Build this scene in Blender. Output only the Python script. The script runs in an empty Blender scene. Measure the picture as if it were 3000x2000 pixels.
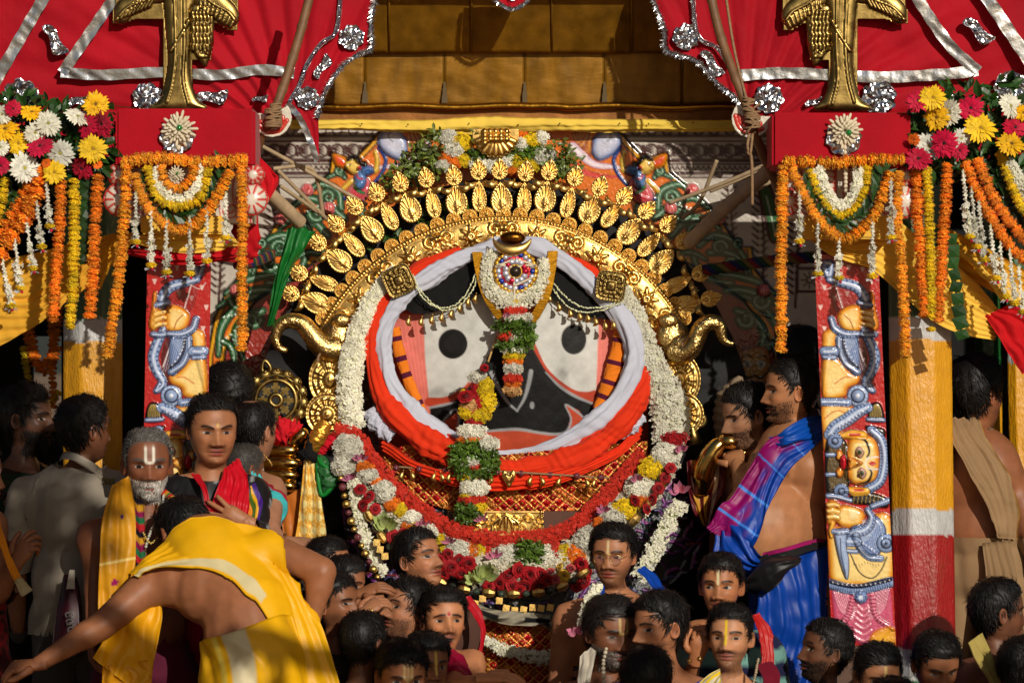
import bpy, bmesh, math, random
import numpy as np
from mathutils import Vector, Matrix
from mathutils.bvhtree import BVHTree
R = math.radians
rng = np.random.default_rng(7)
random.seed(7)
sc = bpy.context.scene
C = sc.collection
# ------------------------------------------------------------------ camera, sky, sun, exposure
DIST, PPM, CZ = 16.0, 700.0, 3.6      # camera distance to the shrine plane (y = 0), photo pixels per metre there, eye height
cam = bpy.data.cameras.new('camera'); camo = bpy.data.objects.new('camera', cam); C.objects.link(camo)
camo.location = (0, -DIST, CZ); camo.rotation_euler = (R(90), 0, 0)
cam.sensor_width = 36; cam.lens = 36 * DIST / (3000 / PPM); cam.clip_end = 2000
cam.dof.use_dof = True; cam.dof.focus_distance = DIST - .15; cam.dof.aperture_fstop = 4.0
sc.camera = camo
SUN_AZ, SUN_EL = 21, 21               # degrees to the right of the camera, above the horizon
w = bpy.data.worlds.new('World'); sc.world = w; w.use_nodes = True
sky = w.node_tree.nodes.new('ShaderNodeTexSky'); sky.sky_type = 'NISHITA'; sky.sun_disc = False
sky.sun_elevation = R(SUN_EL); sky.sun_rotation = R(180 - SUN_AZ); sky.dust_density = 2.0
w.node_tree.links.new(sky.outputs[0], w.node_tree.nodes['Background'].inputs[0])
w.node_tree.nodes['Background'].inputs[1].default_value = 0.05
sl = bpy.data.lights.new('sun', 'SUN'); sl.energy = 5.0; sl.angle = R(0.5); sl.color = (1, .93, .82)
so = bpy.data.objects.new('sun', sl); C.objects.link(so)
sd = Vector((-math.sin(R(SUN_AZ)) * math.cos(R(SUN_EL)), math.cos(R(SUN_AZ)) * math.cos(R(SUN_EL)), -math.sin(R(SUN_EL))))
so.rotation_euler = sd.to_track_quat('-Z', 'Y').to_euler()
sc.view_settings.view_transform = 'Standard'; sc.view_settings.look = 'None'
sc.view_settings.exposure = -.7; sc.view_settings.gamma = 1; sc.view_settings.use_curve_mapping = False
sc.render.engine = 'CYCLES'; sc.cycles.max_bounces = 5; sc.cycles.use_denoising = True

# ------------------------------------------------------------------ helpers
def P(px, py, y=0.0):
    k = (y + DIST) / DIST / PPM
    return Vector(((px - 1500) * k, y, CZ + (1000 - py) * k))
def PA(pts, y=None):
    """list of (px,py[,y]) -> array of world points"""
    return np.array([P(p[0], p[1], p[2] if len(p) > 2 else y) for p in pts])
def px(n, y=0.0): return n * (y + DIST) / DIST / PPM      # a length of n photo pixels at depth y
def lin(c):
    c = np.asarray(c, float) / 255.0
    return np.where(c <= .04045, c / 12.92, ((c + .055) / 1.055) ** 2.4)
def sstep(a, b, x):
    t = np.clip((x - a) / (b - a), 0, 1); return t * t * (3 - 2 * t)
_ph = np.random.default_rng(3).uniform(0, 6.28, (64,)); _fr = np.random.default_rng(4).normal(0, 1, (64, 3))
def noise3(p, scale=1.0, octaves=3, seed=0):
    """cheap smooth noise of points (N,3), about -1..1"""
    p = np.asarray(p) * scale; out = 0; a = 1
    for o in range(octaves):
        for k in range(4):
            i = (seed * 7 + o * 4 + k) % 64
            out = out + a * np.sin(p @ (_fr[i] * 2 ** o) + _ph[i])
        a *= .55
    return out / 3.2
def catmull(pts, n):
    pts = np.asarray(pts, float); m = len(pts)
    if m == 2: return pts[0] + (pts[1] - pts[0]) * np.linspace(0, 1, n)[:, None]
    d = np.linalg.norm(np.diff(pts, axis=0), axis=1) + 1e-9; s = np.concatenate([[0], np.cumsum(d)]); s /= s[-1]
    t = np.linspace(0, 1, n); i = np.clip(np.searchsorted(s, t, side='right') - 1, 0, m - 2)
    u = ((t - s[i]) / (s[i + 1] - s[i]))[:, None]
    q = np.vstack([2 * pts[0] - pts[1], pts, 2 * pts[-1] - pts[-2]])
    a, b, c, e = q[i], q[i + 1], q[i + 2], q[i + 3]
    return .5 * (2 * b + (c - a) * u + (2 * a - 5 * b + 4 * c - e) * u ** 2 + (3 * b - a - 3 * c + e) * u ** 3)

def mesh_np(name, v, f, col=None, smooth=True):
    """f: (M,3|4) array or list of tuples; col: (N,3) linear colours"""
    me = bpy.data.meshes.new(name); v = np.asarray(v, np.float32)
    if isinstance(f, np.ndarray):
        me.vertices.add(len(v)); me.vertices.foreach_set('co', v.ravel())
        k = f.shape[1]; me.loops.add(f.size); me.loops.foreach_set('vertex_index', f.astype(np.int32).ravel())
        me.polygons.add(len(f)); me.polygons.foreach_set('loop_start', np.arange(0, f.size, k, dtype=np.int32))
        me.update(calc_edges=True)
    else:
        me.from_pydata(v.tolist(), [], [tuple(q) for q in f])
    if col is not None:
        a = me.color_attributes.new('Col', 'FLOAT_COLOR', 'POINT'); c = np.ones((len(v), 4), np.float32); c[:, :3] = col
        a.data.foreach_set('color', c.ravel())
    if smooth: me.polygons.foreach_set('use_smooth', np.ones(len(me.polygons), bool))
    return me
def gridf(nu, nv, closed_v=False):
    """quads of a nu x nv grid of vertices (index = i*nv+j)"""
    i, j = np.meshgrid(np.arange(nu - 1), np.arange(nv if closed_v else nv - 1), indexing='ij'); j2 = (j + 1) % nv
    return np.stack([i * nv + j, i * nv + j2, (i + 1) * nv + j2, (i + 1) * nv + j], -1).reshape(-1, 4)
class MB:
    """collects triangles and quads (all as quads or triangles) for ONE mesh"""
    def __init__(s): s.v = []; s.f = []; s.c = []; s.n = 0
    def add(s, v, f, col=(1, 1, 1)):
        v = np.asarray(v, float); s.v.append(v); s.f += [[i + s.n for i in q] for q in f]
        c = np.asarray(col, float); s.c.append(np.broadcast_to(c, (len(v), 3)).copy()); s.n += len(v); return s
    def tube(s, pts, r, col=(1, 1, 1), sides=8, flat=1.0, cap=True):
        pts = np.asarray(pts, float); n = len(pts); r = np.broadcast_to(np.asarray(r, float), (n,))
        t = np.gradient(pts, axis=0); t /= np.linalg.norm(t, axis=1)[:, None] + 1e-12
        ref = np.array([0, 1, 0.]) if abs(t[:, 1]).mean() < .8 else np.array([1, 0, 0.])
        a = np.cross(t, ref); a /= np.linalg.norm(a, axis=1)[:, None] + 1e-12; b = np.cross(a, t)
        th = np.linspace(0, 2 * math.pi, sides, endpoint=False)
        v = pts[:, None] + r[:, None, None] * (np.cos(th)[None, :, None] * a[:, None] + flat * np.sin(th)[None, :, None] * b[:, None])
        f = gridf(n, sides, True).tolist()
        if cap: f += [list(range(sides))[::-1], [(n - 1) * sides + k for k in range(sides)]]
        c = np.asarray(col, float)
        if c.ndim == 2: c = np.repeat(c, sides, 0)
        return s.add(v.reshape(-1, 3), f, c)
    def box(s, lo, hi, col=(1, 1, 1), M=None):
        v = np.array([(x, y, z) for x in (lo[0], hi[0]) for y in (lo[1], hi[1]) for z in (lo[2], hi[2])], float)
        if M is not None: v = np.array([M @ Vector(q) for q in v])
        return s.add(v, [(0, 1, 3, 2), (4, 6, 7, 5), (0, 4, 5, 1), (2, 3, 7, 6), (0, 2, 6, 4), (1, 5, 7, 3)], col)
    def ball(s, c, r, col=(1, 1, 1), nu=8, nv=10, M=None):
        r = np.broadcast_to(np.asarray(r, float), (3,))
        th = np.linspace(0, math.pi, nu); ph = np.linspace(0, 2 * math.pi, nv, endpoint=False)
        v = np.stack([np.sin(th)[:, None] * np.cos(ph), np.sin(th)[:, None] * np.sin(ph), np.cos(th)[:, None] * np.ones(nv)], -1).reshape(-1, 3) * r
        if M is not None: v = v @ np.array(M.to_3x3()).T
        return s.add(v + np.asarray(c), gridf(nu, nv, True).tolist(), col)
    def mesh(s, name, smooth=True):
        me = bpy.data.meshes.new(name); v = np.vstack(s.v); me.from_pydata(v.tolist(), [], s.f)
        a = me.color_attributes.new('Col', 'FLOAT_COLOR', 'POINT'); c = np.ones((len(v), 4), np.float32); c[:, :3] = np.vstack(s.c)
        a.data.foreach_set('color', c.ravel())
        if smooth: me.polygons.foreach_set('use_smooth', np.ones(len(me.polygons), bool))
        return me
WM = {}
def link(name, me, parent=None, M=None, mat=None):
    o = bpy.data.objects.new(name, me); C.objects.link(o); M = M or Matrix()
    if mat is not None and me is not None and not me.materials: me.materials.append(mat)
    if parent is not None: o.parent = parent; o.matrix_basis = WM[parent.name].inverted() @ M
    else: o.matrix_basis = M
    WM[o.name] = M.copy(); return o
def tag(o, label=None, cat=None, group=None, kind=None):
    for k, x in (('label', label), ('category', cat), ('group', group), ('kind', kind)):
        if x: o[k] = x
    return o
def thing(name, label, cat, loc=(0, 0, 0), group=None):
    return tag(link(name, None, None, Matrix.Translation(loc)), label, cat, group)

# ------------------------------------------------------------------ materials
def mat(name, base=None, rough=.6, metal=0., bump=None, var=None, spec=.5, sheen=0, coat=0, inst=0, rvar=0, aniso=None, sss=0):
    """base None: the mesh's own colours. bump=(scale,strength,distance); var=(scale,amount); inst: spread per object"""
    m = bpy.data.materials.new(name); m.use_nodes = True; n = m.node_tree.nodes; l = m.node_tree.links; b = n['Principled BSDF']
    b.inputs['Roughness'].default_value = rough; b.inputs['Metallic'].default_value = metal
    b.inputs['Specular IOR Level'].default_value = spec; b.inputs['Sheen Weight'].default_value = sheen
    b.inputs['Coat Weight'].default_value = coat; b.inputs['Subsurface Weight'].default_value = sss; b.inputs['Subsurface Radius'].default_value = (1, .35, .2); b.inputs['Subsurface Scale'].default_value = .008; b.inputs['Coat Roughness'].default_value = .12
    if base is None:
        a = n.new('ShaderNodeAttribute'); a.attribute_name = 'Col'; src = a.outputs['Color']
    else:
        a = n.new('ShaderNodeRGB'); c = lin(base); a.outputs[0].default_value = (c[0], c[1], c[2], 1); src = a.outputs[0]
    tc = n.new('ShaderNodeTexCoord')
    def nz(scale, detail=4, stretch=None):
        t = n.new('ShaderNodeTexNoise'); t.inputs['Scale'].default_value = scale; t.inputs['Detail'].default_value = detail
        if stretch:
            mp = n.new('ShaderNodeMapping'); mp.inputs['Scale'].default_value = stretch
            l.new(tc.outputs['Object'], mp.inputs[0]); l.new(mp.outputs[0], t.inputs['Vector'])
        else: l.new(tc.outputs['Object'], t.inputs['Vector'])
        return t.outputs['Fac']
    def mul(col, fac, lo, hi):
        mr = n.new('ShaderNodeMapRange'); mr.inputs[1].default_value = .25; mr.inputs[2].default_value = .75
        mr.inputs[3].default_value = lo; mr.inputs[4].default_value = hi; l.new(fac, mr.inputs[0])
        h = n.new('ShaderNodeHueSaturation'); l.new(col, h.inputs['Color']); l.new(mr.outputs[0], h.inputs['Value']); return h.outputs[0]
    if var: src = mul(src, nz(var[0], 5, var[2] if len(var) > 2 else None), 1 - var[1], 1 + var[1])
    if inst:
        oi = n.new('ShaderNodeObjectInfo'); src = mul(src, oi.outputs['Random'], 1 - inst, 1 + inst)
    l.new(src, b.inputs['Base Color'])
    if rvar:
        mr = n.new('ShaderNodeMapRange'); mr.inputs[1].default_value = .3; mr.inputs[2].default_value = .7
        mr.inputs[3].default_value = max(0, rough - rvar); mr.inputs[4].default_value = min(1, rough + rvar)
        l.new(nz(var[0] * 1.7 if var else 30), mr.inputs[0]); l.new(mr.outputs[0], b.inputs['Roughness'])
    if bump:
        bp = n.new('ShaderNodeBump'); bp.inputs['Strength'].default_value = bump[1]; bp.inputs['Distance'].default_value = bump[2]
        l.new(nz(bump[0], 6, bump[3] if len(bump) > 3 else None), bp.inputs['Height']); l.new(bp.outputs[0], b.inputs['Normal'])
    return m
MAT = {}
def M_(name, *a, **k):
    if name not in MAT: MAT[name] = mat(name, *a, **k)
    return MAT[name]
paint = M_('gloss_paint', None, .28, coat=.5, bump=(70, .6, .004), var=(30, .12))
cloth = M_('woven_cloth', None, .8, bump=(700, .25, .001), var=(9, .1), sheen=.04, spec=.2)
silk = M_('satin_cloth', None, .46, bump=(500, .12, .001), var=(9, .12), spec=.35)
gold = M_('gold_sheet', (224, 184, 106), .36, 1, bump=(60, .3, .003), var=(14, .22), rvar=.1)
oldgold = M_('old_brass', (146, 122, 70), .36, 1, bump=(40, .25, .004), var=(10, .3), rvar=.14)
petal = M_('petal', None, .65, spec=.3, inst=.14, sheen=.1)
leafm = M_('leaf_green', None, .4, inst=.2, var=(40, .25))
skin = M_('skin', None, .48, bump=(260, .2, .002), var=(25, .14), spec=.35, sss=.1)
hairm = M_('hair', None, .52, spec=.28, var=(60, .3))
foil = M_('silver_foil', (205, 208, 214), .2, 1, bump=(24, .5, .005), var=(20, .15))
rope = M_('jute_rope', (150, 118, 84), .9, bump=(300, .8, .003), var=(80, .3))
bamboo = M_('bamboo', None, .55, bump=(40, .4, .003, (9, 9, 1)), var=(20, .25))
plainp = M_('dull_paint', None, .6, bump=(120, .3, .002), var=(12, .15))
# ------------------------------------------------------------------ people: one continuous skin, hair and clothes as children
HK = np.array([  # z_front y_front z_back y_back halfwidth exponent
 (.1255, .012, .1255, .014, .004, 2), (.122, -.03, .122, .048, .040, 2), (.112, -.055, .110, .072, .056, 2), (.096, -.074, .092, .087, .067, 2.1), (.072, -.086, .066, .097, .0745, 2.2),
 (.045, -.091, .040, .100, .0775, 2.3), (.020, -.091, .015, .097, .0765, 2.3), (.0, -.088, -.003, .090, .0745, 2.3),
 (-.025, -.087, -.022, .080, .0715, 2.3), (-.05, -.085, -.038, .071, .0655, 2.25), (-.075, -.082, -.056, .064, .0570, 2.15),
 (-.095, -.079, -.070, .060, .0470, 2.05), (-.109, -.066, -.080, .057, .0430, 2), (-.1125, -.042, -.090, .057, .0455, 2),
 (-.125, -.030, -.105, .058, .0480, 2), (-.155, -.028, -.15, .059, .0510, 2), (-.20, -.034, -.20, .064, .062, 2)])
NAH, NRH = 92, 80
def gs(x, z, cx, cz, sx, sz): return np.exp(-((x - cx) / sx) ** 2 - ((z - cz) / sz) ** 2)
def head_arrays(p):
    t = np.linspace(-math.pi, math.pi, NAH, endpoint=False); a = t - .6 * np.sin(t)
    key = np.concatenate([[0], np.cumsum(np.hypot(np.diff(HK[:, 0] + HK[:, 2]) / 2, np.diff(HK[:, 1]) * .6))])
    fi = np.linspace(0, key[-1], 400); zz = np.interp(fi, key, HK[:, 0]); cw = np.cumsum(1 + 2.4 * ((zz < .045) & (zz > -.085))); s = np.interp(np.linspace(0, 1, NRH), (cw - cw[0]) / (cw[-1] - cw[0]), fi); K = np.stack([np.interp(s, key, HK[:, i]) for i in range(6)], 1)
    ker = np.array([1, 2, 3, 2, 1.]) / 9
    for i in range(6):
        q = np.pad(K[:, i], 2, mode='edge'); K[:, i] = np.convolve(q, ker, 'valid')
    zf, yf, zb, yb, wd, ex = [K[:, i][:, None] for i in range(6)]
    vr = np.random.default_rng(p.get('seed', 0)).normal(0, 1, 8); wd = wd * p.get('wide', 1 + .045 * vr[0]) * (1 + .075 * vr[1] * sstep(.0, -.09, zf))
    ca, sa = np.cos(a)[None], np.sin(a)[None]
    x = wd * np.sign(sa) * np.abs(sa) ** (2 / ex); yc = (yf + yb) / 2; d = (yb - yf) / 2
    y = yc - d * np.sign(ca) * np.abs(ca) ** (2 / ex); z = zf * (1 + ca) / 2 + zb * (1 - ca) / 2
    fm = sstep(.15, .6, ca) * sstep(-.118, -.108, z); ax = np.abs(x); mo = p.get('mouth', 0) * .014
    F = np.zeros_like(x); x0_ = x; x = x / 1.09; ax = np.abs(x)
    nz_ = np.interp(z.ravel(), [-.050, -.0425, -.036, -.03, -.01, .012, .03, .04], [0, .003, .024, .0300, .0175, .006, .001, 0]).reshape(z.shape)
    nz_ = nz_ * np.clip(1 + .18 * vr[2], .7, 1.3); nw = (1 + .1 * vr[3]) * np.interp(z.ravel(), [-.04, -.03, 0, .02], [.0180, .0175, .0140, .0160]).reshape(z.shape)
    F += nz_ * np.exp(-(x / nw) ** 2) + .010 * gs(ax, z, .0185, -.034, .0075, .008)
    F += -.0195 * gs(ax, z, .032, .010, .0165, .0125) + .0075 * gs(ax, z, .032, .006, .0125, .0085)
    F += .006 * gs(ax, z, .028, .027, .024, .0075) + .005 * gs(ax, z, .05, -.016, .02, .018)
    F += .0095 * gs(x, z, 0, -.0555, .021, .0048) + .0105 * gs(x, z, 0, -.0685 - mo, .018, .0055) - (.005 + mo * .8) * gs(x, z, 0, -.0615 - mo / 2, .02, .0022 + mo * .45)
    F += -.004 * gs(x, z, 0, -.079 - mo, .02, .005) + .0085 * (1 + .4 * vr[4]) * gs(x, z, 0, -.096, .02, .013) - .003 * gs(ax, z, .03, -.062, .008, .01)
    F += p.get('fat', 0) * .006 * gs(ax, z, .05, -.06, .025, .035)
    y = y - F * fm
    # ---- colours
    sk = lin(p['skin']) * np.clip(1.03 + .12 * np.random.default_rng(p.get('seed', 0) + 5).normal(), .75, 1.3); col = np.ones(x.shape + (3,)) * sk
    def blend(m, c):
        m = np.clip(m, 0, 1)[..., None]; col[:] = col * (1 - m) + np.asarray(c) * m
    front = sstep(0, .3, ca) + 0 * z
    blend(.35 * gs(ax, z, .032, .006, .022, .016) * front, sk * .45)
    blend(.3 * gs(ax, z, .05, -.03, .03, .03) * front, sk * [1.1, .85, .8])
    hc = lin(p.get('hair', (22, 18, 16))); st = p.get('stubble', .3)
    mot = noise3(np.stack([x, y, z], -1).reshape(-1, 3), 55, 3, int(abs(vr[5]) * 10)).reshape(x.shape); col *= (1 + .16 * mot)[..., None]; blend(.35 * sstep(.03, .07, z) * front + .25 * gs(ax, z, .07, -.02, .02, .05), sk * [.78, .74, .72]); blend(.4 * gs(ax, z, .026, -.042, .007, .02) * front, sk * .6)
    nn = noise3(np.stack([x, y, z], -1).reshape(-1, 3), 700, 2).reshape(x.shape) * .25
    jaw = sstep(-.030, -.052, z - .35 * np.maximum(0, ax - .045)) * sstep(-.135, -.118, z) * (ax < .09) * sstep(-.1, .25, ca)
    lipz = gs(x, z, 0, -.062 - mo / 2, .026, .013 + mo * .5)
    blend(st * (jaw + nn * jaw) * (1 - lipz * 1.2) * .9, hc)
    mu = 1.2 * gs(ax, z, .014, -.0475, .019, .0052)
    blend(p.get('moust', max(st, .45)) * .95 * mu * front, hc)
    lip = lin(p.get('lips', (140, 58, 52)))
    blend(1.1 * gs(x, z, 0, -.0555, .022, .0050) * front, lip); blend(1.1 * gs(x, z, 0, -.068 - mo, .020, .0056) * front, lip * 1.15)
    blend(1.5 * gs(x, z, 0, -.0615 - mo / 2, .024 - mo * .3, .0021 + mo * .55) * front, lin((30, 10, 9)))
    if mo > .004: blend(.8 * gs(x, z, 0, -.0575 - mo * .1, .012, .0022) * front, lin((190, 178, 160)))
    blend(1.0 * gs(ax, z, .0105, -.0415, .0055, .0032) * front, sk * .12)
    bz = .0255 + .0024 * vr[6] + .005 * np.sin(np.clip((ax - .012) / .04, 0, 1) * math.pi) + p.get('brow', 0) * (ax - .03)
    blend(1.15 * np.exp(-((z - bz) / .0046) ** 2) * sstep(.009, .014, ax) * sstep(.056, .047, ax) * front, hc * .7)
    op = p.get('eyes', 1.0)   # eye opening
    ex_ = (ax - .032) / .0150; el = .0054 * op * (1 - ex_ ** 2); ez = z - .0065
    inside = sstep(-.0008, .0008, el - np.abs(ez)) * (np.abs(ex_) < 1) * front
    blend(.95 * np.exp(-((ez - el) / .0026) ** 2) * (np.abs(ex_) < 1.05) * front, lin((18, 12, 10)))
    blend(.5 * np.exp(-((ez + el) / .0013) ** 2) * (np.abs(ex_) < 1) * front, lin((40, 24, 20)))
    blend(inside, lin((176, 158, 144)))
    gx, gz = p.get('gaze', (0, 0)); ir = np.hypot(x - np.sign(x) * .032 - gx * .006, ez - gz * .003) * .78
    blend(inside * sstep(.0068, .0056, ir), lin((22, 12, 8)))
    for (kind, c) in p.get('marks', []):
        c = lin(c)
        if kind == 'line': blend(.95 * np.exp(-(x / .0052) ** 6) * sstep(.016, .020, z) * sstep(.078, .07, z) * front, c)
        if kind == 'long': blend(.95 * np.exp(-(x / .0048) ** 6) * sstep(-.022, -.012, z) * sstep(.082, .072, z) * front, c)
        if kind == 'u': blend(.95 * (np.exp(-((ax - .0125) / .0045) ** 4) * sstep(.018, .024, z) + np.exp(-((z - .022) / .005) ** 4) * (ax < .014)) * sstep(.082, .074, z) * front, c)
        if kind == 'dot': blend(.95 * sstep(.010, .007, np.hypot(x * 1.5, z - .035)) * front, c)
    v = np.stack([x0_, y, z], -1).reshape(-1, 3)
    return v, col.reshape(-1, 3), gridf(NRH, NAH, True)
def ear(side, sk):
    n, m = 7, 20; th = np.linspace(0, 2 * math.pi, m, endpoint=False); v = []; c = []
    for i in range(n):
        r = i / (n - 1); rad = 1 + .14 * np.cos(th) + .05 * np.cos(2 * th)
        up = .031 * r * rad * np.cos(th); bk = .0175 * r * rad * np.sin(th)
        h = .004 + .006 * np.exp(-((r - .86) / .14) ** 2) - .006 * np.exp(-(r / .5) ** 2) - (.012 if i == n - 1 else 0)
        out = h + .012 * (bk + .0175) / .035
        v.append(np.stack([side * (.072 + out), .012 + bk, -.004 + up], 1)); c.append(np.tile(sk * (1 - .45 * np.exp(-(r / .45) ** 2)) * [1.02, .9, .85], (m, 1)))
    return np.vstack(v), np.vstack(c), gridf(n, m, True)
def hairmask(v, style, wd=.008):
    x, y, z = v[:, 0], v[:, 1], v[:, 2]
    hl = np.interp(y, [-.10, -.075, -.05, -.03, -.012, .0, .02, .05, .1], [.080, .073, .058, .036, -.01, .02, -.02, -.065, -.078])
    if style.get('recede'): hl = hl + style['recede'] * sstep(.02, -.06, y)
    m = sstep(-.006, wd, z - hl)
    ear_ = np.exp(-((y - .012) / .02) ** 2 - ((z + .004) / .03) ** 2) * (np.abs(x) > .05)
    m *= 1 - ear_
    if style.get('bald'): m *= 1 - style['bald'] * np.exp(-((x / .055) ** 2 + ((y - .03) / .06) ** 2 + ((z - .13) / .06) ** 2))
    return m
def strands(mb, roots, nrm, comb, L, lift, rad, col, seed):
    g = np.random.default_rng(seed); n = len(roots)
    t = comb - (comb * nrm).sum(1)[:, None] * nrm; t /= np.linalg.norm(t, axis=1)[:, None] + 1e-9
    t += g.normal(0, .25, t.shape); L = L * g.uniform(.55, 1.25, n); li = lift * g.uniform(.4, 1.4, n)
    side = np.cross(nrm, t); side /= np.linalg.norm(side, axis=1)[:, None] + 1e-9
    bend = g.normal(0, .25, n); S = np.array([0, .5, 1.0])[None, :, None]; Lk = L[:, None, None]; N_ = nrm[:, None]
    q = roots[:, None] + S * Lk * t[:, None] + (li[:, None, None] * np.sin(S * 2.2) - .3 * Lk * S ** 2) * N_ + bend[:, None, None] * Lk * S ** 2 * side[:, None]
    w_ = rad * np.array([1.1, .95, .1])[None, :, None]; v = np.stack([q + w_ * side[:, None], q + .9 * w_ * N_, q - w_ * side[:, None]], 2).reshape(-1, 3)
    f = np.array([(3 * i + j, 3 * i + j + 1, 3 * i + 4 + j, 3 * i + 3 + j) for i in range(2) for j in range(2)]); f = (f[None] + 9 * np.arange(n)[:, None, None]).reshape(-1, 4)
    mb.add(v, f.tolist(), np.repeat(np.asarray(col)[None] * g.uniform(.6, 1.6, (n, 1)), 9, 0))
def vnormals(v, f):
    n = np.zeros_like(v); a = np.cross(v[f[:, 2]] - v[f[:, 0]], v[f[:, 3]] - v[f[:, 1]])
    for k in range(4): np.add.at(n, f[:, k], a)
    return n / (np.linalg.norm(n, axis=1)[:, None] + 1e-12)
def head_parts(p, seed):
    v, col, f = head_arrays(p); n = vnormals(v, f)
    if (n * (v - [0, 0, 0])).sum() < 0: n = -n
    hs = p.get('style', {}); m = hairmask(v, hs) if not hs.get('none') else np.zeros(len(v))
    hc = lin(p.get('hair', (16, 13, 12)))
    col = col * (1 - .9 * m[:, None]) + hc * .9 * m[:, None]
    E = [ear(s, lin(p['skin']) * 1.03) for s in (-1, 1)]; N = len(v)
    V = [v]; Cc = [col]; Ff = [f]
    for ev, ec, ef in E:
        V.append(ev); Cc.append(ec); Ff.append(ef + N); N += len(ev)
    skinpart = (np.vstack(V), np.vstack(Cc), np.vstack(Ff))
    mb = MB(); g = np.random.default_rng(seed)
    th = hs.get('thick', .014)
    if not hs.get('none'):
        sel = hairmask(v, hs, .03) > .5; lump = noise3(v, hs.get('lump', 70), 3, seed)
        off = th * (.12 + .88 * hairmask(v, hs, .04)) * (.8 + .14 * lump); hv = v + n * (off - .001)[:, None]
        keep = f[sel[f].all(1)]; idx = np.full(len(v), -1); u = np.unique(keep); idx[u] = np.arange(len(u))
        mb.add(hv[u], idx[keep].tolist(), np.repeat((hc * .75)[None], len(u), 0))
        cand = np.where(m > .5)[0]; area = np.linalg.norm(np.cross(v[f[:, 2]] - v[f[:, 0]], v[f[:, 3]] - v[f[:, 1]]), axis=1)
        va = np.zeros(len(v)); np.add.at(va, f[:, 0], area); pr = va[cand] * (1 + 1.6 * (~sel[cand])); pr = pr / pr.sum()
        k = int(hs.get('count', 1300) * (.8 if hs.get('count') else 1)); r = g.choice(cand, k, p=pr); root = v[r] + n[r] * (off[r] * .8)[:, None]
        wh = np.array([.015, .045, .125]); comb = root - wh; fr = sstep(.03, -.05, root[:, 1:2]) * sstep(.05, .08, root[:, 2:3]); sg_ = 1 if seed % 2 else -1
        comb = comb * (1 - fr) + fr * np.array([.05 * sg_, .03, .03]); comb = comb + .03 * np.stack([noise3(root, 45, 2, seed + i) for i in range(3)], 1)
        if hs.get('curl'): comb = g.normal(0, 1, root.shape)
        strands(mb, root, n[r], comb, hs.get('len', .034) * 1.08, hs.get('lift', .0075), hs.get('rad', .0014), hc, seed)
    bd = p.get('beard', 0)
    if bd:
        x, y, z = v.T; jm = sstep(-.032, -.05, z - .5 * np.maximum(0, np.abs(x) - .045)) * sstep(-.13, -.118, z) * (y < .0) * (1 - np.exp(-(x / .024) ** 2 - ((z + .063) / .011) ** 2))
        jm = np.maximum(jm, np.exp(-((np.abs(x) - .014) / .02) ** 2 - ((z + .047) / .005) ** 2) * (y < -.05))
        cand = np.where(jm > .45)[0]; r = g.choice(cand, int(1300 * bd)); bc = lin(p.get('beardc', p.get('hair', (22, 18, 16))))
        strands(mb, v[r], n[r], np.tile([0, -.15, -1.], (len(r), 1)), p.get('beardlen', .009), .002, .0009, bc, seed + 1)
    return skinpart, (mb if mb.n else None)
def hand_prims(mb, wrist, dirv, palm_n, curl, s, col, spread=.18, flip=1):
    """palm and five unequal, jointed fingers; dirv: wrist->knuckles, palm_n: out of the palm, flip: thumb side"""
    d = np.array(Vector(dirv).normalized()); pn = np.array(Vector(palm_n).normalized()); pn = pn - d * (pn @ d); pn /= np.linalg.norm(pn)
    sd_ = np.cross(d, pn) * flip; w0 = np.array(wrist)
    pts = [w0 - d * .03 * s, w0 + d * .02 * s, w0 + d * .055 * s, w0 + d * .088 * s]
    mbv = len(mb.v)
    for k, (ws) in enumerate(((.026), (.034), (.041), (.040))): pass
    ring = []
    th = np.linspace(0, 2 * math.pi, 12, endpoint=False)
    for q, (a, b) in zip(pts, ((.026, .020), (.032, .018), (.041, .017), (.038, .012))):
        ring.append(q + s * (np.cos(th)[:, None] * a * sd_ + np.sin(th)[:, None] * b * pn))
    mb.add(np.vstack(ring), gridf(4, 12, True).tolist() + [[36 + k for k in range(12)]], col)
    for k, (o, L) in enumerate(((.030, .070), (.010, .080), (-.010, .075), (-.029, .058))):
        base = w0 + d * (.086 - .004 * abs(k - 1)) * s + sd_ * o * s; c = curl[k] if hasattr(curl, '__len__') else curl
        dd = d + sd_ * spread * o / .03; q = [base - d * .012 * s]; ang = c * .35; pos = base
        q.append(pos)
        for seg in (.45, .32, .23):
            ang += c * .9; st = dd / np.linalg.norm(dd) * math.cos(min(ang, 2.6)) + pn * math.sin(min(ang, 2.6)); pos = pos + st * seg * L * s; q.append(pos)
        mb.tube(catmull(q, 9), np.array([.0095, .0098, .0094, .0090, .0088, .0086, .0080, .0074, .0048]) * s, col, 8)
    c = curl[4] if hasattr(curl, '__len__') else curl * .6
    b0 = w0 + d * .02 * s + sd_ * .030 * s; q = [b0, b0 + (d * .6 + sd_ * .7) * .030 * s, b0 + (d * 1.0 + sd_ * .9 - sd_ * c * .5 + pn * c * .6) * .045 * s, b0 + (d * 1.55 + sd_ * .95 - sd_ * c * .9 + pn * c * 1.0) * .05 * s]
    mb.tube(catmull(q, 8), np.array([.014, .014, .0125, .0115, .0105, .0102, .0095, .006]) * s, col, 8)
def capsule(mb, a, b, ra, rb, flat=None):
    a = np.array(a); b = np.array(b); L = np.linalg.norm(b - a) + 1e-6; t = (b - a) / L
    ks = [-1, -.85, -.5, 0]; pts = [a + t * ra * k * .98 for k in ks] + [b + t * rb * k * .98 for k in (0, .5, .85, 1)]
    rr = [ra * math.sqrt(max(.004, 1 - k * k)) for k in ks] + [rb * math.sqrt(max(.004, 1 - k * k)) for k in (0, .5, .85, 1)]
    mb.tube(pts, rr, sides=14)
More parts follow.
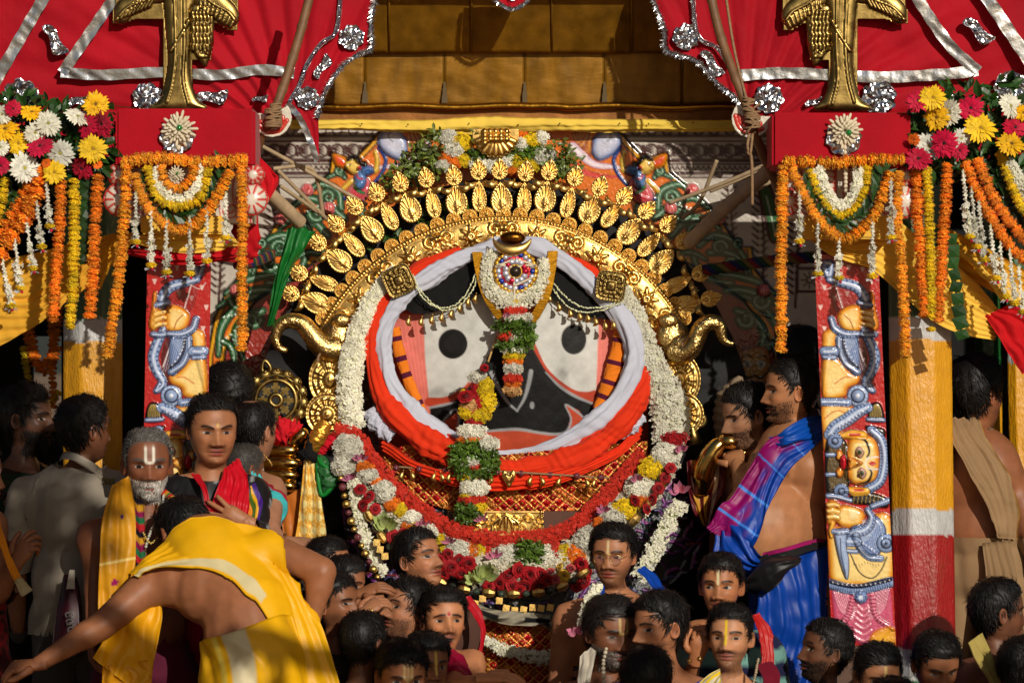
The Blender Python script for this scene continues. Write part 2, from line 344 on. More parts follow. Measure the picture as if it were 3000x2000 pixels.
def remesh(mb, voxel, smooth_it=5):
    me = mb.mesh('tmp'); o = bpy.data.objects.new('tmp', me); C.objects.link(o)
    r = o.modifiers.new('r', 'REMESH'); r.mode = 'VOXEL'; r.voxel_size = voxel
    s = o.modifiers.new('s', 'SMOOTH'); s.iterations = smooth_it; s.factor = .5
    dg = bpy.context.evaluated_depsgraph_get(); ev = o.evaluated_get(dg); m2 = ev.to_mesh()
    n = len(m2.vertices); v = np.empty(n * 3, np.float32); m2.vertices.foreach_get('co', v); v = v.reshape(-1, 3).astype(float)
    f = [tuple(p_.vertices) for p_ in m2.polygons]; ev.to_mesh_clear()
    bpy.data.objects.remove(o); bpy.data.meshes.remove(me)
    return v, f
def rotm(yaw, pitch, roll): return np.array(Matrix.Rotation(R(yaw), 3, 'Z') @ Matrix.Rotation(R(pitch), 3, 'X') @ Matrix.Rotation(R(roll), 3, 'Y'))
PEOPLE = {}
def person(key, label, hp, hpx, y, yaw=0, pitch=0, roll=0, body=None, lean=(0, 0), floor=None, face=None, joints=None, hands=None, voxel=.023, belly=0, bulk=1.0, arms=True, group=None, neck=None, shoulder=.19, spots=(), lumps=()):
    """hp: photo position of the middle of the head, hpx: its height crown to chin, y: depth; yaw + turns the face to photo right.
    joints: lsh lel lwr rsh rel rwr neck chest pelvis ... in (px,py,y); l/r are photo left/right when facing the camera."""
    s = px(hpx, y) / .235; hc = np.array(P(hp[0], hp[1], y)); hrot = rotm(yaw, pitch, roll)
    by = yaw * .5 if body is None else body; br = rotm(by, 0, 0); X = br @ [1, 0, 0]; Y = br @ [0, 1, 0]; Z = np.array([0, 0, 1.])
    J = {}
    J['neck'] = hc + s * (hrot @ [0, .018, -.155]); l0, l1 = lean
    J['chest'] = J['neck'] + s * (Y * (.015 + l1) + X * l0 - Z * .19); J['waist'] = J['chest'] + s * (Y * l1 * 1.2 + X * l0 - Z * .2); J['pelvis'] = J['waist'] + s * (Y * l1 + X * l0 - Z * .15)
    for q, sg in (('l', -1), ('r', 1)):
        J[q + 'sh'] = J['neck'] + s * (X * sg * shoulder - Z * .085 + Y * .015)
        J[q + 'el'] = J[q + 'sh'] + s * (X * sg * .045 - Z * .28 + Y * .03); J[q + 'wr'] = J[q + 'el'] + s * (X * sg * .0 - Z * .245 - Y * .05)
    if joints:
        for k, q in joints.items(): J[k] = np.array(P(*q)) if len(q) == 3 else None
    if joints and 'pelvis' in joints and 'waist' not in joints: J['waist'] = J['chest'] * .45 + J['pelvis'] * .55
    fz = (0.0 if floor is None else floor)
    for q, sg in (('l', -1), ('r', 1)):
        J[q + 'hip'] = J['pelvis'] + s * (X * sg * .09 - Z * .05)
        if q + 'ft' not in J: J[q + 'ft'] = J['pelvis'] + s * X * sg * .11; J[q + 'ft'][2] = fz + .05
        if q + 'kn' not in J: J[q + 'kn'] = (J[q + 'hip'] + J[q + 'ft']) / 2 - Y * .03
    mb = MB(); b = bulk * s
    def bone(a, c, ra, rb): capsule(mb, J[a] if isinstance(a, str) else a, J[c] if isinstance(c, str) else c, ra * s, rb * s)
    Mt = Matrix(np.column_stack([X, Y, Z]).tolist())
    nk = hc + s * (hrot @ [0, .016, -.11])
    capsule(mb, nk, J['neck'] - Z * .02 * s, .046 * s, .056 * s)
    def ell(c, r): mb.ball(c, np.array(r) * b, nu=12, nv=16, M=Mt)
    ax = J['chest'] - J['neck']; ax /= np.linalg.norm(ax)
    if abs(ax[2]) > .8:
        ell(J['chest'] + Z * .04 * s, (.165, .11, .17)); ell(J['waist'], (.145, .105, .16)); ell(J['pelvis'], (.16, .115, .13))
        for sg in (-1, 1): ell(J['chest'] + s * (X * sg * .075 - Y * .055 + Z * .045), (.085, .06, .075))
        if belly: ell(J['waist'] - Y * .07 * s * belly - Z * .0, (.15, .12 + .05 * belly, .15 + .02 * belly))
    else:
        capsule(mb, J['neck'] + (J['chest'] - J['neck']) * .45, J['waist'], .135 * b, .125 * b); capsule(mb, J['waist'], J['pelvis'], .13 * b, .145 * b)
    for q in 'lr':
        if J.get(q + 'sh') is None or not arms: continue
        capsule(mb, J['neck'] - Z * .03 * s, J[q + 'sh'], .050 * s, .058 * b); capsule(mb, J['chest'], J[q + 'sh'] - Z * .02 * s, .09 * b, .062 * b)
        if J.get(q + 'el') is None: continue
        bone(q + 'sh', q + 'el', .056 * bulk, .042 * bulk); bone(q + 'el', q + 'wr', .043 * bulk, .027)
        m_ = J[q + 'el'] * .72 + J[q + 'wr'] * .28; capsule(mb, J[q + 'el'] * .9 + J[q + 'wr'] * .1, m_, .04 * b, .042 * b)
    for q in 'lr':
        bone(q + 'hip', q + 'kn', .088, .058); bone(q + 'kn', q + 'ft', .058, .04)
        mb.ball(J[q + 'ft'] + s * (-Y * .06) - Z * .012, np.array((.045, .12, .045)) * s, nu=8, nv=12, M=Mt)
    for (a0, a1, a2, a3) in lumps: mb.ball(P(a0, a1, a2), px(a3, a2), nu=10, nv=14)
    v, f = remesh(mb, voxel * s)
    fp = dict(skin=(150, 100, 70)); fp.update(face or {}); sk = lin(fp['skin']) * np.clip(1.03 + .12 * np.random.default_rng(sum(map(ord, key)) % 997 + 5).normal(), .75, 1.3)
    seed = abs(hash(key)) % 1000 if False else sum(map(ord, key)) % 997
    fp['seed'] = seed; (hv, hcol, hf), hair = head_parts(fp, seed)
    tf = lambda q: (q @ hrot.T) * s + hc
    col = np.tile(sk, (len(v), 1)) * (1 + .06 * noise3(v, 9, 2, seed)[:, None])
    for (sx, sy, sd0, sr) in spots: c0 = np.array(P(sx, sy, sd0)); m_ = np.exp(-(np.linalg.norm((v - c0) * [1, .3, 1], axis=1) / sr) ** 4)[:, None]; col = col * (1 - .55 * m_)
    N = len(v); V = [v, tf(hv)]; Cc = [col, hcol]; F = f + [tuple(q) for q in (hf + N).tolist()]; N += len(hv)
    hb = MB()
    for q, h in (hands or {}).items():
        wr = J[q + 'wr']; dv = h.get('dir'); dv = (J[q + 'wr'] - J[q + 'el']) if dv is None else np.array(dv)
        hand_prims(hb, wr, dv, h['n'], h.get('curl', .4), s * h.get('s', 1), sk, flip=h.get('flip', 1), spread=h.get('spread', .18))
    if hb.n:
        V.append(np.vstack(hb.v)); Cc.append(np.vstack(hb.c)); F += [tuple(i + N for i in q) for q in hb.f]
    V = np.vstack(V); base = Vector((J['pelvis'][0], J['pelvis'][1], fz))
    root = thing('person', label, 'person', base, group)
    bm_ = mesh_np('body', V, F, np.vstack(Cc)); bo = link('body', bm_, root, None, skin)
    if hair is not None:
        hair.v = [tf(np.vstack(hair.v))]; hair.c = [np.vstack(hair.c)]; link('hair', hair.mesh('hair'), root, None, hairm)
    rec = dict(root=root, J=J, s=s, X=X, Y=Y, Z=Z, v=v, f=f, bvh=BVHTree.FromPolygons([tuple(q) for q in v], f), tf=tf, y=y, hrot=hrot, hc=hc)
    PEOPLE[key] = rec
    return rec
def pushout(v, bvh, gap):
    """keep cloth points outside a body"""
    out = v.copy()
    for i, q in enumerate(v):
        h = bvh.find_nearest(Vector(q), .25)
        if h[0] is not None:
            dlt = Vector(q) - h[0]; dn = dlt.dot(h[1])
            if dn < gap: out[i] = np.array(Vector(q) + h[1] * (gap - dn))
    return out
def garment(rec, name, pred, colf, off=.012, folds=(.006, 30), material=None, seed=0, loose=0):
    """a piece of clothing that follows the body where pred(world points) holds"""
    v, f = rec['v'], rec['f']; n = np.zeros_like(v); fa = np.array([q if len(q) == 4 else (q[0], q[1], q[2], q[2]) for q in f])
    a = np.cross(v[fa[:, 2]] - v[fa[:, 0]], v[fa[:, 3]] - v[fa[:, 1]])
    for k in range(4): np.add.at(n, fa[:, k], a)
    n /= np.linalg.norm(n, axis=1)[:, None] + 1e-12
    keepv = pred(v); keep = fa[keepv[fa].all(1)]
    if loose:
        e = np.vstack([keep[:, [0, 1]], keep[:, [1, 2]], keep[:, [3, 0]]]); v = v.copy(); cnt = np.bincount(e.ravel(), minlength=len(v)).clip(1)[:, None]
        for _ in range(loose):
            a_ = np.zeros_like(v); np.add.at(a_, e[:, 0], v[e[:, 1]]); np.add.at(a_, e[:, 1], v[e[:, 0]]); v = np.where(cnt > 1, .4 * v + .6 * a_ / cnt, v)
    u = np.unique(keep); idx = np.full(len(v), -1); idx[u] = np.arange(len(u))
    st = np.array([1, 1, .35]); d = folds[0] * noise3(v[u] * st, folds[1], 3, seed) + .4 * folds[0] * noise3(v[u] * [1, 1, .2], folds[1] * 2.5, 2, seed + 3)
    cv = v[u] + n[u] * (off + d)[:, None]; fk = idx[keep]
    fl = [tuple(q) if q[2] != q[3] else tuple(q[:3]) for q in fk.tolist()]
    c = colf(cv) if callable(colf) else np.tile(lin(colf), (len(cv), 1))
    me = mesh_np(name, cv, fl, c); o = link(name, me, rec['root'], None, material or cloth)
    return o
def sheet(name, parent, A, B, colf, nu=60, nv=24, pleat=(.008, 6, 0), sag=0, rec=None, gap=.012, material=None, wr=.004, seed=0, bulge=0, thick=.0025, lab=None, mid=None, loose=False):
    """cloth between two edge curves A(u) and B(u) given in (px,py,y); pleat=(amplitude, count across, twist along)"""
    nu, nv = max(6, int(nu * .72)), max(5, int(nv * .72)); a = catmull(PA(A), nu); b = catmull(PA(B), nu); v_ = np.linspace(0, 1, nv)
    G = a[:, None] * (1 - v_)[None, :, None] + b[:, None] * v_[None, :, None]
    if mid is not None:
        m_ = catmull(PA(mid), nu); w_ = (4 * v_ * (1 - v_))[None, :, None]; lin_m = (a + b)[:, None] / 2; G = G + (m_[:, None] - lin_m) * w_
    u_ = np.linspace(0, 1, nu)
    du = np.gradient(G, axis=0); dv = np.gradient(G, axis=1); nn = np.cross(du, dv); nn /= np.linalg.norm(nn, axis=2)[..., None] + 1e-12
    nn *= np.where(nn[..., 1:2].mean() > 0, -1, 1)
    g = np.random.default_rng(seed + 11); ph = g.uniform(0, 6.28, 6)
    uu, vv = np.meshgrid(u_, v_, indexing='ij')
    warp = vv + .09 * np.sin(uu * 5 + ph[0] + 2 * vv) + .05 * np.sin(uu * 11 + ph[1] - 3 * vv); env = .55 + .6 * np.sin(uu * 6.5 + vv * 5 + ph[5]) * np.sin(vv * 9 - uu * 3 + ph[0]); fr = pleat[1] * 2 * math.pi
    d = pleat[0] * (np.sin(warp * fr + pleat[2] * uu * 6.28 + ph[2]) + .45 * env * np.sin(warp * fr * 1.6 + ph[3] + 4 * uu) + .22 * env * np.sin(warp * fr * 2.7 + ph[4] - 3 * uu)) * (.6 + .4 * env)
    d += bulge * np.sin(vv * math.pi)
    G = G + nn * d[..., None]; G[..., 2] -= sag * np.sin(uu * math.pi)
    v = G.reshape(-1, 3); v = v + (nn.reshape(-1, 3)) * (wr * noise3(v, 22, 3, seed))[:, None]
    if rec is not None:
        for r_ in (rec if isinstance(rec, list) else [rec]): v = pushout(v, r_['bvh'], gap)
    c = colf(uu.ravel(), vv.ravel()) if callable(colf) else np.tile(lin(colf), (len(v), 1))
    f = gridf(nu, nv); N = len(v)
    back = v - nn.reshape(-1, 3) * thick      # real thickness
    nb = [(k) for k in range(nv)] + [i * nv + nv - 1 for i in range(1, nu)] + [(nu - 1) * nv + k for k in range(nv - 2, -1, -1)] + [i * nv for i in range(nu - 2, 0, -1)]
    rim = np.array([(nb[k], nb[(k + 1) % len(nb)], nb[(k + 1) % len(nb)] + N, nb[k] + N) for k in range(len(nb))])
    me = mesh_np(name, np.vstack([v, back]), np.vstack([f, f[:, ::-1] + N, rim]), np.vstack([c, c]))
    o = link(name, me, parent, None, material or cloth)
    if lab: o['label'] = lab
    return o
# ------------------------------------------------------------------ painter for carved and painted boards (colour + relief on a fine grid)
def Pn(X, Y, y):
    k = (y + DIST) / DIST / PPM
    return np.stack([(X - 1500) * k, y + 0 * X, CZ + (1000 - Y) * k], -1)
def closedsmooth(pts, n=None):
    pts = np.asarray(pts, float); m = len(pts); n = n or max(24, m * 5)
    q = np.vstack([pts[-2:], pts, pts[:2]]); t = np.linspace(0, m, n, endpoint=False); i = t.astype(int); u = (t - i)[:, None]
    a, b, c, e = q[i + 1], q[i + 2], q[(i + 3)], q[np.minimum(i + 4, m + 3)]
    return .5 * (2 * b + (c - a) * u + (2 * a - 5 * b + 4 * c - e) * u ** 2 + (3 * b - a - 3 * c + e) * u ** 3)
class Canvas:
    def __init__(s, x0, y0, x1, y1, step, base):
        s.st = step; s.x = np.arange(x0, x1 + step * .5, step); s.y = np.arange(y0, y1 + step * .5, step); s.X, s.Y = np.meshgrid(s.x, s.y)
        s.col = np.ones(s.X.shape + (3,)) * lin(base); s.h = np.zeros(s.X.shape); s.mir = None; s.T = lambda a, b: (a, b)
    def _pts(s, pts): return np.array([s.T(*q) for q in pts], float)
    def win(s, q, pad):
        a = np.searchsorted(s.x, q[:, 0].min() - pad); b = np.searchsorted(s.x, q[:, 0].max() + pad); c = np.searchsorted(s.y, q[:, 1].min() - pad); d = np.searchsorted(s.y, q[:, 1].max() + pad)
        return slice(c, max(c, d)), slice(a, max(a, b))
    def segd(s, w, q, closed, wid=None):
        X, Y = s.X[w], s.Y[w]; best = np.full(X.shape, 1e9); par = np.zeros(X.shape); ins = np.zeros(X.shape, bool); n = len(q); m = n if closed else n - 1; bw = np.zeros(X.shape)
        for i in range(m):
            a, b = q[i], q[(i + 1) % n]; d = b - a; L = d @ d + 1e-9; t = np.clip(((X - a[0]) * d[0] + (Y - a[1]) * d[1]) / L, 0, 1)
            dd = np.hypot(X - a[0] - t * d[0], Y - a[1] - t * d[1])
            if wid is not None:
                ww = wid[i] + (wid[(i + 1) % n] - wid[i]) * t; e = dd - ww; k = e < best; best[k] = e[k]; par[k] = ((i + t) / m)[k]; bw[k] = ww[k]
            else:
                k = dd < best; best[k] = dd[k]; par[k] = ((i + t) / m)[k]
            if closed:
                c = (a[1] > Y) != (b[1] > Y); xx = a[0] + (Y - a[1]) / (b[1] - a[1] + 1e-12) * (b[0] - a[0]); ins ^= c & (X < xx)
        return best, par, ins, bw
    def _put(s, w, m, c):
        m = np.clip(m, 0, 1)[..., None]; s.col[w] = s.col[w] * (1 - m) + c * m
    def poly(s, pts, color, h=0, r=10, edge=None, edgew=10, out=None, outw=3, smooth=True, alpha=1, conv=True, base=None, core=None):
        q0 = s._pts(pts) if conv else np.asarray(pts, float)
        for k in range(2 if s.mir is not None else 1):
            q = q0.copy()
            if k: q[:, 0] = 2 * s.mir - q[:, 0]
            if smooth: q = closedsmooth(q)
            w = s.win(q, outw + 4); d, _, ins, _ = s.segd(w, q, True); sd_ = np.where(ins, d, -d)
            if out is not None: s._put(w, sstep(-outw - s.st * .6, -outw + s.st * .6, sd_) * alpha, lin(out))
            inn = sstep(-s.st * .6, s.st * .6, sd_); s._put(w, inn * alpha, lin(color))
            if edge is not None: s._put(w, inn * np.exp(-np.maximum(sd_, 0) / edgew) * alpha, lin(edge))
            if core is not None: s._put(w, inn * sstep(core[1] * .3, core[1], sd_) * .75 * alpha, lin(core[0]))
            if h:
                t = np.clip(sd_ / r, 0, 1); hh = h * np.sqrt(np.clip(1 - (1 - t) ** 2, 0, 1)); s.h[w] = np.where(ins, (s.h[w] if base is None else base) + hh, s.h[w])
    def line(s, pts, wd, color, h=0, hi=None, out=None, outw=3, n=None, smooth=True, alpha=1, ring=None, conv=True, hiw=.45):
        q0 = s._pts(pts) if conv else np.asarray(pts, float)
        for k in range(2 if s.mir is not None else 1):
            q = q0.copy()
            if k: q[:, 0] = 2 * s.mir - q[:, 0]
            if smooth and len(q) > 2: q = catmull(q, n or len(q) * 5)
            wa = np.interp(np.linspace(0, 1, len(q)), np.linspace(0, 1, len(np.atleast_1d(wd))), np.atleast_1d(wd)) / 2
            w = s.win(q, wa.max() + outw + 4); e, par, _, bw = s.segd(w, q, False, wa)
            if e.size == 0: continue
            if out is not None: s._put(w, sstep(outw + s.st * .6, outw - s.st * .6, e) * alpha, lin(out))
            inn = sstep(s.st * .6, -s.st * .6, e); s._put(w, inn * alpha, lin(color))
            if ring is not None: s._put(w, inn * (np.sin(par * ring[0] * 6.28) > .3) * alpha, lin(ring[1]))
            if hi is not None: s._put(w, inn * np.exp(-((e + bw) / np.maximum(bw * hiw, .1)) ** 2) * alpha, lin(hi))
            if h:
                t = np.clip(-e / np.maximum(bw, .5), 0, 1); hh = h * np.sqrt(np.clip(1 - (1 - t) ** 2, 0, 1)); s.h[w] = np.maximum(s.h[w], np.where(e < 0, hh, 0))
    def spiral(s, cx, cy, r0, r1, a0, turns, wd, color, **k):
        t = np.linspace(0, 1, 26); a = R(a0) + turns * 2 * math.pi * t; r = r0 + (r1 - r0) * t
        s.line(list(zip(cx + r * np.cos(a), cy + r * np.sin(a))), wd, color, smooth=False, **k)
    def disc(s, cx, cy, r, color, h=0, **k):
        rx, ry = (r, r) if np.isscalar(r) else r; t = np.linspace(0, 2 * math.pi, 14, endpoint=False); s.poly(list(zip(cx + rx * np.cos(t), cy + ry * np.sin(t))), color, h, r=min(rx, ry), **k)
    def mesh(s, name, y, mapf=None, mask=None, thick=0):
        """y: depth (number or array); mapf(X,Y,h)->points"""
        if mapf: v = mapf(s.X, s.Y, s.h)
        else: v = Pn(s.X, s.Y, y - s.h * px(1))
        ny, nx = s.X.shape; f = gridf(ny, nx); v = v.reshape(-1, 3)
        if mask is not None:
            mk = mask.ravel(); f = f[mk[f].all(1)]
        return mesh_np(name, v, f, s.col.reshape(-1, 3))
def ringmesh(outline, n, hf, cf=None, centre=None, thick=.004):
    """a thin plate from a closed outline (M,2) around its centre, rings inward; hf(t,xy)->height; returns MB in local x,z with front at -y"""
    o = np.asarray(outline, float); m = len(o); c = o.mean(0) if centre is None else np.asarray(centre, float); v = []; cc = []
    ts = 1 - np.linspace(0, 1, n) ** 1.3
    for t in ts:
        q = c + (o - c) * max(t, .004); h = hf(t, q); v.append(np.stack([q[:, 0], -h + 0 * q[:, 0], q[:, 1]], 1)); cc.append(cf(t, q) if cf else np.ones((m, 3)))
    v.insert(0, np.stack([o[:, 0], np.full(m, thick), o[:, 1]], 1)); cc.insert(0, cc[0])
    mb = MB(); mb.add(np.vstack(v), gridf(n + 1, m, True).tolist() + [[n * m + k for k in range(m)]], np.vstack(cc)); return mb
def placed(x, y_, d, scale=1, rot=0, mx=False):
    """matrix that puts a local x,z plate (metres) at photo position x,y_ and depth d, turned rot degrees counter-clockwise in the picture"""
    return Matrix.Translation(P(x, y_, d)) @ Matrix.Rotation(R(-rot), 4, 'Y') @ Matrix.Diagonal((-scale if mx else scale, scale, scale, 1))

# ------------------------------------------------------------------ ground, deck and the dim back of the chariot
DECK, STEP = 1.55, .92
earth = M_('dusty_earth', (150, 120, 92), .95, bump=(8, .5, .02), var=(3, .25))
wood = M_('old_wood', (96, 66, 42), .8, bump=(25, .5, .004, (1, 8, 8)), var=(8, .3))
darkw = M_('dark_wood', (34, 24, 18), .9, bump=(20, .4, .004), var=(6, .3))
def slab(name, lo, hi, m, kind='structure', label=None, cat=None):
    mb = MB(); mb.box(lo, hi); o = link(name, mb.mesh(name, False), None, None, m); return tag(o, label, cat, None, kind)
g_ = MB(); g_.add([(-400, -400, 0), (400, -400, 0), (400, 400, 0), (-400, 400, 0)], [(0, 1, 2, 3)]); tag(link('ground', g_.mesh('ground', False), None, None, earth), kind='structure')
DX = -.72                              # the deck reaches further forward on the photo left
for nm, z1, wd_ in (('deck', DECK, .22), ('lower_platform', STEP, .24)):
    root = tag(link(nm, None, None, Matrix.Translation((0, -.5, z1))), kind='structure'); x = -4.2; ms = {}
    while x < 4.2:
        y0, y1 = ((-1.75 if x < DX else -.5), 3.2) if nm == 'deck' else (-4.2, (-1.78 if x < DX else -.53))
        if (y0, y1) not in ms: mb = MB(); mb.box((0, 0, -.06), (wd_ - .012, y1 - y0, 0)); ms[y0, y1] = mb.mesh('plank', False)
        link('plank', ms[y0, y1], root, Matrix.Translation((x, y0, z1 + rng.uniform(-.003, .003))), wood); x += wd_
    mb = MB()
    for xx in (-3.9, -2.2, -.95, 1.3, 3.9):
        y0, y1 = ((-1.75 if xx < DX else -.5), 3.2) if nm == 'deck' else (-4.2, (-1.78 if xx < DX else -.53))
        mb.box((xx - .07, y0 + .1, 0), (xx + .07, y0 + .24, z1 - .062)); mb.box((xx - .07, y1 - .3, 0), (xx + .07, y1 - .16, z1 - .062)); mb.box((xx - .05, y0 + .02, z1 - .2), (xx + .05, y1 - .02, z1 - .064))
    link('underframe', mb.mesh('underframe', False), root, None, darkw)
# rear wall with openings to the sky on both sides
def wallpoly(name, rects, y, m, th=.06):
    mb = MB()
    for (x0, y0, x1, y1) in rects:
        a, b = P(x0, y1, y), P(x1, y0, y); mb.box((a.x, y, a.z), (b.x, y + th, b.z))
    return tag(link(name, mb.mesh(name, False), None, None, m), kind='structure')
dark_tone = M_('dark_interior_tone', (16, 14, 14), .9, bump=(60, .3, .003), var=(10, .3))  # near-black colour stands in for the shade inside the chariot
wallpoly('rear_wall', [(-400, -300, 95, 2700), (95, -300, 180, 985), (95, 1225, 180, 2700), (180, -300, 900, 2700), (900, -300, 2080, 2700), (2080, -300, 2962, 2700), (3010, -300, 3500, 2700), (2962, -300, 3010, 960), (2962, 1240, 3010, 1330), (2962, 1480, 3010, 2700)], 2.3, dark_tone)
slab('roof', (-3.3, .75, P(0, 220, .8).z), (3.3, 2.3, P(0, 200, .8).z), darkw)  # unseen slab, added to keep the interior dark
for sx_, nm in ((-1, 'wall_left'), (1, 'wall_right')):
    slab(nm, (sx_ * 3.0 - .03, .2, DECK), (sx_ * 3.0 + .03, 2.28, 4.9), dark_tone)

# unseen tree beyond the frame, added so that its crown shades the crowd
tr = thing('added_shade_tree', 'leafy tree added beyond the frame to shade the lower crowd', 'tree', (3.4, -8, 0)); g = np.random.default_rng(21); pts = []
while len(pts) < 2900:
    x, z = (g.uniform(-1.6, 4.6), g.uniform(4.55, 6.5)) if len(pts) < 2000 else (g.uniform(-.2, 1.1), g.uniform(5, 6.6))
    if z < 4.95 + .14 * math.sin(3.1 * x) + .08 * math.sin(7 * x) or ((x - .42) / .6) ** 2 + ((z - 5.8) / .8) ** 2 < 1: pts.append((x, -8 + g.uniform(-.5, .5), z))
mb = MB()
for q in pts: d_, n_ = g.normal(0, 1, 3), g.normal(0, 1, 3); a = np.cross(d_, n_); d_ *= .075 / np.linalg.norm(d_); a *= .04 / np.linalg.norm(a); mb.add([q - d_, q + a, q + d_, q - a], [(0, 1, 2, 3)], lin((58, 84, 30)) * g.uniform(.6, 1.4))
o = link('crown', mb.mesh('crown', False), tr, None, leafm); mb = MB(); c_ = lin((84, 64, 48)); mb.tube(catmull([(3.4, -8, 0), (3.35, -8, 2.4), (3.1, -8, 4.6), (2.6, -8, 5.0), (1.2, -8, 5.05), (-.2, -8, 5.3)], 40), np.linspace(.19, .02, 40), c_, 12); mb.tube(catmull([(3.3, -8, 3.4), (3.8, -7.9, 4.6), (4.4, -8, 5.1)], 14), np.linspace(.1, .02, 14), c_, 9); mb.tube(catmull([(1.2, -8, 5.05), (.5, -8, 5.6), (.1, -8, 6.2)], 14), np.linspace(.06, .015, 14), c_, 8); link('trunk', mb.mesh('trunk'), tr, None, wood)

# ------------------------------------------------------------------ red canopies with silver foil
redc = M_('red_canopy_cloth', (166, 2, 24), .75, bump=(14, .5, .012, (1, 1, 1)), var=(3, .26), sheen=.1, spec=.2)
def tinsel(parent, path, y, seed, wd=13):
    """fringe of fine silver needles along an edge"""
    mb = MB(); q = catmull(np.array(path, float), 160); g = np.random.default_rng(seed); t = np.gradient(q, axis=0); t /= np.linalg.norm(t, axis=1)[:, None]; n = np.stack([-t[:, 1], t[:, 0]], 1)
    for k in range(700):
        i = g.integers(0, 160); a = q[i] + t[i] * g.uniform(-3, 3); an = g.uniform(-1.3, 1.3) + (math.pi if g.random() < .35 else 0); L = g.uniform(.4, 1) * wd * 1.3
        d = n[i] * math.cos(an) + t[i] * math.sin(an); yy = y - g.uniform(.004, .02); e = a + d * L; s_ = np.array([-d[1], d[0]]) * 1.3
        mb.add([P(*(a - s_), yy), P(*(a + s_), yy), P(*e, yy - g.uniform(0, .012))], [(0, 1, 2)])
    for sg in (-1, 1): mb.tube([P(*(c + nn * 3 * sg), y - .008) for c, nn in zip(q, n)], px(3.0), sides=5)
    o = link('tinsel_trim', mb.mesh('tinsel_trim', False), parent, None, foil); o['kind'] = 'stuff'
def foilpatch(parent, cx, cy, r, kind, y, rot, seed):
    g = np.random.default_rng(seed); n = 40; th = np.linspace(0, 2 * math.pi, n, endpoint=False)
    if kind == 'flower': rr = r * (.86 + .16 * np.abs(np.cos(th * 4)) + g.normal(0, .03, n)); xx, yy = rr * np.cos(th), rr * np.sin(th)
    else: xx = r * np.cos(th) * (1 + .08 * np.sin(3 * th)); yy = r * .38 * np.sin(th) * (1 + .35 * np.cos(th)) + r * .16 * np.sin(th * 3 + 1)
    xy = np.stack([xx, yy], 1) * px(1, y)
    hf = lambda t, q: .006 + .006 * noise3(np.stack([q[:, 0] * 60, q[:, 1] * 60, 0 * q[:, 0] + seed], 1), 1.6, 3) * (1 if t < .99 else .3)
    link('foil_' + kind, ringmesh(xy, 9, hf).mesh('foil_' + kind, False), parent, placed(cx, cy, y, 1, rot), foil)
def foilstrip(parent, pts, wd, y, seed):
    q = catmull(np.array(pts, float), 70); t = np.gradient(q, axis=0); t /= np.linalg.norm(t, axis=1)[:, None]; n = np.stack([-t[:, 1], t[:, 0]], 1); g = np.random.default_rng(seed); v = []
    for j in np.linspace(-.5, .5, 7):
        w_ = wd * (1 + .05 * np.sin(np.arange(70) * .7 + seed)); p2 = q + n * (j * w_)[:, None]
        dep = y - .007 + .0022 * noise3(np.stack([p2[:, 0] * .09, p2[:, 1] * .09, 0 * p2[:, 0]], 1), 1, 2, seed); v.append(Pn(p2[:, 0], p2[:, 1], dep))
    v = np.array(v).transpose(1, 0, 2).reshape(-1, 3); link('foil_ribbon', mesh_np('foil_ribbon', v, gridf(70, 7)), parent, None, foil)
def canopy(label, edge, outer, flip, strips, patches, cord, y, seed):
    root = thing('canopy_cloth', label, 'canopy', P(500 if not flip else 2500, 330, y), 'red canopy cloths')
    ey = [p_[1] for p_ in edge]; ex = [p_[0] for p_ in edge]; rows = np.concatenate([np.linspace(-620, -20, 25), np.linspace(-16, 345, 110), np.linspace(352, 480, 16)]); u = np.linspace(0, 1, 150) ** .92
    lim = np.where(rows > 350, 700 if not flip else 2300, np.interp(rows, ey, ex)); X = outer + (lim[:, None] - outer) * u[None]; Y = rows[:, None] + 0 * X  # rows above view and behind the boxes are unseen, added to cast shade
    fan = np.arctan2(Y - 420, (X - (800 if not flip else 2240)) * (1 if flip else -1) + 60) # creases radiate from the tied corner
    rad = np.hypot(Y - 420, X - (800 if not flip else 2240)) / 900
    q3 = np.stack([X / 120, Y / 120, 0 * X], -1).reshape(-1, 3)
    d = .013 * np.sin(fan * 34 + 2 * np.sin(rad * 5)) * np.exp(-rad * 1.1) + .006 * np.sin(fan * 71 + 3 * rad) * np.exp(-rad * 1.6) + (.008 * noise3(q3, 1, 3, seed)).reshape(X.shape)
    d += .05 * ((X - 1500) / 1500) ** 2 - .00016 * np.minimum(0, Y) * -1
    v = Pn(X, Y, y + d); me = mesh_np('cloth', v.reshape(-1, 3), gridf(len(rows), 150)); o = link('cloth', me, root, None, redc)
    sm = o.modifiers.new('thickness', 'SOLIDIFY'); sm.thickness = .003; sm.offset = -1
    yy = y - .012
    for k, (pts, wd) in enumerate(strips): foilstrip(root, pts, wd, yy, seed + k)
    for k, (cx, cy, r, kd, rot) in enumerate(patches): foilpatch(root, cx, cy, r, kd, yy, rot, seed + 20 + k)
    tinsel(root, edge[1:], yy + .004, seed); foilstrip(root, cord, 13, yy, seed + 50); tinsel(root, cord, yy, seed + 3, 5)
    return root
CY = -.08
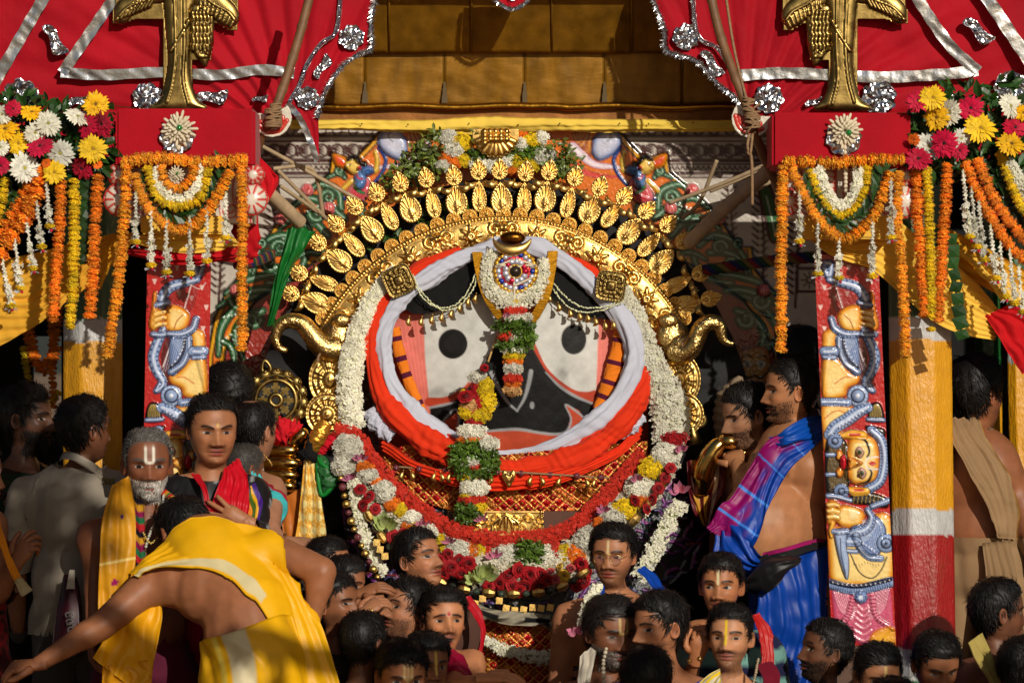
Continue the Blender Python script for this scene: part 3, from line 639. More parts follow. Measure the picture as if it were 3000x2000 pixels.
can_l = canopy('red canopy cloth with silver foil trim above the floral cluster on the photo left', [(1060, -620), (1103, -20), (1088, 60), (1088, 140), (1050, 160), (1000, 198), (962, 255), (938, 310), (930, 345)], -420, False,
    [([(190, -100), (125, 0), (0, 215), (-60, 320)], 34), ([(395, -100), (330, 0), (182, 214)], 32), ([(178, 212), (300, 220), (480, 212), (640, 220), (760, 205), (862, 214)], 31)],
    [(62, 282, 52, 'flower', 10), (160, 118, 52, 'leaf', -55), (238, 296, 40, 'leaf', 15), (432, 285, 44, 'flower', 30), (620, 285, 50, 'leaf', 8), (762, 290, 24, 'leaf', 10), (900, 287, 35, 'flower', 0), (945, 196, 38, 'leaf', 60), (1030, 110, 38, 'flower', 20)],
    [(1000, -20), (985, 92), (940, 130), (900, 190), (880, 245), (848, 300)], CY, 1)
can_r = canopy('red canopy cloth with silver foil trim beside the jute tied bamboo on the photo right', [(1960, -620), (1905, -20), (1945, 80), (1953, 150), (2000, 145), (2050, 190), (2100, 242), (2160, 292), (2185, 345)][:3] + [(1953, 148), (2040, 178), (2100, 242), (2160, 292), (2185, 345)], 3420, True,
    [([(2820, -100), (2895, 0), (3010, 170), (3080, 260)], 36), ([(2625, -100), (2690, 0), (2780, 130), (2866, 210)], 33), ([(2866, 207), (2760, 218), (2600, 226), (2470, 222), (2300, 214), (2160, 222)], 33)],
    [(2010, 108, 40, 'flower', 10), (2085, 187, 46, 'leaf', -50), (2252, 290, 44, 'flower', 40), (2385, 300, 28, 'leaf', 20), (2575, 284, 52, 'flower', 12), (2865, 92, 52, 'leaf', -38), (2960, 256, 50, 'flower', 0), (2780, 285, 30, 'leaf', 10), (2260, 350, 16, 'leaf', 0)],
    [(2028, -20), (2045, 105), (2100, 140), (2138, 195)], CY, 9)
# hanging tail of the cloth and the tip of the middle scallop
sheet('tail', can_l, [(846, 300, CY), (880, 352, CY - .01), (932, 476, CY)], [(932, 330, CY - .01), (934, 400, CY), (936, 478, CY)], (190, 8, 24), nu=40, nv=14, pleat=(.006, 2, .3), material=redc)
foilstrip(can_l, [(842, 302), (880, 350), (908, 410), (930, 474)], 18, CY - .012, 77)
tip = thing('scallop_pennant', 'small red scallop tip with silver tinsel hanging before the brass sheets', 'pennant', P(1500, 28, CY), None)
sheet('cloth', tip, [(1432, -75, CY), (1455, -5, CY), (1500, 27, CY)], [(1574, -75, CY), (1545, -2, CY), (1502, 27, CY)], (195, 8, 24), nu=30, nv=20, pleat=(.003, 2, 0), material=redc)
tinsel(tip, [(1432, -70), (1450, -6), (1475, 18), (1502, 28), (1530, 16), (1552, -8), (1575, -70)], CY - .008, 5, 8); foilpatch(tip, 1502, -12, 16, 'flower', CY - .012, 0, 3)
pole_top = thing('crossbar', 'bare bamboo crossbar that carries the canopy front', 'pole', P(1500, -80, CY)); mb = MB(); mb.tube([P(1000, -84, CY + .02), P(1500, -80, CY + .02), P(2000, -84, CY + .02)], .012, lin((120, 90, 55))); link('stick', mb.mesh('stick'), pole_top, None, bamboo)

# ------------------------------------------------------------------ beaten-gold banana trees on the canopies
def banana(cx, flip, label, y):
    f = -1 if flip else 1
    T = lambda a, b: (cx + f * a, b)
    cv = Canvas(cx - 200, -70, cx + 200, 335, 2.5, (150, 112, 34)); cv.h[:] = -30
    def blob(pts, h, r): cv.poly([T(*q) for q in pts], (150, 112, 34), h=h, r=r, conv=False, base=0)
    trunk = [(-45, -70), (-42, 60), (-34, 170), (-42, 240), (-58, 290), (-85, 322), (72, 322), (50, 290), (32, 240), (26, 170), (34, 60), (48, -70)]
    blob(trunk, 14, 26); blob([(-40, -60), (-40, 0), (-90, 12), (-130, 30), (-160, 66), (-188, 62), (-188, 20), (-150, -20), (-90, -70)], 12, 30); blob([(40, -60), (40, 10), (85, 40), (125, 75), (155, 76), (170, 55), (160, 20), (120, -20), (80, -60)], 12, 30)
    blob([(30, 20), (60, 15), (95, 30), (98, 80), (92, 140), (78, 190), (66, 190), (50, 165), (34, 130), (28, 70)], 10, 14)
    for a in ([(-30, -40), (-90, -5), (-150, 20), (-180, 48)], [(45, -30), (95, 10), (140, 35), (160, 60)]): cv.line([T(*q) for q in a], 7, (140, 104, 30), h=19, conv=False)
    for k in range(9): cv.line([T(-70 - 12 * k, -20 + 7 * k), T(-92 - 12 * k, 20 + 5 * k)], 7, (130, 96, 26), h=17, conv=False); cv.line([T(62 + 12 * k, -16 + 9 * k), T(58 + 11 * k, 24 + 7 * k)], 7, (130, 96, 26), h=16, conv=False)
    for rw in range(7):
        for c in range(5):
            x0, y0 = 36 + c * 11 + (rw % 2) * 3, 36 + rw * 16
            cv.line([T(x0, y0), T(x0 + 2, y0 + 16)], (10, 7), (158, 118, 38), h=17, conv=False, smooth=False)
    for a in ([(-20, -60), (-14, 120), (-22, 230), (-40, 300)], [(10, -60), (12, 120), (8, 230), (24, 305)], [(-28, 150), (10, 90), (24, 60)]): cv.line([T(*q) for q in a], 9, (140, 104, 30), h=19, conv=False)
    for k in range(6): cv.line([T(46 + k * 7, 150), T(56 + k * 4, 168)], 6, (150, 112, 34), h=16, conv=False)
    msk = cv.h > -20
    root = tag(link('banana_tree_relief', cv.mesh('banana_tree_relief', y, mask=msk), None, None, oldgold), label, 'ornament', 'beaten metal banana trees'); s_ = root.modifiers.new('thickness', 'SOLIDIFY'); s_.thickness = .006
banana(528, False, 'beaten brass banana tree with its fruit hanging to the right', CY - .03)
banana(2462, True, 'beaten brass banana tree with its fruit hanging to the left', CY - .03)

# ------------------------------------------------------------------ brass roof sheets and yellow valance
brass = M_('tarnished_brass_sheet', (146, 102, 24), .4, .45, bump=(5, .22, .02, (1, 1, 3)), var=(7, .4, (2.2, 2.2, .9)), rvar=.14)
copper = M_('dull_copper_strip', (136, 88, 40), .45, .7, bump=(12, .3, .01), var=(9, .35))
fas = thing('brass_roof', 'tarnished brass sheet roof with lapped panels above the yellow valance', 'roof', P(1500, 350, .4))
def bsheet(x0, x1, y0, y1, d0, d1, seed, nm='brass_sheet'):
    nu, nv = 26, 18; X, Y = np.meshgrid(np.linspace(x0, x1, nu), np.linspace(y0, y1, nv)); u = (X - x0) / (x1 - x0); t = (Y - y0) / (y1 - y0)
    D_ = d0 + (d1 - d0) * t + .0025 * noise3(np.stack([X / 60, Y / 60, 0 * X + seed], -1).reshape(-1, 3), 1, 3, seed).reshape(X.shape) + .0012 * (np.abs(u - .5) * 2) ** 8
    Y = Y + .8 * np.sin(u * 5 + seed) * t
    o = link(nm, mesh_np(nm, Pn(X, Y, D_).reshape(-1, 3), gridf(nv, nu)), fas, None, brass); q = o.modifiers.new('t', 'SOLIDIFY'); q.thickness = .004; q.offset = -1
for k, (a, b) in enumerate(zip([890, 1135, 1377, 1612, 1847, 2082], [1137, 1379, 1614, 1849, 2084, 2300])): bsheet(a, b, -60, 156, .12 + .002 * (k % 2), .34 + .002 * (k % 2), k)
for k, (a, b) in enumerate(zip([840, 1068, 1301, 1536, 1770, 2000], [1067, 1300, 1535, 1769, 1999, 2240])): bsheet(a, b, 148, 308, .372, .40, k + 9)
mb = MB()
for xs in (1137, 1379, 1614, 1849, 2084): mb.tube([P(xs + 3, -60, .108), P(xs + 3, 152, .33)], px(3), sides=6)
link('standing_seam', mb.mesh('standing_seam'), fas, None, brass)
mb = MB(); xs = np.linspace(830, 2250, 40); mb.tube([P(x, 313 + 3 * math.sin(x * .02) - (4 if 1560 < x < 1640 else 0), .36) for x in xs], px(12), sides=10); link('rolled_edge', mb.mesh('rolled_edge'), fas, None, M_('bright_brass', (176, 126, 40), .25, 1, bump=(14, .4, .01), var=(8, .3)))
mb = MB(); a, b = P(830, 356, .385), P(2250, 322, .385); mb.box((a.x, .385, a.z), (b.x, .41, b.z)); link('copper_strip', mb.mesh('copper_strip', False), fas, None, copper)
cal = M_('grey_sealant', (92, 76, 48), .8)
for k, xs in enumerate((1068, 1301, 1536, 1770)):
    mb = MB(); g = np.random.default_rng(k); ys = np.linspace(240, 302, 9); hw = np.linspace(1, 8, 9) * g.uniform(.7, 1.2, 9)
    v = [P(xs + s_ * w_ + (3 if s_ > 0 else 0), y_, .366) for y_, w_ in zip(ys, hw) for s_ in (-1, 1)]; mb.add(v, [(2 * i, 2 * i + 1, 2 * i + 3, 2 * i + 2) for i in range(8)]); o = link('sealant_smear', mb.mesh('sealant_smear'), fas, None, cal)
val = thing('valance', 'yellow cotton valance nailed along the roof edge', 'valance', P(1500, 388, .3))
sheet('cloth', val, [(850, 352, .30), (1100, 350, .30), (1290, 350, .30), (1420, 342, .29), (1560, 346, .29), (1800, 350, .30), (2240, 352, .30)], [(850, 378, .33), (1050, 382, .33), (1250, 388, .33), (1420, 392, .33), (1650, 388, .33), (1900, 386, .33), (2240, 386, .33)], (240, 204, 84), nu=220, nv=22, pleat=(.005, 2.2, 2), bulge=.02, wr=.007, material=cloth)
mb = MB()
for x in (1195, 1374, 1518, 1640, 1815, 1900, 2030, 1060): mb.ball(P(x, 360 + (x % 7), .277), .0035, nu=5, nv=6)
link('nail', mb.mesh('nail'), val, None, M_('iron', (40, 34, 30), .5, .8))
# ------------------------------------------------------------------ painted backboard
BY = .42; MC = 1464
W_, BR, OR_, YE, GR, LG, RD, BK, BL = (196, 186, 172), (62, 20, 15), (226, 112, 16), (232, 164, 14), (10, 84, 32), (170, 200, 176), (196, 30, 34), (22, 16, 14), (120, 156, 210)
cv = Canvas(600, 372, 2420, 1330, 3.9, W_)
for yy, wd in ((399, 9), (414, 6), (470, 11), (481, 6), (508, 10), (520, 6)): cv.line([(600, yy), (2420, yy)], wd, BR, smooth=False)
for x in range(620, 2420, 46):
    cv.disc(x, 385, 15, BR); cv.disc(x, 381, 11, W_)
    cv.disc(x, 442, 22, BR); cv.disc(x, 442, 15, W_); cv.line([(x - 22, 428), (x - 28, 442), (x - 22, 456)], 7, BR); cv.line([(x + 20, 428), (x + 27, 442), (x + 20, 456)], 7, BR)
    for a in (-50, -20, 10, 40): cv.line([(x - 12, 442 + a * .12), (x + 6, 442 + a * .3)], (8, 4), BR, smooth=False)
    for k in range(3): cv.line([(x + k * 15, 488), (x + k * 15 + 8, 498), (x + k * 15 + 15, 488)], 5, BR)
for x0 in (640, 720, 800, 2140, 2230, 2330):        # tall feathery leaves on both flanks
    cv.line([(x0, 900), (x0 + 8, 700), (x0 - 10, 540)], (8, 7, 6), BR)
    for k in range(16): yy = 545 + k * 20; cv.line([(x0 - 8, yy + 14), (x0 - 26, yy)], (8, 5), BR, smooth=False); cv.line([(x0 + 2, yy + 14), (x0 + 18, yy)], (8, 5), BR, smooth=False)
for x0 in (2245, 690): cv.poly([(x0 - 16, 560), (x0 + 6, 545), (x0 + 34, 640), (x0 + 36, 700), (x0 + 16, 700), (x0 + 2, 640)], (40, 100, 50), out=BR, outw=9); cv.line([(x0, 575), (x0 + 16, 640), (x0 + 26, 690)], 4, (200, 215, 190))
cv.line([(600, 620), (2420, 620)], 1.5, (120, 100, 90), smooth=False)
cv.poly([(2340, 790), (2410, 790), (2410, 850), (2340, 850)], W_, out=BR, outw=8, smooth=False); cv.disc(2372, 820, 11, BR); cv.disc(2372, 820, 6, W_)
for a in range(8): cv.line([(2372 + 14 * math.cos(a * .785), 820 + 14 * math.sin(a * .785)), (2372 + 25 * math.cos(a * .785), 820 + 25 * math.sin(a * .785))], 4, BR, smooth=False)
# the arch board with its stepped outline
arch = [(1116, 372), (1080, 420), (1035, 466), (970, 444), (962, 505), (925, 535), (860, 590), (800, 662), (762, 722), (722, 722), (712, 790), (660, 850), (625, 930), (605, 1040), (600, 1340), (1464, 1340), (1464, 372)]
cv.mir = MC
cv.poly(arch, BK, h=14, r=4, out=None, smooth=False); cv.poly([(a + 7, b + 3) for a, b in arch[:-2]] + arch[-2:], YE, smooth=False); cv.poly([(a + 15, b + 7) for a, b in arch[:-2]] + arch[-2:], BK, smooth=False); cv.poly([(a + 20, b + 9) for a, b in arch[:-2]] + arch[-2:], OR_, smooth=False)
# inner plate, sequined red fading to bare tinsel
inner = [(1464, 560), (1200, 600), (1020, 700), (860, 800), (745, 880), (690, 950), (655, 1030), (640, 1340), (1464, 1340)]
cv.poly(inner, (30, 16, 14), h=4, r=5, smooth=False, out=YE, outw=9); cv.poly([(a + 8, b + 8) for a, b in inner], (150, 44, 34), smooth=False)
def scroll(pts, w0, cx, cy, r, a0, turns, hi=LG):
    k = dict(h=13, hi=hi, out=BK, outw=4, hiw=.24)
    cv.line(pts, (w0 * .5, w0, w0 * .8), GR, **k)
    if r: cv.spiral(cx, cy, r, 4, a0, turns, (w0 * .8, 6), GR, **k)
S_ = [([(712, 1050), (690, 980), (720, 930), (770, 910)], 24, 740, 935, 24, 0, 1.2), ([(640, 1040), (650, 960), (700, 890), (760, 860)], 26, 690, 915, 0, 0, 0), ([(640, 900), (690, 870), (750, 850), (800, 850)], 24, 700, 880, 26, 180, -1.2),
      ([(660, 860), (700, 830), (760, 810), (830, 800)], 22, 820, 800, 0, 0, 0), ([(740, 800), (760, 760), (800, 740), (850, 740)], 22, 790, 770, 24, 30, 1.2), ([(760, 735), (790, 700), (840, 690), (880, 720)], 20, 820, 725, 22, 180, 1.3),
      ([(730, 800), (745, 760), (770, 720)], 16, 765, 712, 13, 90, -1.1), ([(820, 670), (860, 640), (920, 650), (960, 690)], 24, 890, 680, 26, 200, 1.3), ([(850, 610), (900, 580), (960, 600), (1010, 640)], 22, 930, 625, 24, 180, -1.2), ([(900, 560), (940, 540), (990, 560), (1000, 610)], 20, 962, 578, 22, 160, 1.2),
      ([(960, 520), (1000, 505), (1010, 520)], 14, 996, 500, 12, 60, 1.2), ([(690, 1080), (680, 1020), (655, 1000)], 18, 0, 0, 0, 0, 0), ([(780, 830), (840, 820), (880, 790), (900, 740)], 20, 0, 0, 0, 0, 0), ([(860, 760), (900, 740), (950, 740), (1000, 720)], 18, 0, 0, 0, 0, 0), ([(1000, 700), (1050, 660), (1060, 610), (1020, 570)], 18, 1030, 620, 0, 0, 0)]
for a in S_: scroll(*a)
for a in ([(650, 1000), (700, 960)], [(655, 930), (700, 920)], [(790, 790), (850, 770)], [(830, 700), (870, 700)], [(900, 620), (940, 600)]):
    for k in range(5): t = k / 4; cv.disc(a[0][0] * (1 - t) + a[1][0] * t, a[0][1] * (1 - t) + a[1][1] * t, 3.5, (190, 215, 190), h=15)
for (x, y_) in ((898, 556), (820, 640), (962, 610), (690, 850)):
    cv.poly([(x - 17, y_ + 3), (x - 6, y_ - 16), (x + 14, y_ - 12), (x + 17, y_ + 10), (x, y_ + 18)], RD, h=15, r=10, edge=(240, 150, 150), edgew=4, out=BK, outw=2)
    for k in (-5, 0, 5): cv.line([(x + k * 2, y_ - 10), (x + k, y_ + 12)], 2, (250, 180, 170))
cv.poly([(975, 452), (1010, 462), (1020, 492), (985, 486)], (220, 40, 30), h=14, r=10, edge=YE, edgew=6, out=BK)
# blue-white plume, copper ruffles, pink ribbon
cv.poly([(1115, 390), (1150, 378), (1185, 400), (1196, 440), (1175, 470), (1135, 455), (1108, 425)], (205, 205, 222), h=16, r=18, edge=(30, 110, 190), edgew=9, out=BK, outw=2); cv.line([(1148, 382), (1137, 400), (1150, 415)], (4, 2), (40, 40, 60))
for k in range(9): cv.line([(1200 + k * 6, 378 + k * 2), (1196 + k * 5, 420), (1200 + k * 3, 462)], (7, 5, 3), (196, 92, 30), h=15, hi=(240, 170, 80), out=(70, 24, 10), outw=1.5)
cv.line([(1250, 430), (1190, 480), (1120, 490), (1070, 500)], (26, 20, 12, 4), (226, 196, 212), h=14, hi=(250, 235, 240), out=(150, 40, 70), outw=2); cv.line([(1260, 470), (1200, 510), (1110, 520)], (18, 14, 4), (222, 70, 60), h=13, out=BK, outw=1)
# archer maiden
def maiden():
    cv.line([(1110, 432), (1130, 470), (1110, 520), (1050, 575), (1010, 582)], 9, (40, 70, 140), h=18, out=BK, outw=2)
    cv.poly([(1035, 540), (1070, 520), (1085, 545), (1070, 585), (1035, 600), (1015, 575)], (200, 50, 60), h=15, r=12, out=BK, edge=(245, 160, 170), edgew=5)
    cv.line([(1060, 500), (1080, 495), (1100, 500), (1105, 470), (1100, 445)], (14, 15, 13, 11, 10), (235, 190, 70), h=20, out=BK, outw=2); cv.poly([(1058, 490), (1085, 485), (1095, 505), (1070, 515)], (70, 110, 170), h=19, r=9, out=BK, outw=2)
    cv.poly([(1040, 510), (1062, 498), (1072, 520), (1065, 550), (1040, 552)], (86, 130, 186), h=18, r=12, out=BK, outw=2); cv.line([(1030, 530), (1010, 548), (1000, 560)], (13, 11, 9), (235, 190, 70), h=19, out=BK, outw=2); cv.line([(1044, 508), (1050, 522), (1062, 524)], 5, (210, 50, 40), h=20); cv.line([(1040, 548), (1052, 560), (1066, 566)], (10, 6), (60, 130, 80), h=19, out=BK, outw=1.5)
    cv.poly([(1016, 472), (1032, 462), (1052, 470), (1055, 492), (1040, 510), (1022, 506), (1012, 490)], (236, 196, 90), h=20, r=14, out=BK, outw=2); cv.poly([(1014, 474), (1020, 458), (1045, 452), (1062, 470), (1058, 492), (1050, 480), (1036, 468)], BK, h=22, r=8); cv.disc(1068, 480, 10, BK, h=20); cv.disc(1052, 492, 6, RD, h=23)
    cv.line([(1020, 482), (1030, 480)], 2.5, BK); cv.disc(1025, 486, 2.4, BK); cv.line([(1018, 500), (1024, 501)], 2.5, RD)
maiden()
cv.mir = None
# moustached painted faces on the inner plate (photo right)
for (x, y_, s_) in ((2128, 1080, 1), (2210, 1085, .95)):
    cv.poly([(x - 40 * s_, y_ - 60), (x + 34 * s_, y_ - 66), (x + 46 * s_, y_), (x + 20 * s_, y_ + 60), (x - 26 * s_, y_ + 58), (x - 48 * s_, y_)], (196, 140, 60), h=4, r=14, edge=(150, 70, 30), edgew=10, out=BK)
    for sg in (-1, 1): cv.poly([(x + sg * 20 - 14, y_ - 20), (x + sg * 20, y_ - 30), (x + sg * 20 + 14, y_ - 18), (x + sg * 20, y_ - 12)], (225, 215, 200), out=BK, outw=2); cv.disc(x + sg * 20, y_ - 20, 6, BK); cv.line([(x + sg * 6, y_ - 38), (x + sg * 24, y_ - 46), (x + sg * 40, y_ - 34)], (3, 6, 2), BK)
    cv.line([(x - 38, y_ + 8), (x - 16, y_ + 22), (x, y_ + 14), (x + 18, y_ + 22), (x + 40, y_ + 4)], (3, 9, 6, 9, 3), BK); cv.line([(x - 12, y_ + 32), (x + 12, y_ + 32)], 7, (170, 40, 30))
g = np.random.default_rng(5); nz_ = noise3(np.stack([cv.X / 7, cv.Y / 3, 0 * cv.X], -1).reshape(-1, 3), 1, 3, 2).reshape(cv.X.shape)
tin = sstep(1150, 1230, cv.Y + 10 * nz_) * sstep(2000, 2040, cv.X) * (cv.X < 2290); cv.col = cv.col * (1 - .8 * tin[..., None]) + lin((150, 150, 160)) * .8 * tin[..., None]
cv.h += .8 * g.normal(0, 1, cv.h.shape) * (cv.X > 640) * (cv.Y > 900) * (np.abs(cv.X - MC) < 830) * sstep(960, 1000, cv.Y)
bb = thing('painted_backboard', 'white board with brown borders and a green scrolled arch behind the statue', 'board', P(1500, 1330, BY)); link('carved_face', cv.mesh('carved_face', BY), bb, None, paint)
c2 = Canvas(2010, 1120, 2292, 1330, 4, (150, 150, 164)); c2.h = 1.6 * g.normal(0, 1, c2.h.shape); link('tinsel_plate', c2.mesh('tinsel_plate', BY - .03), bb, None, M_('tinsel', (156, 158, 172), .3, .9, bump=(90, 1, .004, (1, 1, 7)), var=(40, .3)))
mb = MB(); a, b = P(600, 1330, BY + .03), P(2420, 372, BY + .03); mb.box((a.x, BY + .012, a.z), (b.x, BY + .05, b.z)); mb.box((a.x + .2, BY + .012, DECK), (b.x - .2, BY + .05, a.z - .002)); link('backing_plank', mb.mesh('backing_plank', False), bb, None, darkw)

# ------------------------------------------------------------------ carved guardian boards (one drawing, mirrored on the photo left)
LX = lambda x, y_: (x - 2392 - (y_ - 800) * .0457, y_ - 745)
z6 = lambda a, b: LX(2000 + a / 2.24, 650 + b / 2.24)
z9 = lambda a, b: LX(2000 + a / 2.24, 1300 + b / 2.24)
cv = Canvas(-4, 0, 184, 1150, 2.4, (186, 26, 24))
YB, YE_, NV, SB = (246, 180, 58), (206, 84, 22), (28, 34, 62), (150, 172, 212)
def blue(pts, wd, h=14, n=9): cv.line(pts, wd, SB, h=h, hi=(205, 216, 236), out=NV, outw=3.2); cv.line(pts, [q * .97 for q in np.atleast_1d(wd)], SB, ring=(n, (50, 68, 116)), alpha=.9); cv.line(pts, [q * .45 for q in np.atleast_1d(wd)], SB, hi=(214, 222, 240), out=(60, 80, 128), outw=1)
def flesh(pts, h=12, r=16): cv.poly(pts, YB, h=h, r=r, edge=YE_, edgew=6, out=(60, 24, 10), outw=2.2, core=((252, 226, 150), 22))
cv.T = z6
for (a, b) in ((930, 430), (1180, 310), (1240, 390), (905, 560), (1000, 500), (1280, 960), (930, 700), (1080, 470), (1270, 800), (1090, 300)):
    for k in (-1, 0, 1): cv.line([(a, b + 14), (a + 10 * k, b - 12)], (3, 4), (236, 200, 190))
cv.poly([(960, 420), (1100, 460), (1190, 560), (1060, 620), (990, 560)], (120, 10, 14), alpha=.6); cv.poly([(1150, 740), (1210, 860), (1200, 1000), (1160, 1150), (1130, 1000)], (90, 8, 12))
flesh([(918, 780), (930, 720), (1000, 700), (1010, 780), (925, 1140), (916, 1000)]); flesh([(918, 910), (1010, 890), (1100, 985), (1160, 1010), (1145, 1060), (1085, 1090), (1060, 1145), (925, 1150)]); flesh([(918, 1205), (1085, 1205), (1190, 1235), (1110, 1290), (1030, 1400), (935, 1500), (920, 1400)])
cv.line([(930, 1290), (1000, 1240), (1070, 1250)], 3, YE_); cv.line([(1000, 1060), (1060, 1020), (1110, 1020)], 3, YE_)
blue([(925, 300), (960, 360), (975, 280), (935, 270)], (14, 22, 16)); blue([(960, 380), (1050, 400), (1140, 430), (1190, 490), (1205, 545)], (16, 24, 28, 28, 26)); cv.line([(1000, 410), (1050, 570)], 4, (225, 205, 200), h=6); cv.line([(1130, 760), (1200, 950)], 4, (225, 205, 200), h=6); cv.line([(905, 400), (945, 440), (1000, 415)], 2, (235, 210, 205))
blue([(1185, 700), (1235, 800), (1262, 890), (1240, 980), (1200, 1060), (1250, 1110), (1225, 1060)], (22, 26, 28, 26, 22, 16, 8), n=14)
flesh([(1015, 620), (1060, 565), (1130, 545), (1170, 575), (1170, 700), (1110, 725), (1045, 700)], 18); flesh([(1228, 470), (1250, 465), (1262, 560), (1280, 640), (1282, 690), (1250, 715), (1190, 640), (1180, 580), (1235, 560)], 20, 10)
for yy in (590, 628, 668): cv.line([(1178, yy), (1215, yy + 6), (1240, yy + 14)], 13, YB, h=22, hi=(255, 220, 140), out=(110, 44, 16), outw=1.6); cv.disc(1188, yy, 5, (236, 225, 220), h=24)
cv.line([(1060, 610), (1100, 650), (1120, 700)], 3, (170, 60, 20)); blue([(1160, 530), (1200, 540), (1228, 545)], 14, 20, 6); blue([(1165, 735), (1210, 742), (1262, 738)], 14, 20, 6)
cv.poly([(1010, 760), (1090, 745), (1145, 755), (1150, 995), (1090, 970), (1040, 900), (1015, 820)], (96, 120, 170), h=16, r=12, out=NV, outw=3)
for k in range(9): cv.line([(1040 + k * 14, 770), (1100 + k * 14, 980)], 1.3, (190, 205, 230), smooth=False, alpha=.8 if k < 8 else 0); cv.line([(1140 - k * 14, 770), (1060 - k * 6, 900)], 1.3, (190, 205, 230), smooth=False, alpha=.8)
blue([(1025, 760), (1030, 840), (1070, 930), (1150, 985)], 15, 19, 16); cv.line([(1055, 770), (1062, 840), (1095, 910), (1148, 950)], 7, NV)
for k in range(8): t = k / 7; cv.disc(1056 + 20 * t + 65 * t * t, 775 + 165 * t, 4.5, (236, 236, 240), h=20)
blue([(975, 640), (1000, 700), (1070, 735), (1150, 735)], (18, 20, 20, 14), 20, 12); blue([(930, 850), (1000, 850)], 26, 12, 6); blue([(925, 885), (1000, 890)], 10, 14, 5)
cv.disc(1150, 1140, 66, SB, h=16, out=NV, outw=3); cv.disc(1150, 1140, 48, NV); cv.disc(1150, 1140, 38, SB, h=20); cv.disc(1150, 1140, 14, (225, 230, 240))
for k in range(14): a = k / 14 * 6.28; cv.disc(1150 + 57 * math.cos(a), 1140 + 57 * math.sin(a), 4, (228, 232, 240)); 
blue([(918, 1180), (1000, 1180), (1085, 1185)], 20, 14, 10)
cv.poly([(1215, 1260), (1240, 1190), (1290, 1185), (1318, 1240), (1318, 1310), (1225, 1310)], BK, h=12, r=10)
for k in range(7): cv.line([(1230 + k * 12, 1300), (1235 + k * 11, 1240), (1262 + k * 4, 1200)], 2.2, (180, 150, 70))
blue([(1215, 1295), (1318, 1300)], 10, 15, 6); flesh([(1050, 1480), (1120, 1440), (1260, 1440), (1300, 1500), (1300, 1700), (1080, 1700)], 14)
cv.T = z9
cv.poly([(938, -10), (1010, -60), (1080, 0), (1095, 150), (1090, 290), (1010, 330), (940, 330)], BK, h=10, r=12); cv.poly([(1100, 330), (1200, 310), (1335, 350), (1340, 420), (1200, 400), (1110, 390)], BK, h=12, r=10); cv.poly([(1200, -120), (1320, -100), (1320, -40), (1230, -60)], BK, h=12, r=10)
for k in range(12): cv.line([(950 + k * 10, -30 + (k % 3) * 12), (970 + k * 9, 60), (955 + k * 11, 150), (975 + k * 9, 290)], 1.8, (150, 120, 60), alpha=.8)
for k in range(8): cv.line([(1130 + k * 26, 330), (1120 + k * 27, 385)], 2, (170, 140, 70))
flesh([(1085, 20), (1120, -40), (1240, -50), (1285, 30), (1285, 190), (1240, 255), (1130, 265), (1090, 210)], 22, 26)
for (a, b) in ((1160, 55), (1175, 192)):
    cv.poly([(a - 24, b - 4), (a, b - 34), (a + 26, b), (a + 2, b + 34)], (236, 215, 210), h=26, r=10, out=BK, outw=3, edge=(220, 120, 120), edgew=3); cv.disc(a, b, 15, (40, 96, 70), out=BK, outw=1.5, h=28); cv.disc(a, b, 6, BK)
for (p_) in ([(1140, -40), (1200, -20), (1225, 50), (1210, 85)], [(1150, 262), (1215, 245), (1240, 190), (1222, 160)]): cv.line(p_, (4, 8, 5), BK, h=24)
flesh([(1090, 95), (1140, 100), (1180, 125), (1140, 150), (1090, 155)], 30, 10); cv.disc(1098, 98, 16, YB, h=30, edge=YE_, edgew=4); cv.disc(1098, 155, 16, YB, h=30, edge=YE_, edgew=4); cv.line([(1140, 112), (1160, 125), (1140, 138)], 3, BK)
flesh([(1005, 60), (1035, 40), (1055, 80), (1040, 110), (1010, 100)], 18, 8); flesh([(1005, 180), (1035, 150), (1052, 180), (1040, 215), (1010, 210)], 18, 8); cv.poly([(1035, 90), (1060, 70), (1075, 120), (1062, 165), (1040, 160), (1030, 125)], (200, 24, 40), h=22, r=8, out=BK, outw=1.5)
cv.line([(1210, 95), (1260, 85), (1282, 85)], 4, (240, 235, 230)); cv.line([(1210, 160), (1260, 165), (1282, 165)], 4, (240, 235, 230)); cv.line([(1210, 95), (1200, 128), (1210, 160)], 4, (240, 235, 230)); cv.poly([(1220, 128), (1245, 112), (1270, 128), (1245, 144)], (200, 40, 40))
blue([(1240, -90), (1300, -30), (1325, 60), (1320, 160), (1290, 250), (1210, 300)], 24, 20, 22); blue([(965, -60), (1000, -110), (1080, -160), (1150, -210), (1215, -240)], (30, 34, 34, 26), 18, 14)
for k in range(8): cv.disc(1030 + k * 22, -110 - k * 14, 5, (236, 236, 242), h=22)
cv.line([(1035, -50), (1110, -62), (1185, -58)], (14, 26, 22), YB, h=24, out=BK, outw=2); cv.line([(1100, -60), (1160, -62)], 9, (196, 50, 30)); cv.line([(1060, 300), (1140, 312), (1205, 310)], (14, 26, 20), YB, h=24, out=BK, outw=2); cv.line([(1130, 302), (1180, 302)], 8, (196, 50, 30))
for (a, b) in ((1000, -20), (1042, 310)): cv.disc(a, b, 46, SB, h=16, out=NV, outw=3); cv.disc(a, b, 26, NV); cv.disc(a, b, 16, SB, h=18)
for (a, b) in ((1000, -20), (1042, 310)):
    for k in range(16): cv.line([(a + 28 * math.cos(k * .39), b + 28 * math.sin(k * .39)), (a + 44 * math.cos(k * .39), b + 44 * math.sin(k * .39))], 1.6, (60, 80, 130), smooth=False)
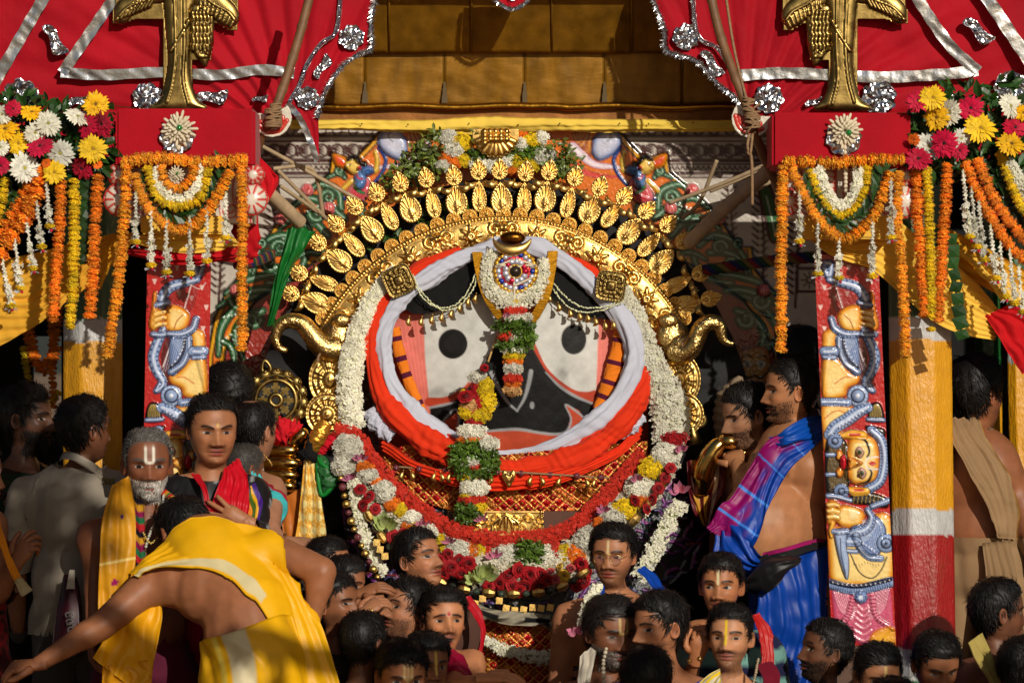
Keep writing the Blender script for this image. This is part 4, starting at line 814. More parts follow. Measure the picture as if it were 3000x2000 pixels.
blue([(945, 70), (1000, 70)], 8, 13, 5); blue([(945, 200), (1000, 198)], 8, 13, 5); blue([(950, 340), (1010, 345), (1100, 370)], 12, 14, 10); blue([(1245, 410), (1350, 370)], 14, 15, 8)
flesh([(955, 560), (1010, 540), (1150, 540), (1260, 460), (1370, 500), (1372, 900), (1150, 930), (985, 900), (960, 760)], 12, 30)
flesh([(955, 380), (1010, 375), (1010, 420), (1060, 400), (1170, 430), (1195, 480), (1160, 545), (1050, 545), (1000, 510), (950, 520)], 20)
for yy in (400, 440, 480): cv.line([(955, yy), (990, yy - 4), (1020, yy + 4)], 13, YB, h=23, hi=(255, 224, 150), out=(110, 44, 16), outw=1.6)
cv.line([(985, 520), (970, 570), (975, 610)], (14, 12, 8), YB, h=23, out=(110, 44, 16), outw=1.6); cv.poly([(1085, 420), (1150, 430), (1160, 490), (1090, 500)], (250, 230, 170), edge=YB, edgew=6)
cv.line([(1100, 720), (1160, 840), (1240, 880), (1300, 830), (1340, 740)], 4, BK); 
for k in range(10): cv.line([(1120 + k * 18, 780 + 10 * math.sin(k)), (1126 + k * 18, 795 + 10 * math.sin(k))], 1.6, (90, 40, 12))
cv.poly([(1100, 560), (1200, 520), (1260, 470), (1330, 560), (1300, 700), (1230, 740), (1150, 690)], (110, 134, 184), h=18, r=12, out=NV, outw=3)
for k in range(9): cv.line([(1180 + k * 16, 500), (1240 + k * 12, 700)], 1.3, (200, 212, 235), smooth=False, alpha=.8); cv.line([(1300 - k * 14, 500), (1200 - k * 6, 640)], 1.3, (200, 212, 235), smooth=False, alpha=.8)
blue([(1215, 435), (1240, 490), (1200, 560), (1095, 585)], (16, 22, 24, 18), 22, 12); blue([(1140, 600), (1160, 680), (1220, 740), (1300, 750)], 16, 20, 14)
for k in range(7): t = k / 6; cv.disc(1165 + 110 * t, 640 + 80 * t, 4.5, (240, 240, 244), h=22)
blue([(1060, 640), (1140, 640)], 26, 14, 8); blue([(1060, 700), (1140, 705)], 9, 14, 6)
cv.disc(1335, 650, 58, SB, h=20, out=NV, outw=3); cv.disc(1335, 650, 38, NV); cv.disc(1335, 650, 28, SB, h=24); cv.disc(1335, 650, 10, NV)
cv.poly([(1000, 570), (1072, 565), (1070, 660), (1088, 770), (1078, 885), (1040, 800), (1005, 660)], (160, 180, 216), h=20, r=10, out=NV, outw=3); cv.line([(1035, 620), (1040, 720), (1068, 850)], 3, NV); blue([(995, 575), (1078, 572)], 14, 22, 6)
cv.poly([(978, 965), (1365, 945), (1385, 1210), (1290, 1300), (1180, 1320), (1000, 1200)], (206, 84, 118), h=8, r=12, smooth=False)
for k in range(7):
    o = k * 14; cv.line([(985 + o, 960), (1030 + o * .8, 1080 - o * .3), (1110 + o * .4, 1150 - o)], 3, (110, 20, 50)); cv.line([(1362 - o, 945), (1320 - o * .8, 1080 - o * .3), (1230 - o * .4, 1150 - o)], 3, (110, 20, 50))
    cv.line([(990 + o, 965), (1034 + o * .8, 1086 - o * .3), (1114 + o * .4, 1156 - o)], 4, (232, 150, 170), h=12); cv.line([(1356 - o, 952), (1315 - o * .8, 1086 - o * .3), (1226 - o * .4, 1156 - o)], 4, (232, 150, 170), h=12)
cv.line([(1240, 990), (1270, 1130), (1380, 1210)], 16, (226, 130, 150), h=16, ring=(12, (170, 50, 90)), out=(120, 20, 50), outw=2); cv.line([(1120, 990), (1080, 1130), (1010, 1200)], 16, (226, 130, 150), h=16, ring=(12, (170, 50, 90)), out=(120, 20, 50), outw=2)
for k in range(6): cv.line([(1150 - k * 6, 1060 + k * 40), (1185, 1090 + k * 40), (1215 + k * 6, 1060 + k * 40)], 8, (230, 130, 150), h=12, out=(130, 24, 60), outw=1.5)
cv.poly([(1255, 1230), (1385, 1200), (1390, 1330), (1230, 1330)], YB, edge=YE_, edgew=8, h=6)
cv.line([(975, 920), (1080, 948), (1180, 950), (1365, 905)], 27, SB, h=17, ring=(26, (70, 90, 140)), out=NV, outw=3); cv.line([(975, 905), (1080, 930), (1180, 932), (1365, 888)], 13, NV, h=20)
for k in range(13): t = k / 12; cv.disc(985 + 372 * t, 907 + 25 * math.sin(math.pi * t) ** .8 - 14 * t, 5, (228, 232, 240), h=23)
for k in range(8): cv.disc(1170 + 26 * math.cos(k * .785), 1005 + 26 * math.sin(k * .785), 17, (120, 146, 196), h=20, out=NV, outw=2)
cv.disc(1170, 1005, 15, (210, 218, 236), h=24)
cv.h += .5 * noise3(np.stack([cv.X / 9, cv.Y / 30, 0 * cv.X], -1).reshape(-1, 3), 1, 2).reshape(cv.h.shape)
def guardian(label, x0, lean, mirror, y, y1):
    k = px(1, y)
    def mp(X, Y, H):
        U = (178 - X) if mirror else X; return Pn(x0 + U + (Y - 55) * lean, Y + 745, y - H * k * .6)
    msk = (cv.Y + 745 < y1); me = cv.mesh('carved_relief', y, mp, mask=msk)
    if mirror: me.flip_normals()
    t = thing('carved_board', label, 'carving', P(x0 + 90, y1, y), 'carved guardian boards'); link('carved_relief', me, t, None, paint)
    mb = MB(); c = [(x0 - 4 - 55 * lean, 745), (x0 + 182 - 55 * lean, 745), (x0 + 182 + (y1 - 800) * lean, y1), (x0 - 4 + (y1 - 800) * lean, y1)]
    v = [P(a, b, y + .004) for a, b in c] + [P(a, b, y + .045) for a, b in c]; mb.add(v, [(0, 1, 2, 3), (7, 6, 5, 4), (0, 4, 5, 1), (1, 5, 6, 2), (2, 6, 7, 3), (3, 7, 4, 0)], lin((170, 26, 24)))
    # its stake down to the deck
    a = P(x0 + 60, y1, y + .02); b = P(x0 + 130, y1, y + .02); mb.box((a.x, y + .006, DECK), (b.x, y + .042, a.z), lin((90, 60, 40))); link('plank', mb.mesh('plank', False), t, None, plainp); return t
guardian('tall carved and painted guardian board showing face and dagger beside the yellow pillar', 2392, .0457, False, -.62, 1890)
guardian('carved and painted guardian board with blue bow behind the man in the red scarf', 436, -.02, True, -.62, 1700)

# ------------------------------------------------------------------ octagonal painted pillars
def pillar(label, x0, x1, bands, y, ytop, ybot, seed, lean=0.0):
    """bands: [(py_end, colour)] from the top; worn wood with wavering edges"""
    nper = 7; rows = np.arange(ytop, ybot + 1, 7.0); hw = (x1 - x0) / 2; cx = (x0 + x1) / 2; r_in = hw; c8 = [(R_ * math.cos(R(22.5 + 45 * k)), R_ * math.sin(R(22.5 + 45 * k))) for k in range(8) for R_ in [r_in / math.cos(R(22.5))]]
    pts = []
    for k in range(8):
        a, b = c8[k], c8[(k + 1) % 8]
        for j in range(nper): t = j / nper; pts.append((a[0] + (b[0] - a[0]) * t, a[1] + (b[1] - a[1]) * t, k, t))
    pts = np.array(pts); n = len(pts); k1 = px(1, y)
    X = cx + pts[:, 0][None] + (rows[:, None] - 1200) * lean; Yd = y + pts[:, 1][None] * k1 + 0 * X; Z = rows[:, None] + 0 * X
    q = np.stack([pts[:, 0][None] / 14 + 0 * X, pts[:, 1][None] / 14 + 0 * X, Z / 80], -1).reshape(-1, 3); nn = noise3(q, 1, 4, seed).reshape(X.shape); n2 = noise3(q * [1, 1, 6], 1.3, 3, seed + 2).reshape(X.shape)
    nrm = np.stack([np.cos(R(45) * (pts[:, 2] + 1)), np.sin(R(45) * (pts[:, 2] + 1))], 1); dn = 1.1 * nn + .6 * n2
    X = X + nrm[:, 0] * dn; Yd = Yd + nrm[:, 1] * dn * k1
    col = np.zeros(X.shape + (3,)); zz = Z + 3 * n2 + 6 * noise3(np.stack([pts[:, 2] * 3.1, pts[:, 3] * 2, 0 * pts[:, 3]], 1), 1, 2, seed)[None]
    prev = -1e9
    for (e, c) in bands: col[(zz > prev) & (zz <= e)] = lin(c); prev = e
    worn = sstep(.6, .95, nn + .5 * n2) * .22; col = col * (1 - worn[..., None]) + lin((110, 84, 50)) * worn[..., None] * .8 + col * worn[..., None] * .2
    v = Pn(X, Z, Yd).reshape(-1, 3); t = thing('painted_pillar', label, 'pillar', P(cx, ybot, y), 'octagonal painted pillars'); link('shaft', mesh_np('shaft', v, gridf(len(rows), n, True), col.reshape(-1, 3), False), t, None, M_('pillar_gloss', None, .4, spec=.9, coat=.4, bump=(40, .9, .005, (3, 3, 1)), var=(22, .1)))
    mb = MB(); a = P(x0 - 8, ybot, y); b = P(x1 + 8, ybot, y); mb.box((a.x, y - .15, DECK), (b.x, y + .15, max(a.z, DECK + .04)), lin((90, 60, 40))); link('base_block', mb.mesh('base_block', False), t, None, plainp); return t
GRN, WHT, YEL, RED_, GRY = (10, 84, 28), (196, 195, 192), (226, 158, 12), (160, 8, 12), (120, 116, 110)
YB_ = 2330
pillar('octagonal pillar in yellow, white and red beside the carved guardian face', 2607, 2790, [(930, GRN), (995, WHT), (1490, YEL), (1566, WHT), (1900, RED_), (1990, WHT), (2400, GRN)], -.40, 330, YB_, 3, .012)
pillar('octagonal pillar painted green, white and yellow behind the khaki-shirted man', 186, 358, [(935, GRN), (1002, WHT), (1490, YEL), (1566, WHT), (2400, RED_)], .12, 330, YB_, 5, 0)
pillar('dim narrow pillar with green, white and yellow bands behind the shawled back', 2862, 2935, [(1080, GRN), (1135, WHT), (1500, YEL), (2400, RED_)], 1.3, 330, 2180, 8, .02)
pillar('yellow pillar at the far edge of the deck beside the sky gap', 2955, 3030, [(1020, GRN), (1060, WHT), (1520, YEL), (2400, RED_)], .95, 330, 2180, 9, .02)
# ------------------------------------------------------------------ flower kit (meshes shared between alike blossoms)
ORD = ['first', 'second', 'third', 'fourth', 'fifth', 'sixth', 'seventh', 'eighth', 'ninth', 'tenth']
def marigold_mesh(c1, c2, seed):
    g = np.random.default_rng(seed); mb = MB(); c1, c2 = lin(c1), lin(c2); mb.ball((0, 0, 0), (.82, .82, .42), c1 * .8, 6, 10)
    for k, el in enumerate(np.linspace(-62, 62, 7)):
        n = int(16 * math.cos(R(el))) + 3
        for j in range(n):
            a = (j + .5 * (k % 2)) / n * 6.283 + g.normal(0, .1); e = R(el + g.normal(0, 7)); rr = g.uniform(.9, 1.1); d = np.array([math.cos(a) * math.cos(e), math.sin(a) * math.cos(e), math.sin(e) * .5]); t = np.array([-math.sin(a), math.cos(a), 0]); u = np.array([0, 0, 1.]); wd = g.uniform(.2, .3)
            b = d * .5; m = d * .86 * rr; tip = d * rr + u * g.normal(0, .07)
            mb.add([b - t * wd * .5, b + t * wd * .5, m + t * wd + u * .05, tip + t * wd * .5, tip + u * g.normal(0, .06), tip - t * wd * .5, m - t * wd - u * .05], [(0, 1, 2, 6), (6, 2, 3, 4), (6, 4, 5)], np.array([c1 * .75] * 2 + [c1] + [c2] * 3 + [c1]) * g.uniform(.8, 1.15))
    return mb.mesh('marigold', False)
MG = {'orange': [marigold_mesh((255, 160, 10), (255, 198, 60), k) for k in range(3)], 'deep': [marigold_mesh((255, 138, 8), (255, 172, 44), k + 3) for k in range(3)], 'yellow': [marigold_mesh((240, 200, 8), (252, 228, 40), k + 6) for k in range(3)]}
def align(z):
    z = Vector(z).normalized(); return z.to_track_quat('Z', 'Y').to_matrix().to_4x4()
def walk(path, step, y=None):
    """points every step metres along a smooth path, with tangents"""
    q = catmull(PA(path, y), 400); s = np.concatenate([[0], np.cumsum(np.linalg.norm(np.diff(q, axis=0), axis=1))]); n = max(2, int(s[-1] / step)); t = np.linspace(0, s[-1], n)
    p_ = np.stack([np.interp(t, s, q[:, i]) for i in range(3)], 1); return p_, np.gradient(p_, axis=0)
def marigolds(path, kind, r, label, group, y=None, squeeze=1.35, name='marigold_garland', parent=None):
    rr = px(r, path[0][2] if len(path[0]) > 2 else y); p_, t = walk(path, rr * squeeze * .66, y)
    root = parent or thing(name, label, 'garland', p_[-1], group); g = np.random.default_rng(int(abs(path[0][0])) + int(path[0][1]))
    if parent is None: mb = MB(); mb.tube(p_, rr * .18, lin((70, 80, 30)), 5); link('thread', mb.mesh('thread'), root, None, leafm)
    for k in range(len(p_)):
        M = Matrix.Translation(p_[k] + g.normal(0, rr * .07, 3)) @ align(Vector(t[k]) + Vector(g.normal(0, .12, 3)) * Vector(t[k]).length) @ Matrix.Rotation(g.uniform(0, 6.28), 4, 'Z') @ Matrix.Scale(rr * g.uniform(1.02, 1.26), 4)
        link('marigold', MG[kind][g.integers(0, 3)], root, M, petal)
    return root
def gerbera_mesh(cp, cc, seed, droop=.12):
    g = np.random.default_rng(seed); mb = MB(); cp = lin(cp); cc = lin(cc)
    for (n, L, z0, w_) in ((24, 1.0, 0, .12), (22, .8, -.05, .105), (16, .45, -.09, .08)):
        for k in range(n):
            a = (k + g.normal(0, .18)) / n * 6.283; d = np.array([math.cos(a), 0, math.sin(a)]); t = np.array([-math.sin(a), 0, math.cos(a)]); Lk = L * g.uniform(.86, 1.08); s = np.array([.18, .5, .8, 1.0]); wd = w_ * np.array([.45, .95, .9, .12]); dr = droop * g.uniform(-.6, 1.6)
            ctr = np.outer(s * Lk, d) + np.outer(z0 - .16 * np.sin(s * 2.2) + dr * s ** 2, [0, 1, 0]); v = np.concatenate([ctr - np.outer(wd, t), ctr + np.outer(wd, t)]); v[:, 1] += np.concatenate([-.02 * np.ones(4), .02 * np.ones(4)])
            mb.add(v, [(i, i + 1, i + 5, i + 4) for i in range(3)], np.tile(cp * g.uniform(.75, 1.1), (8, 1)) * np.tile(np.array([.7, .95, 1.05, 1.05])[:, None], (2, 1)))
    mb.ball((0, -.1, 0), (.2, .1, .2), cc, 6, 12)
    for k in range(40): a = g.uniform(0, 6.28); r = .05 + .2 * g.random() ** .5; mb.ball((r * math.cos(a), -.19 + .1 * r, r * math.sin(a)), .022, cc * g.uniform(.5, 1.8), 4, 5)
    return mb.mesh('gerbera', False)
GB = {'yellow': [gerbera_mesh((250, 190, 10), (110, 72, 8), 1), gerbera_mesh((250, 204, 30), (160, 120, 14), 2)], 'white': [gerbera_mesh((232, 228, 205), (150, 140, 50), 3), gerbera_mesh((226, 224, 208), (170, 160, 70), 4)], 'pink': [gerbera_mesh((206, 10, 62), (30, 14, 12), 5), gerbera_mesh((190, 8, 52), (26, 12, 10), 6)], 'orange': [gerbera_mesh((240, 110, 10), (90, 40, 8), 7)]}
def rose_mesh(c, seed):
    g = np.random.default_rng(seed); mb = MB(); c = lin(c)
    for ring, (n, r0, r1, h) in enumerate(((3, .08, .3, -.62), (4, .2, .5, -.5), (5, .35, .75, -.34), (6, .5, 1.0, -.12))):
        for k in range(n):
            a0 = (k + .5 * ring + g.normal(0, .1)) / n * 6.283; hw = 6.283 / n * .66; A = np.linspace(a0 - hw, a0 + hw, 5); v = []
            for (rr, yy) in ((r0, .05), ((r0 + r1) * .52, h * .7), (r1, h + .05 * ring)): 
                for i, a in enumerate(A): e = 1 - .16 * abs(i - 2) / 2 * (rr == r1); v.append((rr * e * math.cos(a), yy + (.05 * abs(i - 2) if rr == r1 else 0) + g.normal(0, .015), rr * e * math.sin(a)))
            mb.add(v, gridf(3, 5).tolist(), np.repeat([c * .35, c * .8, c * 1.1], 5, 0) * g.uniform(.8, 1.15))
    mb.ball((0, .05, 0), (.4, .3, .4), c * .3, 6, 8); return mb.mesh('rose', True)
RS = {'red': [rose_mesh((164, 4, 18), k) for k in range(3)], 'yellow': [rose_mesh((240, 190, 60), 5)], 'pink': [rose_mesh((220, 90, 90), 6)]}
def leaf_add(mb, p, d, n, L, wd, c, bend=.25):
    d = d / (np.linalg.norm(d) + 1e-9); s = np.cross(d, n); s /= np.linalg.norm(s) + 1e-9; n2 = np.cross(s, d); v = []
    for (t, w_) in ((0, .12), (.3, .9), (.65, .85), (1, .05)): q = p + d * L * t - n2 * bend * L * t * t; v += [q - s * wd * w_ + n2 * wd * .35 * w_, q, q + s * wd * w_ + n2 * wd * .35 * w_]
    mb.add(v, [f for i in range(3) for f in ((3 * i, 3 * i + 1, 3 * i + 4, 3 * i + 3), (3 * i + 1, 3 * i + 2, 3 * i + 5, 3 * i + 4))], c)
def foliage(name, parent, spots, n, L, col, seed, y, depth=.08, wd=.42, kind='stuff'):
    """leaves spread through a clump; spots: (px,py,radius)"""
    g = np.random.default_rng(seed); mb = MB(); sp = np.array(spots, float); pr = sp[:, 2] ** 2 / (sp[:, 2] ** 2).sum()
    for k in range(n):
        i = g.choice(len(sp), p=pr); a = g.uniform(0, 6.28); r = sp[i, 2] * g.random() ** .5; p_ = np.array(P(sp[i, 0] + r * math.cos(a), sp[i, 1] + r * math.sin(a), y + g.uniform(-depth, depth)))
        d = g.normal(0, 1, 3) + [math.cos(a), -.3, -math.sin(a) * .8 + .1]; nn = g.normal(0, .6, 3) + [0, -1, .5]; LL = px(L) * g.uniform(.6, 1.3); leaf_add(mb, p_, d, nn, LL, LL * wd * .5, lin(col) * g.uniform(.5, 1.6) * [1, 1, g.uniform(.5, 1.3)])
        if k % 9 == 0: mb.tube([p_, p_ - d / np.linalg.norm(d) * LL * 1.2], .0012, lin((60, 70, 30)), 4)
    o = link(name, mb.mesh(name, False), parent, None, leafm); o['kind'] = kind; return o
def star(mb, p, r, g, c, axis=None):
    """small white blossom: five petals and a tube"""
    n = np.array(axis if axis is not None else g.normal(0, 1, 3) + [0, -1.1, 0]); n = n / np.linalg.norm(n); a = np.cross(n, [.3, .2, 1]); a /= np.linalg.norm(a); b = np.cross(n, a); f0 = g.uniform(0, 6.28); v = [p + n * r * .2]; f = []
    for k in range(5):
        t = f0 + k * 1.2566; d = math.cos(t) * a + math.sin(t) * b; e = -math.sin(t) * a + math.cos(t) * b; v += [p + d * r * .55 + e * r * .32 + n * r * .25, p + d * r + n * r * g.uniform(.05, .5), p + d * r * .55 - e * r * .32 + n * r * .25]; f.append((0, 3 * k + 1, 3 * k + 2, 3 * k + 3))
    cc = np.array([c * .8] + [c * g.uniform(.75, 1.1)] * 15); mb.add(np.array(v), f, cc)
def bud(mb, p, r, d, g, c):
    d = d / (np.linalg.norm(d) + 1e-9); a = np.cross(d, [.2, .9, .3]); a /= np.linalg.norm(a) + 1e-9; b = np.cross(d, a); v = [p - d * r * 1.3]
    for k in range(5): t = k * 1.2566; v.append(p + (math.cos(t) * a + math.sin(t) * b) * r * .55)
    v.append(p + d * r * 1.1); mb.add(v, [(0, 1 + (k + 1) % 5, 1 + k) for k in range(5)] + [(6, 1 + k, 1 + (k + 1) % 5) for k in range(5)], np.array([c * [.85, .95, .6]] + [c * g.uniform(.8, 1.1)] * 6))
WHITE = lin((238, 234, 212))
def jasmine(name, parent, path, wid, n, seed, y=None, r=9.5, col=None, depth=.6, buds=.35):
    """a thick rope of small white blossoms"""
    g = np.random.default_rng(seed); q = catmull(PA(path, y), 200); t = np.gradient(q, axis=0); t /= np.linalg.norm(t, axis=1)[:, None]; side = np.cross(t, [0, 1, 0]); side /= np.linalg.norm(side, axis=1)[:, None] + 1e-9; mb = MB(); c = WHITE if col is None else lin(col)
    wa = px(1) * np.interp(np.linspace(0, 1, 200), np.linspace(0, 1, len(np.atleast_1d(wid))), np.atleast_1d(wid)) / 2
    for k in range(n):
        i = g.integers(0, 200); a = g.uniform(-1, 1); w_ = wa[i] * (1 + g.normal(0, .08)); p_ = q[i] + side[i] * a * w_ + np.array([0, -1, 0]) * w_ * depth * math.sqrt(max(0, 1 - a * a)) * g.uniform(.5, 1.05) + t[i] * g.normal(0, .004)
        rr = px(r) * g.uniform(.7, 1.25)
        if g.random() < buds: bud(mb, p_, rr * .8, g.normal(0, 1, 3), g, c)
        else: star(mb, p_, rr, g, c, side[i] * a * 1.2 + np.array([0, -1, 0]) + g.normal(0, .45, 3))
    mb.tube(q + [0, .004, 0], wa * .55, c * [.35, .38, .22], 8, .6)
    o = link(name, mb.mesh(name, False), parent, None, petal); o['kind'] = 'stuff'; return o
def beads(mb, path, r, col, y=None, gap=1.9, jit=.1, seed=0, flat=1.0):
    p_, t = walk(path, px(r) * gap, y); g = np.random.default_rng(seed)
    for q in p_: mb.ball(q + g.normal(0, px(r) * jit, 3), px(r) * g.uniform(.85, 1.15), col, 6, 8)
    return p_
def clump(name, parent, cx, cy, rx, ry, kind, n, r, seed, y, depth=.5):
    """a tuft of blossoms filling an ellipse of a mixed garland"""
    g = np.random.default_rng(seed); mb = MB(); cols = dict(white=(240, 236, 216), orange=(246, 124, 12), yellow=(244, 208, 14), coral=(232, 58, 30), red=(190, 10, 22), green=(78, 104, 32), pink=(214, 120, 150), peach=(232, 178, 110))[kind]; c = lin(cols); k1 = px(1, y)
    for k in range(n):
        a = g.uniform(0, 6.28); rr = g.random() ** .5; x, z = rr * math.cos(a), rr * math.sin(a); p_ = np.array(P(cx + x * rx, cy + z * ry, y - depth * min(rx, ry) * k1 * math.sqrt(max(0, 1 - rr * rr)) * g.uniform(.8, 1.1)))
        nn = np.array([x, -1.1 + .6 * rr, -z]) + g.normal(0, .35, 3)
        if kind == 'green': leaf_add(mb, p_, np.array([x, -.2, -z]) + g.normal(0, .6, 3), nn, k1 * r * 2.2, k1 * r * .7, c * g.uniform(.5, 1.6))
        else: star(mb, p_, k1 * r * g.uniform(.7, 1.2), g, c * g.uniform(.72, 1.12), nn)
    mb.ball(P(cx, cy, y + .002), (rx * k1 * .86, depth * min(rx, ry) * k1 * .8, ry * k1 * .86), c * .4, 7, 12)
    return link(name, mb.mesh(name, False), parent, None, leafm if kind == 'green' else petal)
def tassel(label, x, y0, y1, d, group, lean=0, seed=0):
    """string of tube-shaped white flowers ending in a yellow marigold"""
    g = np.random.default_rng(seed); t = thing('tuberose_tassel', label, 'tassel', P(x + lean, y1, d), group); mb = MB(); k1 = px(1, d); L = y1 - y0; n = int(L / 11); c = lin((226, 222, 204)); nb = int(n * .55)
    mb.tube([P(x, y0 - 14, d), P(x + lean * .5, (y0 + y1) / 2, d), P(x + lean, y1 - 8, d)], k1 * 2.2, c * [.7, .75, .5], 5)
    for k in range(n):
        s = k / n; p_ = np.array(P(x + lean * s, y0 + L * s, d))
        if k < nb:
            for j in range(2): a = g.uniform(0, 6.28); e = np.array([math.cos(a) * .55, math.sin(a) * .55, -1]); mb.tube([p_ - e * k1 * 9, p_ + e * k1 * 3, p_ + e * k1 * 8], np.array([2.0, 3.2, 5.2]) * k1, c * g.uniform(.8, 1.08), 6, cap=False)
        else:
            for j in range(5): star(mb, p_ + g.normal(0, 4.5, 3) * k1, k1 * 10 * g.uniform(.7, 1.1), g, c)
    link('blossom_string', mb.mesh('blossom_string', False), t, None, petal)
    po = link('marigold_end', MG['yellow'][seed % 3], t, Matrix.Translation(P(x + lean, y1, d)) @ Matrix.Scale(k1 * 17, 4), petal)
    mb = MB(); mb.ball(P(x + lean + 4, y1 + 13, d - .004), k1 * 5, lin((190, 10, 50)), 5, 7)
    for k in range(5): a = g.uniform(0, 6.28); mb.tube([P(x + lean, y1 + 8, d), P(x + lean + 20 * math.cos(a), y1 + 12 + 8 * math.sin(a), d - .004)], k1 * 1.2, lin((190, 190, 196)), 4)
    link('tinsel_tip', mb.mesh('tinsel_tip', False), t, None, petal)
def leafstrand(label, path, wd, group, seed, y=None, folded=False):
    g = np.random.default_rng(seed); p_, t = walk(path, px(wd) * (.75 if folded else .34), y); root = thing('leaf_garland', label, 'garland', p_[-1], group); mb = MB(); k = px(1)
    for i in range(len(p_)):
        d = t[i] / (np.linalg.norm(t[i]) + 1e-9); s = np.cross(d, [0, 1, 0]); s /= np.linalg.norm(s)
        if folded:
            d = d + s * g.normal(0, .22); s = s - d * (s @ d) * .5; a, b = d * px(wd) * .42 * g.uniform(.8, 1.15), s * px(wd) * .5 * g.uniform(.8, 1.1); n = np.array([g.normal(0, .005), -.012, 0]); c = lin((30, 62, 22)) * g.uniform(.6, 1.5); mb.add([p_[i] - a - b, p_[i] - a + b + n * .4, p_[i] + a + b, p_[i] + a - b + n * .4, p_[i] + n], [(0, 1, 4), (1, 2, 4), (2, 3, 4), (3, 0, 4)], c)
        else:
            for sg in (-1, 1): leaf_add(mb, p_[i] + g.normal(0, .004, 3), d + s * sg * g.uniform(.4, 1) + [0, -.2, 0], np.array([0, -1, .3]) + g.normal(0, .3, 3), px(wd) * g.uniform(.8, 1.3), px(wd) * .22, lin((34, 66, 22)) * g.uniform(.5, 1.6))
    mb.tube(p_ + [0, .003, 0], px(3), lin((40, 50, 20)), 5); o = link('leaves', mb.mesh('leaves', False), root, None, leafm); o['kind'] = 'stuff'; return root
# ------------------------------------------------------------------ boxes, capitals, garlands and swags at the two posts
redbox = M_('red_box_cloth', (170, 3, 24), .8, bump=(11, .5, .012), var=(5, .14), sheen=.1, spec=.2)
def redcase(label, x0, y0, x1, y1, y):
    t = thing('red_box', label, 'box', P((x0 + x1) / 2, y1, y), 'red cloth boxes above the posts'); bm = bmesh.new(); bmesh.ops.create_cube(bm, size=1); a, b = P(x0, y1, y), P(x1, y0, y)
    for v in bm.verts: v.co = Vector(((a.x + b.x) / 2 + v.co.x * (b.x - a.x), y + .17 + v.co.y * .34, (a.z + b.z) / 2 + v.co.z * (b.z - a.z)))
    bmesh.ops.bevel(bm, geom=bm.edges[:], offset=.012, segments=3, affect='EDGES'); me = bpy.data.meshes.new('case'); bm.to_mesh(me); bm.free(); link('case', me, t, None, redbox); return t
redcase('red cloth box bearing two cream pith flowers, beside the dense gerbera cluster', 338, 318, 748, 490, -.86)
redcase('red cloth box beside the bamboo tied with hanging jute, photo right', 2262, 330, 2668, 492, -.86)
shola = M_('shola_pith', (222, 208, 178), .8, bump=(60, .3, .003), var=(20, .15))
def sholaflower(label, x, y_, r, d, gem=(0, 0), foil_=True, tail=None, small=False):
    t = thing('pith_flower', label, 'ornament', P(x, y_, d)); g = np.random.default_rng(int(x)); k = px(1, d)
    if foil_: foilpatch(t, x - 4, y_ + r * .42, r * .98, 'flower', d + .012, 8, int(x))
    for ring, (n, L, z) in enumerate(((15, 1, 0), (15, .8, -.008), (11, .55, -.016), (7, .35, -.022))):
        for j in range(n):
            mb = MB(); a = (j + .5 * ring + g.normal(0, .1)) / n * 6.283; dr = np.array([math.cos(a), 0, math.sin(a)]); c = np.array(P(x, y_, d + z)); Lk = L * r * k * g.uniform(.85, 1.1)
            mb.tube([c + dr * Lk * .2, c + dr * Lk * .6 + [0, -.006, 0], c + dr * Lk * .92 + [0, -.012, 0], c + dr * Lk + [0, -.012, 0]], np.array([.05, .085, .08, .03]) * r * k, sides=6, flat=.6); link('petal', mb.mesh('petal'), t, None, shola)
    mb = MB(); mb.ball(P(x + gem[0], y_ + gem[1], d - .03), r * k * .17, nu=8, nv=12); link('gem', mb.mesh('gem'), t, None, M_('green_gem', (6, 120, 40), .08, coat=1, spec=.8))
    if tail:
        mb = MB(); p_ = beads(mb, [(x, y_ + r * .7), (x + tail[0] * .5, (y_ + tail[1]) / 2 + r * .4), (x + tail[0], tail[1])], 7, (1, 1, 1), d + .006, 1.5); link('pith_cord', mb.mesh('pith_cord'), t, None, shola)
sholaflower('cream pith flower with green gem on the red box, above a second smaller one', 523, 378, 54, -.885, (3, -4), tail=(0, 470))
sholaflower('smaller cream pith flower with green star gem amid the orange garland', 516, 512, 27, -.93, (4, -4), False)
sholaflower('cream pith flower with off-centre green gem on the red box beside the tied bamboo', 2475, 383, 54, -.885, (12, 6), tail=(4, 560))
capm = paint
